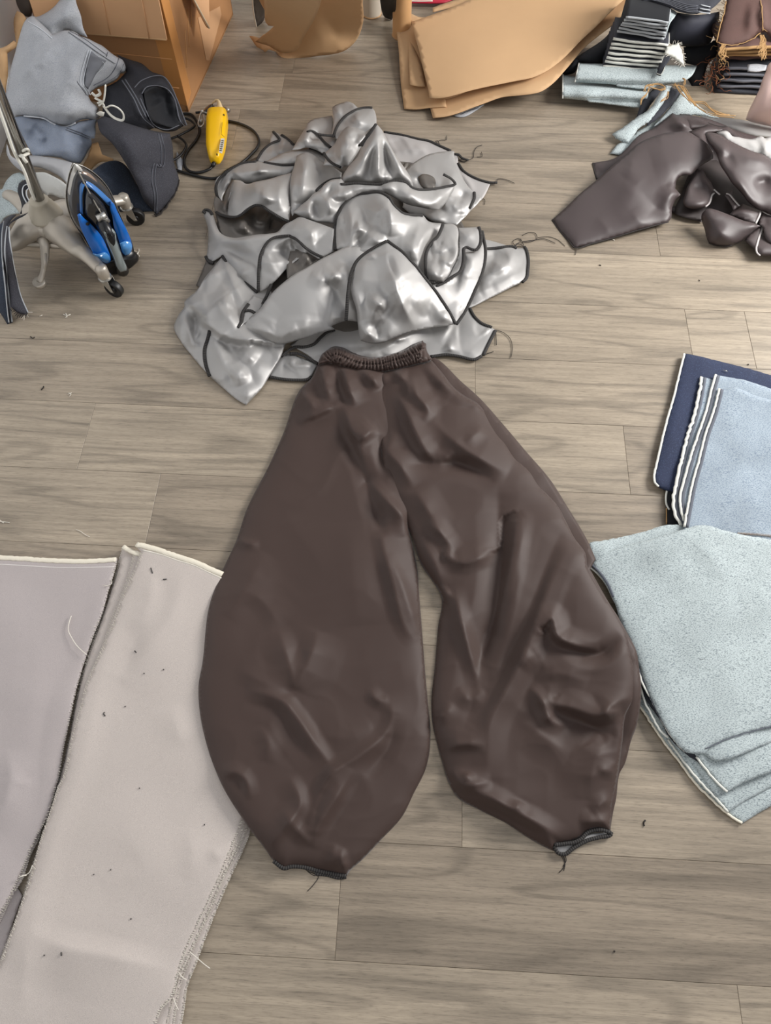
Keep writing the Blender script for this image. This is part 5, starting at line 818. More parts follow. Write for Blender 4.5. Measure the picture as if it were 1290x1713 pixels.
def top_right():
    # two thick folded grey denims at the bottom
    for lb, tl, tr, br, bl, z, an in [('lower folded pale grey denim roll on the floor, beside the card sheets', (138, 412), (610, 490), (600, 560), (137, 545), .02, 0), ('upper folded pale grey denim roll carrying the striped stack', (228, 348), (880, 362), (700, 470), (205, 455), .05, 1)]:
        o = cR(tl[0], tl[1], (tl[0] + tr[0]) / 2, (tl[1] + tr[1]) / 2 + 4, tr[0], tr[1]) + (cR(860, 405, 820, 440, 760, 462, br[0], br[1], 600, 486, 400, 466) if an else cR(610, 530, 585, 588, 560, 590, 400, 572, 260, 556)) + cR(bl[0], bl[1])
        tx = np.array([c[0] for c in cR(*tl)] + [cR(*tr)[0][0]]); ty = np.array([cR(*tl)[0][1], cR(*tr)[0][1]]); bx = np.array([cR(*bl)[0][0], cR(*br)[0][0]]); by = np.array([cR(*bl)[0][1], cR(*br)[0][1]])
        def fr(X, Y, D=None, tx=tx, ty=ty, bx=bx, by=by, z=z): v = np.clip((Y - np.interp(X, tx, ty)) / (np.interp(X, bx, by) - np.interp(X, tx, ty)), 0, 1) * 2 - 1; return z - .006 + .032 * np.sqrt(np.clip(1 - (v * .95) ** 2, 0, 1)) + (vn(X, Y, 30, 5) - .5) * .006
        s = sheet('folded_denim', o, M['denim_pale'], fn=fr, step=4, thick=.004, label=lb, cat='folded fabric', group='folded denim pieces at the far right')
        edge(s, cR(tl[0], tl[1], bl[0], bl[1]), M['denim_edge'], r=.0016, name='raw_edge')
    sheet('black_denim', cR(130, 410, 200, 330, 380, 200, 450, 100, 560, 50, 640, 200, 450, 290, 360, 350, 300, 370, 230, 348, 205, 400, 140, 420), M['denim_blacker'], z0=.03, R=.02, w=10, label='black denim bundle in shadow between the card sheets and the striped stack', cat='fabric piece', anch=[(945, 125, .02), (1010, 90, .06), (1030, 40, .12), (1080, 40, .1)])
    g = 'folded denim layers of the striped stacks'
    names = ['bottom', 'second', 'third', 'fourth', 'fifth', 'sixth', 'top']
    for i in range(7):     # lower stack, white raw edges
        t = i / 6; f = lambda A, B: (A[0] + (B[0] - A[0]) * t, A[1] + (B[1] - A[1]) * t)
        folded('%s folded layer of the lower striped stack, thick white raw front edge' % names[i], cS(*f((45, 468), (118, 272)))[0], cS(*f((455, 500), (528, 318)))[0], .060 + .0115 * (i + 1), .10, 'denim_dark', 'denim_edge', g, th=.0115, sway=-.006 if i < 3 else 0, right=True)
    for k, (lb, o, z) in enumerate([('frayed cream corner flap on the right of the lower striped stack', cS(515, 345, 600, 320, 620, 360, 632, 400, 640, 485, 560, 420, 505, 395), .135), ('dark denim wedge at the right side of the lower striped stack', cS(440, 545, 470, 555, 500, 500, 545, 420, 500, 400, 460, 470), .09), ('small dark layered corner below the lower striped stack', cS(150, 512, 250, 525, 300, 540, 200, 548, 152, 545), .062)]):
        s = sheet('denim_flap', o, M['denim_edge' if k == 0 else 'denim_dark'], z0=z, R=.003, step=3, label=lb, cat='fabric piece', group='loose denim corners by the striped stack', fray=.5, thick=.004)
        if k == 0: fringe(s, cS(515, 345, 600, 320, 620, 360, 640, 485, 505, 395), M['thread_white'], L=4, every=2, side=1)
        else: edge(s, o[:3], M['denim_edge'], r=.0013, name='raw_edge')
    for i in range(6):     # upper stack
        t = i / 5; f = lambda A, B: (A[0] + (B[0] - A[0]) * t, A[1] + (B[1] - A[1]) * t)
        folded('%s folded layer of the upper striped stack, grey-white front edge' % names[i] if i < 5 else 'top folded layer of the upper striped stack, black upper face', cS(*f((150, 212), (215, 106)))[0], cS(*f((500, 272), (532, 148)))[0], .150 + .010 * (i + 1), .16, 'denim_blacker', 'denim_chalk', g, th=.0100, right=True)
    sheet('folded_denim', cS(515, 55, 560, 70, 592, 95, 570, 130, 545, 160, 510, 260, 505, 270, 535, 140, 505, 125), M['denim_pale'], z0=.2, R=.004, step=3, label='pale folded denim side strip to the right of the upper striped stack', cat='folded fabric', group='folded denim pieces at the far right', thick=.003)
    s = sheet('dark_denim_bundle', cS(590, 95, 660, 105, 720, 112, 800, 108, 850, 100, 905, 85, 900, 140, 880, 210, 850, 290, 830, 335, 790, 345, 700, 350, 520, 320, 515, 285, 530, 200, 550, 150), M['denim_navyblack'], z0=.1, R=.02, w=10, label='smooth dark navy folded denim curving down right of the striped stacks', cat='folded fabric', anch=[(1125, 70, .10), (1190, 70, .08), (1140, 22, .19), (1200, 20, .17)])
    edge(s, cS(905, 85, 900, 140, 880, 210, 850, 290, 830, 335), M['seam_grey'], r=.0012, name='seam')
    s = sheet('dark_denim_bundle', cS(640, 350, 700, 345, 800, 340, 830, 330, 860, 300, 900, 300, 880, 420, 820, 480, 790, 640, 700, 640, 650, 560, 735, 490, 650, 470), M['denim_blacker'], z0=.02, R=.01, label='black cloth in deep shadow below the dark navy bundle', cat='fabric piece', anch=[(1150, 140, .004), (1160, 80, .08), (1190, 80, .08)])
    s = sheet('dark_jeans', cS(260, -60, 320, 0, 400, 10, 470, 30, 530, 52, 600, 85, 660, 100, 740, 103, 770, 95, 835, 105, 845, 70, 870, 50, 920, 0, 960, -60), M['denim_dark'], z0=.21, R=.008, w=6, label='dark grey denim layers folded over the top of the stacks', cat='folded fabric', step=4, crum=(5, 18, 3))
    for k in range(5): edge(s, cS(380 + 30 * k, -8 + k * 1, 520, 28 - k * 9, 600, 62 - k * 12, 680, 86 - k * 12, 745, 90 - 12 * k), M['seam_grey'], r=.0012, name='seam', dz=.001)
    for k in range(3): edge(s, cS(752 + 8 * k, 88 - k * 26, 800, 96 - k * 26, 838, 100 - 24 * k), M['denim_chalk'], r=.0022, name='stitched_band', dz=.003)
    # grey strips with gold threads
    g = 'grey denim strips piled beside the folded rolls'
    for lb, o, z, m in [('black denim strip lowest of the bundle, beside the folded roll', cR(560, 600, 580, 560, 640, 490, 690, 490, 640, 560, 560, 670, 540, 670), .02, 'denim_dark'),
                        ('pale rounded denim strip end at the lower left of the strip bundle', cR(400, 850, 440, 800, 480, 780, 560, 720, 700, 640, 700, 700, 560, 800, 480, 858), .012, 'denim_pale'),
                        ('wide pale grey denim strip at the right of the strip bundle', cR(790, 505, 830, 520, 860, 560, 950, 625, 1000, 650, 800, 640, 720, 660, 640, 700, 700, 630), .045, 'denim_pale'),
                        ('dark charcoal denim strip in the middle of the strip bundle', cR(735, 478, 790, 508, 740, 580, 700, 625, 660, 660, 600, 700, 610, 660, 680, 560), .05, 'denim_dark'),
                        ('long pale denim strip on top of the strip bundle, end tilted down left', cR(412, 742, 480, 700, 560, 640, 620, 600, 660, 540, 710, 470, 740, 478, 700, 560, 660, 620, 620, 670, 560, 710, 500, 800, 470, 785, 430, 765), .055, 'denim_pale')]:
        sheet('denim_strip', o, M[m], z0=z, R=.006, w=5, step=3.5, label=lb, cat='fabric strip', group=g, thick=.003, fray=.3, anch=[(1030, 240, .01), (1120, 150, z + .02), (1190, 195, z)])
    t = thing('frayed_yarn', 'rusty gold yarn fringe trailing over the grey denim strips', 'yarn', tuple(P1(1150, 170, .08)))
    for pp in [cR(610, 470, 640, 465, 680, 470, 700, 490, 680, 500, 640, 490, 620, 480), cR(750, 470, 800, 480, 840, 540, 880, 590, 900, 600), cR(800, 480, 830, 540, 900, 600, 960, 630, 1090, 645), cR(780, 470, 860, 560, 920, 570, 960, 600, 1040, 630), cR(615, 480, 600, 520, 570, 550, 570, 580), cR(720, 510, 715, 535, 680, 560), cR(830, 520, 870, 590), cR(920, 570, 990, 630, 1060, 640), cR(640, 470, 600, 478, 590, 510), cR(760, 465, 790, 510, 850, 570), cR(810, 470, 815, 440, 800, 430)]:
        for j in range(3): q = [(x + random.uniform(-2, 2), y + random.uniform(-2, 2)) for x, y in pp]; tube_obj('yarn_strand', thread_pts(q, .088), .0011, M['thread_gold'], t, smooth=False, seg=5)
    # rust-fringed bundle
    s = sheet('rust_fringed_bundle', cS(885, 310, 905, 220, 935, 110, 960, 0, 980, -80, 1400, -80, 1400, 300, 1290, 280, 1250, 240, 1200, 245, 1130, 300, 1040, 335, 960, 345, 900, 325), M['rust_fabric'], z0=.17, R=.006, w=6, label='rusty brown cloth stack with orange fringes at the far right edge', cat='folded fabric', group='rust fringed cloth stack', thick=.006, cr=[(cS(1160, 0, 1140, 120, 1120, 260), 7, 10, 5), (cS(1220, 0, 1230, 120, 1240, 230), 9, 5, 5)], anch=[(1200, 70, .15), (1225, 0, .20), (1290, 60, .16), (1290, 0, .2)])
    for pp in [cS(885, 312, 930, 328, 980, 335, 1040, 330, 1100, 312, 1150, 290, 1210, 245), cS(885, 310, 905, 220, 935, 110, 955, 10), cS(1210, 0, 1225, 100, 1230, 230)]:
        edge(s, pp, M['thread_gold'], r=.0015, name='gold_edge', wob=.5); fringe(s, pp, M['thread_gold'], L=6, every=1.6, side=1, r=.0007, name='fringe', drop=.01)
    for k in range(4):
        folded(['lowest', 'second', 'third', 'fourth'][k] + ' rusty layer under the fringed cloth at the far right', cS(948 - 6 * k, 408 - 22 * k)[0], cS(1390, 400 - 26 * k)[0], .095 + .017 * k, .12, 'rust_fabric', 'thread_gold' if k > 0 else None, 'rust fringed cloth stack', th=.014)
    t = thing('fringe_tangle', 'tangled rusty brown fringe hanging at the left of the fringed stack', 'yarn', tuple(P1(1190, 120, .03)))
    for k in range(70):
        x, y = cS(random.gauss(865, 38), random.gauss(540, 60))[0]; gold = k % 4 == 0; z = random.uniform(.01, .09)
        if gold: x, y = cS(random.gauss(930, 14), random.gauss(430, 50))[0]; z += .04
        q = [(x, y)]; a = random.uniform(0, 6.3)
        for j in range(5): a += random.gauss(0, .9); q.append((q[-1][0] + 4.5 * cos(a), q[-1][1] + 4.5 * sin(a)))
        c = catmull(q, 2); tube_obj('strand', P(c[:, 0], c[:, 1], z), .0008, M['thread_gold' if gold else 'thread_rust'], t, smooth=False, seg=4)
    for k, (x, y) in enumerate([(932, 360), (1225, 290), (1228, 350)]):
        for j in range(14):
            q = [cS(x + random.gauss(0, 12), y - 30)[0], cS(x + random.gauss(0, 12), y)[0], cS(x + random.gauss(0, 16), y + 40)[0], cS(x + random.gauss(0, 20), y + random.uniform(50, 100))[0]]
            tube_obj('tassel_strand', thread_pts(q, .178), .0011, M['thread_gold'], t, smooth=False, seg=4)
    g = 'dark cloth layers under the rust fringed stack'
    for k in range(5):
        folded(['lowest', 'second', 'third', 'fourth', 'fifth'][k] + ' dark layer beneath the rusty stack, by the pink corner', cS(872 + 22 * k, 655 - 42 * k)[0], cS(1400, 690 - 50 * k)[0], .012 + .015 * k, .12, 'denim_black' if k % 2 else 'denim_dark', 'seam_grey' if k else None, g, th=.0135)
    sheet('grey_tag', cS(1115, 480, 1180, 475, 1260, 485, 1250, 520, 1180, 530, 1118, 525), M['denim_light'], z0=.1, R=.002, step=4, label='pale grey cloth tag on the dark layers at the far right edge', cat='fabric piece', thick=.003)
    pk = sheet('pink_bag', cR(1330, 330, 1280, 355, 1262, 400, 1245, 440, 1225, 500, 1195, 560, 1170, 610, 1152, 660, 1180, 672, 1230, 685, 1300, 700, 1450, 720, 1450, 330), M['pink_plastic'], z0=.01, R=.03, w=12, step=4, label='pale pink glossy bag corner at the right edge of the frame', cat='bag', anch=[(1250, 198, .03), (1290, 206, .03), (1290, 110, .16), (1272, 150, .12)], cr=[(cR(1262, 400, 1250, 470, 1230, 560, 1200, 650), 6, 6, 8)])
mat('denim_chalk', (176, 180, 184), .95, bump=.5, bscale=500); mat('denim_navyblack', (40, 42, 54), .75, bump=.2, bscale=700)
top_right()
# ================================================================ walls, cardboard box
def walls():
    w = link('wall_left', *box_v((-1.15, 1.2, 1.2), .06, 5.0, 2.4), M['wall_white'], smooth=False); w['kind'] = 'structure'
    w = link('wall_back', *box_v((.9, 3.03, 1.2), 4.04, .06, 2.4), M['wall_white'], smooth=False); w['kind'] = 'structure'
mat('wall_white', (246, 248, 250), .7)
walls()
c0 = K(0, 0, 2.867); cJ = K(0, 0, 5.609); cL = K(0, 160, 5.375); cM = K(0, 220, 2.867); cV = K(0, 330, 7.446); cI = K(100, 260, 6.853); cY = K(290, 150, 8.0625)
def plane_pt(px, py, o, n):       # the pixel's ray meets the plane through o with normal n
    a, b, d = ray(px, py); r = Vector((a, b, d)); c = Vector((0, 0, H)); return c + r * ((Vector(o) - c).dot(n) / r.dot(n))
def slab_poly(name, pts, th, nrm, mat_, parent=None, bev=0):
    """a flat board with the given corners, th thick against nrm"""
    n = Vector(nrm).normalized(); k = len(pts); V = [tuple(p) for p in pts] + [tuple(Vector(p) - n * th) for p in pts]
    a = (Vector(pts[1]) - Vector(pts[0])).cross(Vector(pts[2]) - Vector(pts[1])); f = list(range(k)); fl = a.dot(n) > 0
    Fc = [f if fl else f[::-1], [k + i for i in (f[::-1] if fl else f)]]
    for i in range(k): j = (i + 1) % k; q = [i, k + i, k + j, j]; Fc.append(q if fl else q[::-1])
    o = link(name, V, Fc, mat_, parent, smooth=False)
    if bev: bevel(o, bev)
    return o
def cardboard_box():
    A = Vector((-.597, 2.122, 0)); r = Vector((.167, .986, 0)); l = Vector((-.986, .167, 0)); h = .40; D1, D2 = .52, .37; nf = -r; nr = -l
    t = thing('cardboard_box', 'large open brown cardboard box with drooping flaps at the upper left', 'box', tuple(A))
    up = Vector((0, 0, 1)); B = A + r * D1; C = A + l * D2; D = B + l * D2
    for nm, p, q, n in (('front_wall', A, C, nf), ('side_wall', A, B, nr), ('far_wall', B, D, -nf), ('left_wall', C, D, -nr)):
        o = slab_poly(nm, [p, q, q + up * h, p + up * h], .005, n, M['box_card'], t); 
    slab_poly('bottom', [A + up * .006, B + up * .006, D + up * .006, C + up * .006], .004, (0, 0, 1), M['box_card'], t)
    # front flap hanging down outside
    o = A + up * h + nf * .003; fn = (nf + up * .10).normalized()
    zf = plane_pt(280, 64, A + nf * .02, nf).z; L = h - zf
    fl = slab_poly('flap', [A + up * h + nf * .004, A + up * (h - L) + nf * .028 - l * .002, C + up * (h - L - .01) + nf * .03 , C + up * h + nf * .004], .004, nf, M['box_inner'], t)
    e_ = [A + up * (h - L) + nf * .027 + l * s * D2 - up * (.01 * s) for s in np.linspace(0, .99, 12)]; tube_obj('torn_edge', [tuple(v) for v in e_], .0025, M['card_edge'], fl, smooth=False)
    for s in (.12, .42, .66): 
        p = A + l * (D2 * s) + nf * .0055; q = A + l * (D2 * (s + .01)) + nf * .0295 - up * L; p = p + up * h; q = q + up * h
        tube_obj('crease', [tuple(p), tuple((p + q) / 2 + nf * .0004), tuple(q)], .0013, M['box_inner'], fl, smooth=False)
    # side flap: a wedge hanging from the right edge
    g = lambda px, py, off: plane_pt(px, py, A + nr * off, nr)
    p0 = A + r * .10 + up * h; p1 = A + r * .50 + up * h; tip = g(349, 47, .05)
    f2 = slab_poly('flap', [p0 + nr * .004, tip + (p0 - tip) * .04 - r * .004, tip, tip + r * .012 + up * .004, p1 + nr * .004], .004, nr, M['box_inner'], t)
    tube_obj('torn_edge', [tuple(p0 + (tip - p0) * s + nr * .002) for s in np.linspace(0.05, 1, 8)], .0025, M['card_pale'], f2, smooth=False)
    # tape on the vertical corner, creases on the side and front
    for n, d, w in ((nf, l, .045), (nr, r, .05)):
        slab_poly('packing_tape', [A + n * .0009 + up * .02, A + n * .0009 + d * w + up * .03, A + n * .0009 + d * w + up * (h - .01), A + n * .0009 + up * (h - .01)], .0006, n, M['tape'], t)
    for z in (.16, .075): tube_obj('crease', [tuple(A + nf * .001 + up * z + l * s) for s in np.linspace(.01, D2 - .02, 6)], .0011, M['box_crease'], t, smooth=False)
    for k in range(6): 
        a = .06 + .05 * k; tube_obj('crease', [tuple(A + nr * .0008 + r * (a + .03 * s) + up * (.10 + .03 * k + .05 * s)) for s in np.linspace(0, 1.6, 4)], .0009, M['tape_shine'], t, smooth=False)  # pale crease lines on the side, their shine put into the colour
    pt = [g(*c, .0012) for c in c0(950, 85, 990, 290, 1005, 290, 1062, 70, 1055, 30)]
    slab_poly('torn_patch', pt, .0006, nr, M['box_inner'], t)
    lf = slab_poly('flap', [PY(*p, 2.33) for p in c0(125, -60, 160, 76, 215, 50, 285, -30)], .004, nf, M['box_inner'], t)
mat('card_pale', (214, 196, 168), .85); mat('box_crease', (206, 152, 100), .6); mat('tape_shine', (222, 170, 112), .5)
cardboard_box()
def clothes():
    lg = M['denim_light']
    dg = sheet('dark_roll', c0(72, -60, 80, 20, 120, 78, 148, 82, 155, 60, 135, -60), M['roll_dark'], z0=.3, R=.02, w=8, anch=[ay(30, 0, 2.35), ay(48, 20, 2.3), ay(30, -20, 2.35)], label='dark grey cloth roll end at the top left beside the box', cat='fabric roll')
    for lb, o, an, cr in [('upper crumpled tan paper wedge against the white wall, top left', cJ(160, 100, 215, 130, 245, 175, 210, 250, 180, 350, 160, 480, 150, 400, 130, 180), [ay(35, 20, 2.25), ay(30, 60, 2.2), ay(40, 35, 2.2)], [(cJ(150, 180, 180, 200, 215, 190), 9, 6, 8), (cJ(170, 190, 165, 400), 6, 5, 6)]),
                          ('lower crumpled tan paper with pointed folds at the left edge', cJ(-60, 460, 10, 450, 60, 430, 130, 380, 155, 400, 150, 440, 100, 480, 70, 500, 75, 700, 60, 800, 55, 900, 30, 880, -60, 880), [ay(0, 90, 2.08), ay(25, 72, 2.1), ay(8, 140, 2.0), ay(0, 155, 1.98)], [(cJ(0, 480, 40, 650, 80, 760), 10, 8, 6), (cJ(0, 540, 20, 800), -6, 5, 5), (cJ(20, 460, 120, 430), 8, 4, 8)])]:
        sheet('tan_paper', o, M['tan_cloth'], z0=0, R=.01, step=3, anch=an, cr=cr, label=lb, cat='paper', group='crumpled tan papers at the left wall')
    # light grey jeans, three visible sections
    t = thing('light_grey_jeans', 'light grey denim trousers with white drawstring piled against the cardboard box', 'trousers', tuple(P1(110, 230)))
    sheet('far_leg', cJ(245, 180, 300, 148, 340, 158, 430, 120, 500, 70, 560, 0, 600, -60, 700, -60, 720, 40, 760, 150, 780, 260, 820, 350, 760, 330, 640, 290, 540, 320, 490, 370, 400, 290), M['denim_light'], t, z0=0, R=.01, anch=[ay(60, 25, 2.13), ay(130, 0, 2.11), ay(110, 60, 2.07), ay(140, 60, 2.06), ay(80, 65, 2.05)], cr=[(cJ(560, 0, 600, 120, 560, 280), 6, 12, 12)], crum=(5, 30, 4))
    ob = sheet('leg', cJ(232, 200, 260, 170, 310, 150, 350, 185, 420, 250, 490, 320, 520, 310, 580, 290, 640, 285, 700, 300, 760, 340, 820, 360, 900, 400, 960, 430, 1060, 510, 1110, 540, 1150, 560, 1170, 600, 1190, 660, 1170, 690, 1130, 690, 1100, 740, 1040, 780, 990, 800, 900, 830, 850, 870, 830, 900, 860, 960, 900, 990, 930, 1020) +
               cL(880, 140, 900, 190, 862, 250, 820, 215, 740, 215, 680, 240, 600, 275, 540, 270, 460, 235, 400, 200, 330, 190, 215, 180, 130, 200, 75, 150) + cJ(50, 930, 75, 780, 100, 640, 140, 500, 180, 350), M['denim_light'], t, z0=0, R=.02, w=9, step=3.5,
        anch=[ay(48, 35, 2.10), ay(100, 60, 2.02), ay(200, 105, 2.01), ay(210, 118, 2.03), ay(150, 80, 1.97), ay(80, 130, 1.92), ay(15, 170, 1.92), ay(60, 190, 1.86), ay(120, 190, 1.84), ay(160, 190, 1.88), ay(160, 140, 1.93), ay(40, 100, 2.0), ay(100, 205, 1.85)],
        cr=[(cJ(235, 200, 420, 270, 500, 380), 12, 8, 14), (cJ(250, 230, 280, 340), 6, 6, 8), (cJ(310, 350, 330, 480, 360, 600), -12, 14, 18), (cJ(520, 330, 460, 450, 300, 620, 120, 800), 20, 12, 26), (cJ(640, 290, 820, 350, 1000, 480, 1140, 560), 4, 4, 10, 'x'), (cJ(350, 640, 310, 800, 300, 950), 7, 12, 14), (cJ(530, 520, 500, 700, 480, 950), 6, 18, 14), (cJ(640, 560, 700, 700, 740, 760), 6, 12, 16), (cJ(600, 760, 720, 800, 820, 900), 7, 12, 12), (cL(340, 175, 480, 150, 640, 180, 760, 200), 9, 8, 10), (cL(420, 60, 560, 100, 720, 60), 5, 18, 14), (cJ(860, 520, 790, 760, 850, 880), -6, 6, 6)], crum=(3, 22, 7))
    fo = o_f[ob.name]
    pk = sheet('pocket', cJ(858, 480, 920, 530, 1000, 570, 975, 600, 900, 700, 830, 840, 800, 800, 800, 720, 820, 600), M['denim_pocket'], t, step=2.5, fn=lambda X, Y, D=None: fo(X, Y) + .002)
    for pp, mm, r in [(cJ(855, 470, 820, 580, 790, 700, 780, 780, 850, 890), 'seam_light', .0016), (cJ(830, 470, 795, 580, 760, 700, 755, 780, 820, 880), 'seam_light', .0013), (cJ(640, 300, 760, 380, 900, 480, 1020, 560, 1085, 600), 'seam_grey', .0012), (cJ(655, 290, 780, 355, 900, 440, 1010, 520), 'seam_grey', .001), (cJ(1115, 545, 1080, 640, 1040, 700, 980, 750, 880, 800), 'seam_grey', .0014), (cJ(1160, 600, 1120, 690, 1040, 750, 940, 800), 'seam_grey', .0012), (cJ(1010, 490, 1000, 530), 'seam_grey', .001),
                      (cJ(860, 520, 920, 550, 980, 600, 900, 700, 850, 790, 830, 840), 'seam_light', .001), (cJ(720, 760, 820, 900), 'seam_grey', .001), (cJ(265, 200, 380, 270, 490, 360), 'seam_light', .0013), (cL(215, 182, 330, 192, 400, 205, 460, 240, 540, 275, 600, 278, 680, 243), 'seam_light', .003)]:
        edge(ob, pp, M[mm], r=r, name='seam', step=3, parent=t, dz=.0015)
    dk = sheet('leg', cL(125, 195, 215, 180, 330, 195, 450, 230, 560, 275, 620, 275, 700, 235, 800, 215, 880, 190, 862, 250, 860, 330, 850, 385, 820, 385, 825, 440, 790, 500, 740, 590, 720, 612, 640, 600, 540, 560, 400, 545, 300, 548, 270, 500, 240, 440, 200, 360), M['denim_blue'], t, z0=0, R=.012, step=3.5,
        anch=[ay(25, 200, 1.86), ay(160, 205, 1.86), ay(160, 230, 1.84), ay(150, 250, 1.80), ay(60, 255, 1.78), ay(110, 230, 1.80), ay(70, 215, 1.84), ay(130, 270, 1.76)],
        cr=[(cL(320, 370, 380, 410, 470, 380), -12, 6, 9), (cL(300, 355, 340, 365, 400, 410), 9, 5, 5), (cL(230, 420, 280, 350, 290, 300), -10, 8, 8), (cL(480, 370, 540, 320, 600, 290), 8, 7, 9), (cL(300, 260, 420, 330, 560, 300), -14, 16, 12), (cL(630, 280, 720, 320, 850, 330), -9, 6, 12), (cL(720, 440, 760, 400), 5, 8, 8), (cL(400, 440, 520, 500, 700, 480), 4, 12, 12)], crum=(3, 18, 5))
    for pp in [cL(600, 290, 700, 325, 810, 375), cL(590, 305, 700, 345, 805, 390), cL(800, 215, 860, 200, 890, 195)]: edge(dk, pp, M['seam_grey'], r=.0013, name='seam', step=3, parent=t)
    for pp, mm in [(cL(880, 70, 900, 60, 930, 80, 940, 110, 1000, 90, 1060, 110, 1110, 170, 1105, 220, 1060, 215, 1000, 180, 950, 120, 930, 90), 'w'), (cJ(990, 800, 985, 870, 965, 960, 930, 990), 'w'), (cJ(860, 870, 900, 900, 940, 880, 925, 840), 'w'), (cL(850, 20, 890, 40, 930, 60), 'w')]:
        q = catmull(pp, 2); tube_obj('drawstring', np.array([PY(x, y, 1.80) for x, y in q]), .0035, M['cord_white'], t, smooth=False, flat=.6)
    sheet('cord_end', cL(865, 160, 900, 140, 940, 150, 930, 185, 900, 180), M['cord_white'], t, z0=0, anch=[ay(165, 190, 1.79), ay(172, 190, 1.79), ay(168, 193, 1.79)], R=.004, step=2)
    # pale grey cloth and sherpa patches below
    g = 'pale grey cloth pieces behind the stand'
    fe = sheet('pale_fabric', cL(320, 690, 400, 690, 480, 725, 560, 770, 605, 810, 600, 930, 540, 920, 460, 890, 420, 900, 370, 840), M['fleece'], z0=0, R=.01, anch=[ay(75, 295, 1.66), ay(110, 320, 1.60), ay(85, 325, 1.62)], label='off-white fleecy cloth behind the stand and the iron', cat='fabric piece', group=g, step=3.5)
    sheet('pale_fabric', cL(60, 430, 75, 470, 100, 540, 160, 570, 250, 540, 400, 548, 540, 572, 650, 602, 625, 680, 600, 790, 540, 730, 450, 680, 300, 640, 260, 650, 330, 700, 240, 700, 180, 670, 110, 610, 60, 520), M['denim_grey2'], z0=0, R=.012, anch=[ay(14, 245, 1.78), ay(50, 270, 1.74), ay(110, 275, 1.72), ay(110, 300, 1.66), ay(40, 290, 1.70)], label='light grey brushed cloth draped between the jeans and the iron', cat='fabric piece', group=g, step=3.5, cr=[(cL(80, 520, 180, 620, 300, 620, 450, 650), 9, 6, 10), (cL(250, 560, 420, 600, 560, 700), 8, 12, 10)])
    sheet('pale_fabric', cL(-60, 860, 20, 840, 60, 760, 120, 705, 180, 690, 250, 740, 300, 800, 200, 760, 165, 800, 160, 850, 185, 920, 205, 1000, 180, 1075) + cV(270, 150, 260, 195, 140, 215, 60, 250, 0, 330, -60, 400), M['denim_pale'], z0=0, R=.012, anch=[ay(0, 320, 1.70), ay(30, 292, 1.72), ay(35, 345, 1.60), ay(0, 370, 1.60), ay(20, 355, 1.58)], label='pale speckled denim with rounded top at the left edge beside the stand', cat='fabric piece', group=g, step=3.5)
    # black jeans
    t = thing('black_jeans', 'black denim jeans slumped against the front corner of the cardboard box', 'jeans', tuple(P1(250, 280)))
    a = sheet('waist', c0(560, 262, 620, 285, 680, 305, 730, 345, 780, 362, 810, 400, 835, 440, 850, 480, 870, 530, 898, 600, 880, 605, 840, 628, 790, 630, 740, 615, 680, 640, 600, 620, 520, 590, 490, 560, 500, 420, 560, 390, 605, 345, 595, 300), M['denim_black'], t, z0=0, R=.02, w=9, step=3.5,
        anch=[ay(200, 100, 2.06), ay(255, 120, 2.05), ay(285, 150, 2.02), ay(308, 205, 1.97), ay(260, 215, 1.90), ay(190, 200, 1.86), ay(180, 160, 1.92), ay(230, 160, 1.95)],
        cr=[(c0(580, 380, 620, 440, 680, 560, 740, 600), 12, 6, 12), (c0(590, 300, 700, 330, 740, 360), 7, 5, 8), (c0(680, 430, 690, 500, 730, 590), 10, 5, 8), (c0(820, 420, 790, 520, 850, 600), -26, 16, 12), (c0(720, 430, 760, 500), -20, 14, 14), (c0(780, 365, 830, 460, 890, 600), 10, 5, 7)])
    sheet('waist_opening', c0(688, 430, 740, 412, 790, 425, 820, 450, 838, 500, 866, 590, 830, 615, 780, 600, 730, 580, 705, 520), M['denim_blacker'], t, step=3, fn=(lambda f: lambda X, Y, D=None: f(X, Y) + .006)(o_f[a.name]))  # blacker sheet laid on the cloth, shade inside the waist put into its colour
    for pp in [c0(645, 420, 680, 385, 780, 365, 810, 395, 850, 480, 895, 600), c0(680, 450, 700, 420, 740, 410, 800, 425, 835, 470, 865, 580, 885, 605), c0(672, 470, 700, 530, 740, 600, 800, 622, 860, 600), c0(585, 385, 640, 470, 690, 570, 740, 612), c0(600, 380, 650, 460, 700, 560)]: edge(a, pp, M['seam_grey'], r=.0016, name='seam', step=3, parent=t, dz=.008)
    b = sheet('leg', c0(465, 575, 500, 556, 560, 575, 640, 600, 740, 628, 815, 640, 828, 700, 835, 780) + cM(858, 230, 845, 290, 800, 350, 750, 400, 735, 380, 690, 330, 660, 260, 600, 150, 540, 60, 480, 0), M['denim_dark2'], t, z0=0, R=.016, w=9, step=3.5,
        anch=[ay(165, 200, 1.84), ay(280, 225, 1.86), ay(290, 270, 1.84), ay(297, 310, 1.78), ay(260, 352, 1.69), ay(230, 290, 1.72), ay(200, 240, 1.76), ay(255, 240, 1.82)],
        cr=[(c0(500, 600, 620, 700, 700, 830), 9, 20, 16), (cM(770, 0, 775, 100, 740, 200, 735, 360), 8, 4, 14), (cM(640, 230, 700, 180, 780, 170), -8, 14, 12), (cM(690, 300, 730, 260, 760, 150), -6, 8, 8), (c0(560, 620, 700, 660, 800, 720), 4, 14, 12)])
    for pp in [c0(760, 640, 775, 720, 765, 800) + cM(745, 150, 728, 220, 740, 300, 742, 385), c0(772, 640, 790, 730, 780, 800) + cM(758, 150, 742, 220, 752, 300, 752, 380)]: edge(b, pp, M['seam_grey'], r=.0013, name='seam', step=3, parent=t)
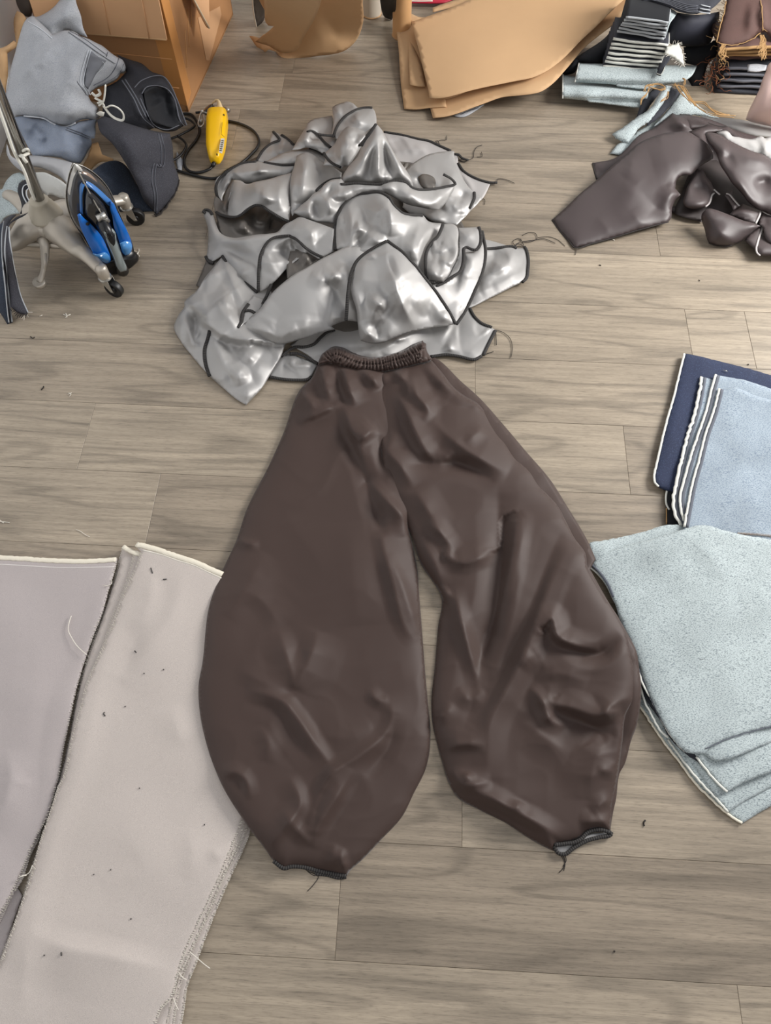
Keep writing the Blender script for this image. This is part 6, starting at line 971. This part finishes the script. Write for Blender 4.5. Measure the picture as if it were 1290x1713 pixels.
    edge(b, cM(858, 230, 845, 290, 800, 350, 752, 402, 742, 395), M['thread_dark'], r=.003, name='raw_hem', wob=.8, parent=t); fringe(b, cM(858, 230, 845, 290, 800, 350, 752, 402), M['thread_dark'], L=7, every=3, side=-1, r=.0012, parent=t)
    sheet('inner_leg', cM(440, 190, 500, 150, 560, 140, 600, 160, 660, 260, 700, 330, 740, 382, 660, 386, 560, 380, 480, 330), M['denim_inky'], t, z0=0, R=.012, anch=[ay(160, 285, 1.72), ay(200, 275, 1.78), ay(250, 352, 1.70), ay(190, 350, 1.69)], step=3.5, cr=[(cM(480, 200, 560, 250, 640, 350), 7, 12, 14)])
    sheet('tan_card_scrap', cM(395, 165, 420, 120, 440, 60, 470, 50, 490, 110, 545, 132, 540, 145, 480, 148, 435, 185), M['tan_cloth'], z0=0, R=.003, step=3, anch=[ay(140, 275, 1.80), ay(160, 245, 1.86), ay(188, 267, 1.84), ay(155, 280, 1.80)], cr=[(cM(500, 125, 450, 150, 430, 180), 5, 4, 6)], label='small tan card scrap wedged between the grey and black jeans', cat='card')
    # dark denim strips at the left edge, over the stand's foot
    g = 'dark denim lengths hanging at the left edge'
    for lb, o, an, ed, m in [('dark denim length with pale selvedge nearest the floor, far left', cV(-60, 350, 0, 335, 60, 260, 50, 300, 35, 400, 25, 600, 35, 850, 60, 1100, 90, 1400, 115, 1575, 90, 1580, 40, 1500, 0, 1440, -60, 1380), [ay(0, 375, 1.48), ay(8, 367, 1.48), ay(4, 430, 1.37), ay(14, 541, 1.295), ay(0, 520, 1.31)], [cV(50, 295, 28, 420, 20, 600, 35, 850, 62, 1100, 90, 1400, 110, 1560)], 'denim_inky'),
                             ('middle dark denim length with pale edge line at the left edge', cV(55, 265, 140, 220, 200, 215, 130, 290, 95, 350, 75, 500, 70, 700, 90, 950, 120, 1250, 155, 1560, 125, 1570, 95, 1400, 60, 1100, 35, 850, 25, 600, 35, 400), [ay(8, 367, 1.48), ay(22, 360, 1.47), ay(12, 430, 1.36), ay(19, 540, 1.29), ay(14, 480, 1.36)], [cV(88, 360, 68, 500, 60, 700, 85, 950, 112, 1250, 150, 1550)], 'denim_dark2'),
                             ('frontmost dark denim length fanning out beside the stand foot, left edge', cV(100, 330, 150, 290, 200, 250, 290, 215, 350, 190, 300, 230, 200, 280, 130, 330, 110, 380, 120, 520, 150, 720, 200, 980, 260, 1230, 345, 1430, 345, 1465, 300, 1462, 230, 1448, 170, 1400, 135, 1370, 140, 1470, 130, 1350, 95, 1000, 70, 650, 85, 450), [ay(22, 362, 1.46), ay(40, 357, 1.47), ay(20, 430, 1.35), ay(46, 524, 1.31), ay(20, 510, 1.31), ay(30, 460, 1.37)], [cV(112, 370, 118, 520, 150, 720, 200, 980, 260, 1230, 348, 1435)], 'denim_dark2'),
                             ('dark denim band curling behind the stand pole, left edge', cL(385, 1010, 300, 1040, 230, 1040, 205, 1060, 180, 1060, 195, 1000, 180, 930, 158, 860, 170, 790, 220, 755, 270, 765, 300, 800, 260, 830, 225, 850, 230, 900, 260, 950, 270, 1000), [ay(45, 305, 1.64), ay(32, 320, 1.62), ay(38, 352, 1.54), ay(60, 350, 1.56)], [cL(270, 790, 215, 810, 200, 850, 210, 910, 240, 970, 240, 1030), cL(280, 820, 240, 850, 240, 900, 265, 950)], 'denim_black')]:
        s = sheet('dark_denim_length', o, M[m], z0=0, R=.006, w=5, step=3, anch=an, label=lb, cat='fabric piece', group=g, ang=40)
        for e_ in ed: edge(s, e_, M['denim_chalk'], r=.0016, name='pale_edge', step=3)
        if 'front' in lb: fringe(s, cV(345, 1430, 345, 1465, 300, 1462), M['thread_white'], L=7, every=2, side=1, r=.0007); fringe(s, cV(345, 1465, 300, 1465, 230, 1448, 150, 1385), M['thread_dark'], L=6, every=2, side=1, r=.001)
mat('denim_pocket', (116, 118, 124), .9, bump=.4, bscale=500); mat('cord_white', (228, 226, 216), .8); mat('fleece', (198, 198, 194), 1.0, bump=.8, bscale=260)
mat('denim_grey2', (164, 164, 166), .95, bump=.4, bscale=400); mat('denim_dark2', (50, 50, 57), .85, bump=.4, bscale=600, speck=((74, 74, 82), 500, .5, .75)); mat('denim_inky', (40, 48, 62), .85, bump=.4, bscale=600, speck=((66, 76, 92), 500, .5, .75))
clothes()
# ================================================================ rolling stand, iron, yellow cutter
def rev(mb, c, prof, n=36, ax=None):
    """lathe: prof = (radius, height) along ax"""
    ax = Vector(ax or (0, 0, 1)).normalized(); u = ax.orthogonal().normalized(); v = ax.cross(u); V = []; c = Vector(c)
    for r, z in prof:
        for k in range(n): a = 2 * pi * k / n; V.append(tuple(c + ax * z + (u * cos(a) + v * sin(a)) * r))
    Fc = [[i * n + k, i * n + (k + 1) % n, (i + 1) * n + (k + 1) % n, (i + 1) * n + k] for i in range(len(prof) - 1) for k in range(n)]
    Fc += [list(range(n))[::-1], [(len(prof) - 1) * n + k for k in range(n)]]; mb.add(V, Fc); return mb
def stand():
    hy = 1.51; top = PY(66, 332, hy); c = Vector((top.x - .004, hy, 0)); zt = top.z
    t = thing('rolling_stand', 'cast metal rolling stand with chrome pole, curved legs and black casters at the left', 'stand', tuple(c))
    mb = MB(); p2 = PY(0, 160, hy); d = (p2 - top).normalized(); e_ = top + d * .75
    rev(mb, tuple(top - d * .02), [(.0125, 0), (.0125, (e_ - top).length)], ax=d); mb.build('pole', M['chrome'], t)
    mb = MB(); rev(mb, (c.x, c.y, 0), [(.040, zt - .052), (.044, zt - .048), (.043, zt - .043), (.036, zt - .038), (.030, zt - .020), (.024, zt - .012), (.0245, zt - .006), (.020, zt - .001), (.014, zt)]); mb.build('collar', M['collar_metal'], t)
    hz = zt - .052
    legs = [(188, 492), (222, 375)]; cs = [Vector(P(px, py, 0)) for px, py in legs]; cs = [Vector((-.708, 1.392, 0)), Vector((-.694, 1.640, 0))]
    extra = [Vector((-1.01, 1.43, 0)), Vector((-1.0, 1.66, 0))]
    hub = MB(); rev(hub, (c.x, c.y, 0), [(.020, hz - .055), (.036, hz - .050), (.048, hz - .030), (.052, hz - .014), (.046, hz - .002), (.030, hz + .003)]); hub.build('hub', M['cast_metal'], t)
    for i, w in enumerate(cs + extra):
        dr = (w - c); L = dr.length; dr.normalize(); zs = hz - .015
        pts = [(c + dr * .01) + Vector((0, 0, zs + .0)), (c + dr * .05) + Vector((0, 0, zs - .004)), (c + dr * .10) + Vector((0, 0, zs - .028)), (c + dr * L * .75) + Vector((0, 0, .098)), (c + dr * (L - .004)) + Vector((0, 0, .084)), (c + dr * (L + .004)) + Vector((0, 0, .080))]
        lg = tube_obj('leg', [tuple(p) for p in pts], [.040, .040, .031, .021, .017, .0155], M['cast_metal'], t, seg=16, flat=.75, step=.004)
        if i < 2:
            e0 = c + dr * (L + .004); mb = MB(); rev(mb, (e0.x, e0.y, 0), [(.012, .058), (.015, .064), (.015, .09), (.010, .096)]); mb.build('end_socket', M['cast_metal'], lg)
            sd = Vector((.95, -.35, 0)) if i == 0 else Vector((.97, .1, 0)); sd.normalize(); ww = Vector((-sd.y, sd.x, 0)); wc = e0 + sd * .014 + Vector((0, 0, .0240))
            cst = MB(); rev(cst, tuple(wc - ww * .008), [(.012, .002), (.018, .0005), (.023, .0), (.024, .002), (.024, .014), (.023, .016), (.018, .0155), (.012, .014)], ax=ww); wh = cst.build('caster_wheel', M['rubber'], t)
            cst = MB(); rev(cst, tuple(wc - ww * .0095), [(.004, 0), (.008, .0), (.009, .001), (.009, .018), (.008, .019)], ax=ww, n=20); cst.build('wheel_hub', M['black_plastic'], wh)
            fk = MB()
            for s in (-1, 1):
                a = wc + ww * (.0115 * s); top_ = e0 + ww * (.0115 * s) + Vector((0, 0, .058)); q = [a - Vector((0, 0, .004)) + sd * .004, a - Vector((0, 0, .004)) - sd * .004, top_ - sd * .012, top_ + sd * .014]
                V = [tuple(v + ww * k * .0007) for k in (-1, 1) for v in q]; fk.add(V, [[0, 1, 2, 3], [7, 6, 5, 4], [0, 4, 5, 1], [1, 5, 6, 2], [2, 6, 7, 3], [3, 7, 4, 0]])
            rev(fk, (e0.x, e0.y, .055), [(.012, 0), (.0165, .001), (.0175, .003), (.0165, .0055), (.010, .007)]); rev(fk, tuple(wc - ww * .013), [(.0025, 0), (.0032, .001), (.0032, .025), (.0025, .026)], ax=ww, n=12)
            fk.build('caster_fork', M['steel'], t, smooth=False)
    bar = [PY(40, 408, 1.46), PY(72, 410, 1.455), PY(108, 412, 1.45)]; tube_obj('cross_bar', [tuple(v) for v in bar], .007, M['cast_metal'], t)
    pd = [PY(71, 400, 1.462), PY(74, 408, 1.448), PY(75, 422, 1.435), PY(74, 445, 1.41), PY(70, 462, 1.395), PY(66, 472, 1.385)]
    pe = tube_obj('pedal', [tuple(v) for v in pd], [.013, .0125, .011, .008, .008, .010], M['cast_metal'], t, seg=14, flat=.7)
    f = pd[-1]; mb = MB(); rev(mb, (f.x, f.y, f.z - .009), [(.010, 0), (.0155, .002), (.0165, .006), (.0165, .012), (.014, .0145), (.011, .0130), (.004, .0135)], ax=(0, -.15, 1)); mb.build('foot_pad', M['cast_metal'], pe)
    tube_obj('rib', [tuple(PY(x, y, 1.425 - k * .03)) for k, (x, y) in enumerate([(76, 424), (75, 450)])], .003, M['cast_metal'], pe, smooth=False)
    # white cord along the pole, tied on
    cd = [PY(-8, 165, hy - .02), PY(10, 215, hy - .02), PY(24, 255, hy - .018), PY(40, 285, hy - .02), PY(52, 320, hy - .02), PY(58, 334, hy - .015)]
    w = tube_obj('cord', [tuple(v) for v in cd], .0035, M['cord_white'], t)
    q = [PY(x, y, hy - .03 if k % 2 else hy + .01) for k, (x, y) in enumerate(cL(165, 530, 200, 545, 255, 505, 240, 480, 180, 520, 210, 540, 260, 520))]; tube_obj('tie', [tuple(v) for v in q], .0028, M['cord_white'], w)
    q = [PY(x, y, hy - .03) for x, y in cL(200, 540, 215, 570, 240, 600)]; tube_obj('tie_end', [tuple(v) for v in q], .004, M['cord_white'], w)
mat('collar_metal', (172, 164, 148), .5, metal=.2)
stand()
def loft(mb, rings, caps=True):
    m_ = min(len(r) for r in rings); rings = [r if len(r) == m_ else [r[int(i * len(r) / m_)] for i in range(m_)] for r in rings]
    n = len(rings[0]); V = np.concatenate([np.array([tuple(p) for p in r]) for r in rings]); Fc = []
    for i in range(len(rings) - 1):
        for k in range(n): l = (k + 1) % n; Fc.append([i * n + k, i * n + l, (i + 1) * n + l, (i + 1) * n + k])
    if caps: Fc += [list(range(n))[::-1], [(len(rings) - 1) * n + k for k in range(n)]]
    mb.add(V, Fc); return mb
def fix(o):
    bm = bmesh.new(); bm.from_mesh(o.data); bmesh.ops.recalc_face_normals(bm, faces=bm.faces); bm.to_mesh(o.data); bm.free(); return o
def iron():
    base = Vector((-.684, 1.452, 0)); n = Vector((.55, -.835, 0)).normalized(); base0 = base - n * .03
    t = thing('steam_iron', 'blue and black steam iron standing upright on its heel beside the stand leg', 'iron', tuple(base))
    def fp(px, py, d): p = plane_pt(px, py, base0 + n * d, n); p.z = max(p.z, .0015); return p
    def ring(crop, d, step=3.0, sc=1.0, ang=60):
        q = outline(crop, step, ang); 
        if sc != 1: c = q.mean(0); q = c + (q - c) * sc
        return [fp(x, y, d) for x, y in q]
    # silhouette shared by all shells (crop cI): nose at the top left, heel at the bottom right
    sole = cI(165, 88, 120, 170, 88, 300, 68, 440, 80, 560, 120, 700, 180, 810, 260, 920, 330, 1040, 400, 1180, 450, 1290, 520, 1340, 640, 1365, 760, 1340, 830, 1270, 850, 1120, 830, 1000, 780, 880, 720, 740, 660, 600, 560, 380, 430, 230, 280, 130)
    def shell(scs, mat_, name, par=t):
        q = outline(sole, 3.0, 50); c = q.mean(0) + np.array([6, 8]); rings = []
        for s, d in scs: rings.append([fp(x, y, d) for x, y in c + (q - c) * s])
        return fix(loft(MB(), rings).build(name, mat_, par))
    shell([(.985, -.034), (1.0, -.032), (1.0, -.027), (.985, -.025)], M['sole_steel'], 'soleplate')
    shell([(.955, -.025), (.965, -.015), (.955, -.004), (.90, .008), (.80, .014)], M['smoke_plastic'], 'body')
    # heel
    hl = cI(400, 1150, 450, 1290, 520, 1342, 640, 1366, 760, 1342, 835, 1275, 905, 1195, 880, 1120, 800, 1090, 700, 1120, 600, 1200, 480, 1190)
    o = fix(loft(MB(), [ring(hl, -.02), ring(hl, .015), ring(hl, .022, sc=.94)]).build('heel', M['black_plastic'], t))
    # blue frame and water tank
    def strip(name, crop, d0, d1, m, sc=.94, par=t):
        a = ring(crop, d0); b = ring(crop, d1); c = ring(crop, d1 + .003, sc=sc); return fix(loft(MB(), [a, b, c]).build(name, m, par))
    strip('tank_half', cI(200, 680, 230, 662, 280, 720, 330, 760, 400, 830, 460, 900, 500, 960, 540, 1050, 580, 1160, 580, 1215, 545, 1240, 480, 1215, 410, 1160, 350, 1060, 290, 940, 240, 830), .0, .034, M['blue_plastic'])
    strip('tank_half', cI(580, 525, 610, 540, 660, 640, 720, 760, 780, 880, 815, 970, 832, 1060, 800, 1130, 750, 1150, 720, 1120, 690, 1020, 660, 920, 620, 820, 600, 700, 575, 600), .0, .034, M['blue_plastic'])
    strip('tank_window', cI(685, 1005, 760, 980, 815, 1000, 828, 1060, 795, 1130, 750, 1145, 725, 1110), .036, .038, M['blue_clear'])
    strip('tank_window', cI(365, 1120, 430, 1130, 520, 1110, 570, 1160, 572, 1210, 540, 1232, 480, 1208, 410, 1155), .036, .038, M['blue_clear'])
    strip('frame', cI(275, 285, 235, 330, 225, 450, 228, 560, 240, 665, 268, 680, 262, 560, 262, 440, 285, 350, 300, 340), .0, .022, M['blue_frame'], sc=.99)
    strip('frame', cI(275, 285, 300, 345, 380, 400, 470, 480, 560, 575, 590, 590, 600, 535, 540, 470, 450, 385, 350, 310), .0, .022, M['blue_frame'], sc=.99)
    b = strip('nose_reflection', cI(165, 100, 205, 180, 205, 300, 190, 420, 130, 470, 100, 440, 105, 330, 135, 200), -.006, .006, M['nose_glare'], sc=.97)  # white plate: the reflection along the nose edge built as coloured shape
    strip('nose_tip', cI(165, 90, 205, 105, 250, 150, 265, 185, 215, 180, 180, 130), -.004, .012, M['nose_glare'], sc=.95)
    strip('window', cI(245, 175, 330, 200, 450, 330, 520, 430, 560, 500, 500, 440, 380, 350, 290, 280, 250, 220), -.004, .008, M['brown_clear'], sc=.98)
    # dome under the handle
    fix(loft(MB(), [ring(cI(295, 350, 380, 410, 460, 490, 540, 590, 590, 720, 620, 860, 560, 880, 440, 860, 360, 780, 280, 690, 272, 560, 275, 440), .010), ring(cI(295, 350, 380, 410, 460, 490, 540, 590, 590, 720, 620, 860, 560, 880, 440, 860, 360, 780, 280, 690, 272, 560, 275, 440), .020, sc=.96), ring(cI(295, 350, 380, 410, 460, 490, 540, 590, 590, 720, 620, 860, 560, 880, 440, 860, 360, 780, 280, 690, 272, 560, 275, 440), .038, sc=.72)]).build('cover', M['smoke_dark'], t))
    for pp in [cI(215, 185, 300, 350, 370, 480, 430, 590, 480, 670)]: tube_obj('ridge', [tuple(fp(x, y, .03 + .012 * k / 4)) for k, (x, y) in enumerate(pp)], .0016, M['ridge_grey'], t)
    k0 = fp(470, 0, 0) if 0 else None
    kx = [fp(*cI(425, 725)[0], .050), fp(*cI(525, 680)[0], .050)]; tube_obj('spray_collar', [tuple(v) for v in kx], .0085, M['steel'], t, seg=16, smooth=False)
    kn = [fp(*cI(495, 690)[0], .050), fp(*cI(545, 760)[0], .052)]; tube_obj('spray_nozzle', [tuple(v) for v in kn], .0075, M['steel'], t, seg=16, smooth=False)
    # handle: an arched grip with a pale grey top strip
    hp = cI(480, 760, 520, 830, 560, 900, 620, 1040, 670, 1180, 720, 1320); dd = [.045, .062, .070, .072, .066, .030]
    tube_obj('handle', [tuple(fp(x, y, d)) for (x, y), d in zip(hp, dd)], [.014, .014, .012, .012, .013, .016], M['black_plastic'], t, seg=18, up=tuple(n))
    st = cI(505, 880, 540, 855, 600, 845, 636, 880, 645, 960, 680, 1060, 720, 1170, 768, 1290, 765, 1320, 700, 1340, 680, 1320, 640, 1210, 600, 1110, 550, 1000)
    q = outline(st, 3, 50); dm = lambda q: [fp(x, y, .074 + .012 * sin(min(max((y - 384) / 70, 0), 1) * pi) + 0) for x, y in q]
    qs = q.mean(0) + (q - q.mean(0)) * .93; o = loft(MB(), [[v - n * .012 for v in dm(q)], dm(q), [v + n * .002 for v in dm(qs)]]).build('grip', M['grey_plastic'], t); fix(o)
    for pp in [cI(515, 930, 540, 950, 560, 935, 545, 915, 520, 925), cI(590, 905, 600, 935, 615, 915, 628, 930, 630, 890), cI(568, 870, 575, 900, 585, 945), cI(520, 905, 555, 885)]: tube_obj('button_mark', [tuple(fp(x, y, .0885)) for x, y in pp], .0007, M['black_plastic'], o)
    for (x, y) in cI(320, 782, 278, 305): c = fp(x, y, .036 if y > 350 else .024); rev(MB(), tuple(c), [(.004, 0), (.005, .001), (.003, .002)], ax=n, n=16).build('screw', M['black_plastic'], t)
    tube_obj('sole_rim', [tuple(fp(x, y, -.024)) for x, y in outline(sole, 4, 50)], .0012, M['steel'], t, smooth=False)
    t2 = thing('white_lint', 'tiny tangle of white thread on the floor right of the iron', 'lint', tuple(P1(234, 422, .002)))
    for k in range(5): x, y = 232 + random.uniform(-4, 5), 424 + random.uniform(-5, 5); tube_obj('strand', thread_pts([(x, y), (x + random.uniform(-5, 5), y + random.uniform(-5, 5)), (x + random.uniform(-7, 7), y + random.uniform(-6, 6))], .002), .0008, M['thread_white'], t2, smooth=False)
mat('sole_steel', (120, 112, 104), .25, metal=.8); mat('blue_clear', (84, 150, 214), .12, coat=.6); mat('blue_frame', (70, 124, 190), .25, coat=.4); mat('nose_glare', (216, 214, 208), .25, coat=.3); mat('brown_clear', (150, 128, 112), .2, coat=.4); mat('smoke_dark', (38, 38, 40), .15, coat=.5); mat('ridge_grey', (150, 146, 138), .35)
iron()
def cutter():
    t = thing('electric_cutter', 'yellow handheld electric cutter with cream hook guard, lying on the floor by the box', 'tool', tuple(P1(363, 235)))
    zc = .030; a = P1(*cY(600, 330)[0], zc); b = P1(*cY(560, 960)[0], zc); ax = (b - a); L = ax.length; ax.normalize(); sd = Vector((0, 0, 1)).cross(ax).normalized()
    prof = [(-.02, .018, .014), (-.004, .025, .022), (.03, .031, .027), (.20, .0325, .028), (.45, .031, .026), (.72, .028, .024), (.88, .022, .021), (.97, .016, .016), (1.0, .012, .012)]
    rings = []
    for s, w, h in prof:
        c = a + ax * (s * L); r = []
        for k in range(40):
            u = 2 * pi * k / 40; ex = .55; x = abs(cos(u)) ** ex * (1 if cos(u) > 0 else -1); y = abs(sin(u)) ** ex * (1 if sin(u) > 0 else -1); r.append(c + sd * (x * w * .93) + Vector((0, 0, max(y * h, -.0285))))
        rings.append(r)
    body = fix(loft(MB(), rings).build('body', M['yellow_plastic'], t))
    def top(px, py, dz=0):    # point on the upper surface
        p = P1(px, py, zc + .027 + dz); return p
    def patch(name, crop, m, par=body, dz=.0): 
        q = crop; o = slab_poly(name, [top(x, y, dz) for x, y in q], .0012, (0, 0, 1), M[m], par); return o
    lab = patch('rating_label', cY(645, 655, 690, 660, 680, 760, 655, 860, 615, 840, 625, 740), 'label_white', dz=-.001)
    for k in range(6): 
        x, y = 660 - k * 5, 690 + k * 26; tube_obj('print_line', [tuple(top(*c, .0003)) for c in cY(x - 14, y, x + 14, y - 8, x + 18, y + 4)], .0008, M['label_dark'], lab, smooth=False)
    wl = patch('switch', cY(490, 460, 522, 470, 512, 590, 480, 600), 'label_dark', dz=-.004); patch('switch_plate', cY(470, 490, 486, 470, 476, 600, 462, 590), 'label_white', dz=-.006)
    tube_obj('panel_line', [tuple(top(*c, .0002)) for c in cY(660, 440, 650, 520, 645, 600, 690, 640)], .0006, M['label_dark'], body, smooth=False)
    for c in cY(685, 352, 592, 885): rev(MB(), tuple(top(*c, -.004)), [(.0018, 0), (.0018, .005)], n=10).build('screw', M['black_plastic'], body)
    # cream guard hook, blade head and clamp
    hk = [P1(*c, z) for c, z in zip(cY(650, 320, 630, 240, 618, 180, 600, 150, 575, 145, 545, 165, 520, 195), (.04, .05, .052, .052, .05, .046, .04))]
    tube_obj('guard_hook', [tuple(v) for v in hk], [.014, .010, .007, .0055, .0045, .003, .0018], M['cream_plastic'], t, seg=12)
    mb = MB(); c = P1(*cY(505, 300)[0], .02); rev(mb, tuple(c), [(.010, 0), (.019, .002), (.020, .008), (.018, .014), (.008, .017)], ax=(-.5, .2, .8)); mb.build('blade_housing', M['smoke_plastic'], t)
    q = [P1(*c, .03) for c in cY(460, 320, 430, 310, 390, 300, 360, 340, 345, 410, 335, 465, 365, 500, 400, 480, 415, 420, 400, 340)]; tube_obj('blade_clamp', [tuple(v) for v in q], .0028, M['steel'], t)
    for c in cY(380, 455, 395, 325): rev(MB(), tuple(P1(*c, .024)), [(.004, 0), (.005, .002), (.005, .010), (.003, .012)], n=14).build('clamp_screw', M['steel'], t)
    q = [P1(*c, .024) for c in cY(650, 225, 690, 250, 750, 285)]; tube_obj('clamp_lever', [tuple(v) for v in q], [.0025, .006, .006], M['steel'], t, seg=12)
    q = [P1(*c, .022) for c in cY(560, 940, 545, 1000, 530, 1030)]; tube_obj('strain_relief', [tuple(v) for v in q], [.008, .0065, .0055], M['rubber'], t, seg=14)
    # its cord
    cord = cY(540, 1010, 500, 1060, 420, 1100, 330, 1118, 230, 1105, 165, 1050, 145, 960, 165, 880, 230, 780, 310, 680, 350, 590, 350, 500, 300, 400, 250, 340, 180, 325, 120, 330)
    tube_obj('power_cord', thread_pts(cord, .0052), .0040, M['rubber'], t, smooth=False, seg=10)
    c2 = thing('power_cable', 'black power cable looping round the yellow cutter towards the black jeans', 'cable', tuple(P1(430, 240)))
    q = catmull(cY(740, 425, 830, 440, 950, 480, 1060, 540, 1130, 620, 1155, 700, 1130, 780, 1060, 860, 980, 940, 900, 1000, 800, 1050, 700, 1110, 640, 1170, 560, 1195, 440, 1190, 300, 1160, 150, 1120, 40, 1085, -40, 1060), 2); tube_obj('cable', P(q[:, 0], q[:, 1], .0045), .0038, M['rubber'], c2, smooth=False, seg=10)
    for pp in [cY(-30, 660, 60, 625, 160, 575, 240, 530, 290, 480, 240, 420, 160, 385), cY(60, 630, 140, 690, 175, 750, 140, 830, 80, 900, -40, 975), cY(300, 310, 360, 305, 440, 300)]: q = catmull(pp, 2); tube_obj('cable', P(q[:, 0], q[:, 1], .011), .0034, M['rubber'], c2, smooth=False, seg=10)
    sheet('pale_scrap', cY(45, 830, 90, 900, 135, 950, 110, 1090, 60, 1080, 40, 960), M['denim_light'], z0=.004, R=.002, step=3, label='small pale cloth scrap on the floor beside the black jeans hem', cat='fabric scrap')
cutter()
# ================================================================ lint on the floor
def lint():
    g = 'specks of lint on the bare floor'
    W_, D_ = 'thread_white', 'thread_dark'
    for lb, pts, m, r in [('white thread knot on the floor below the stand foot', [FULL(106, 526, 112, 528, 118, 526), FULL(110, 524, 112, 530, 109, 531)], W_, .0012), ('faint white thread left of the white knot, below the stand', [FULL(66, 529, 71, 527)], W_, .0009), ('dark curl on the left floor above the beige selvedge', [FULL(69, 652, 72, 649, 73, 646)], D_, .0014), ('dark speck at the upper left floor', [FULL(51, 563, 55, 566, 58, 564)], D_, .0013),
                          ('pale tangle on the left floor beside the dark curl', [FULL(115, 657, 119, 660, 116, 663), FULL(113, 660, 120, 657)], W_, .0007), ('white yarn ends at the left frame edge', [FULL(-4, 872, 5, 873, 16, 874), FULL(-3, 868, 6, 875)], W_, .0009), ('pale fine thread above the beige stack', [FULL(127, 886, 135, 889, 142, 894, 150, 898)], W_, .0006),
                          ('dark comma-shaped thread below the denim fan, right', [FULL(1080, 1372, 1077, 1376, 1078, 1382)], D_, .0014), ('tiny dark speck on the lower right floor', [FULL(1027, 1591, 1029, 1592)], D_, .0014), ('tiny dark speck above the navy denim', [FULL(1251, 609, 1253, 610)], D_, .0014), ('short dark thread right of the silver heap', [FULL(1002, 443, 1006, 444)], D_, .001), ('white lint beside the upper brown panel', [FULL(1024, 400, 1028, 402)], W_, .0014), ('small grey speck on the floor above the denim', [FULL(1169, 468, 1171, 470)], D_, .0009)]:
        t = thing('lint_speck', lb, 'lint', tuple(P1(*pts[0][0], 0)), g)
        for p in pts: tube_obj('fibre', thread_pts(p, .0015), r, M[m], t, smooth=False, seg=6)
lint()
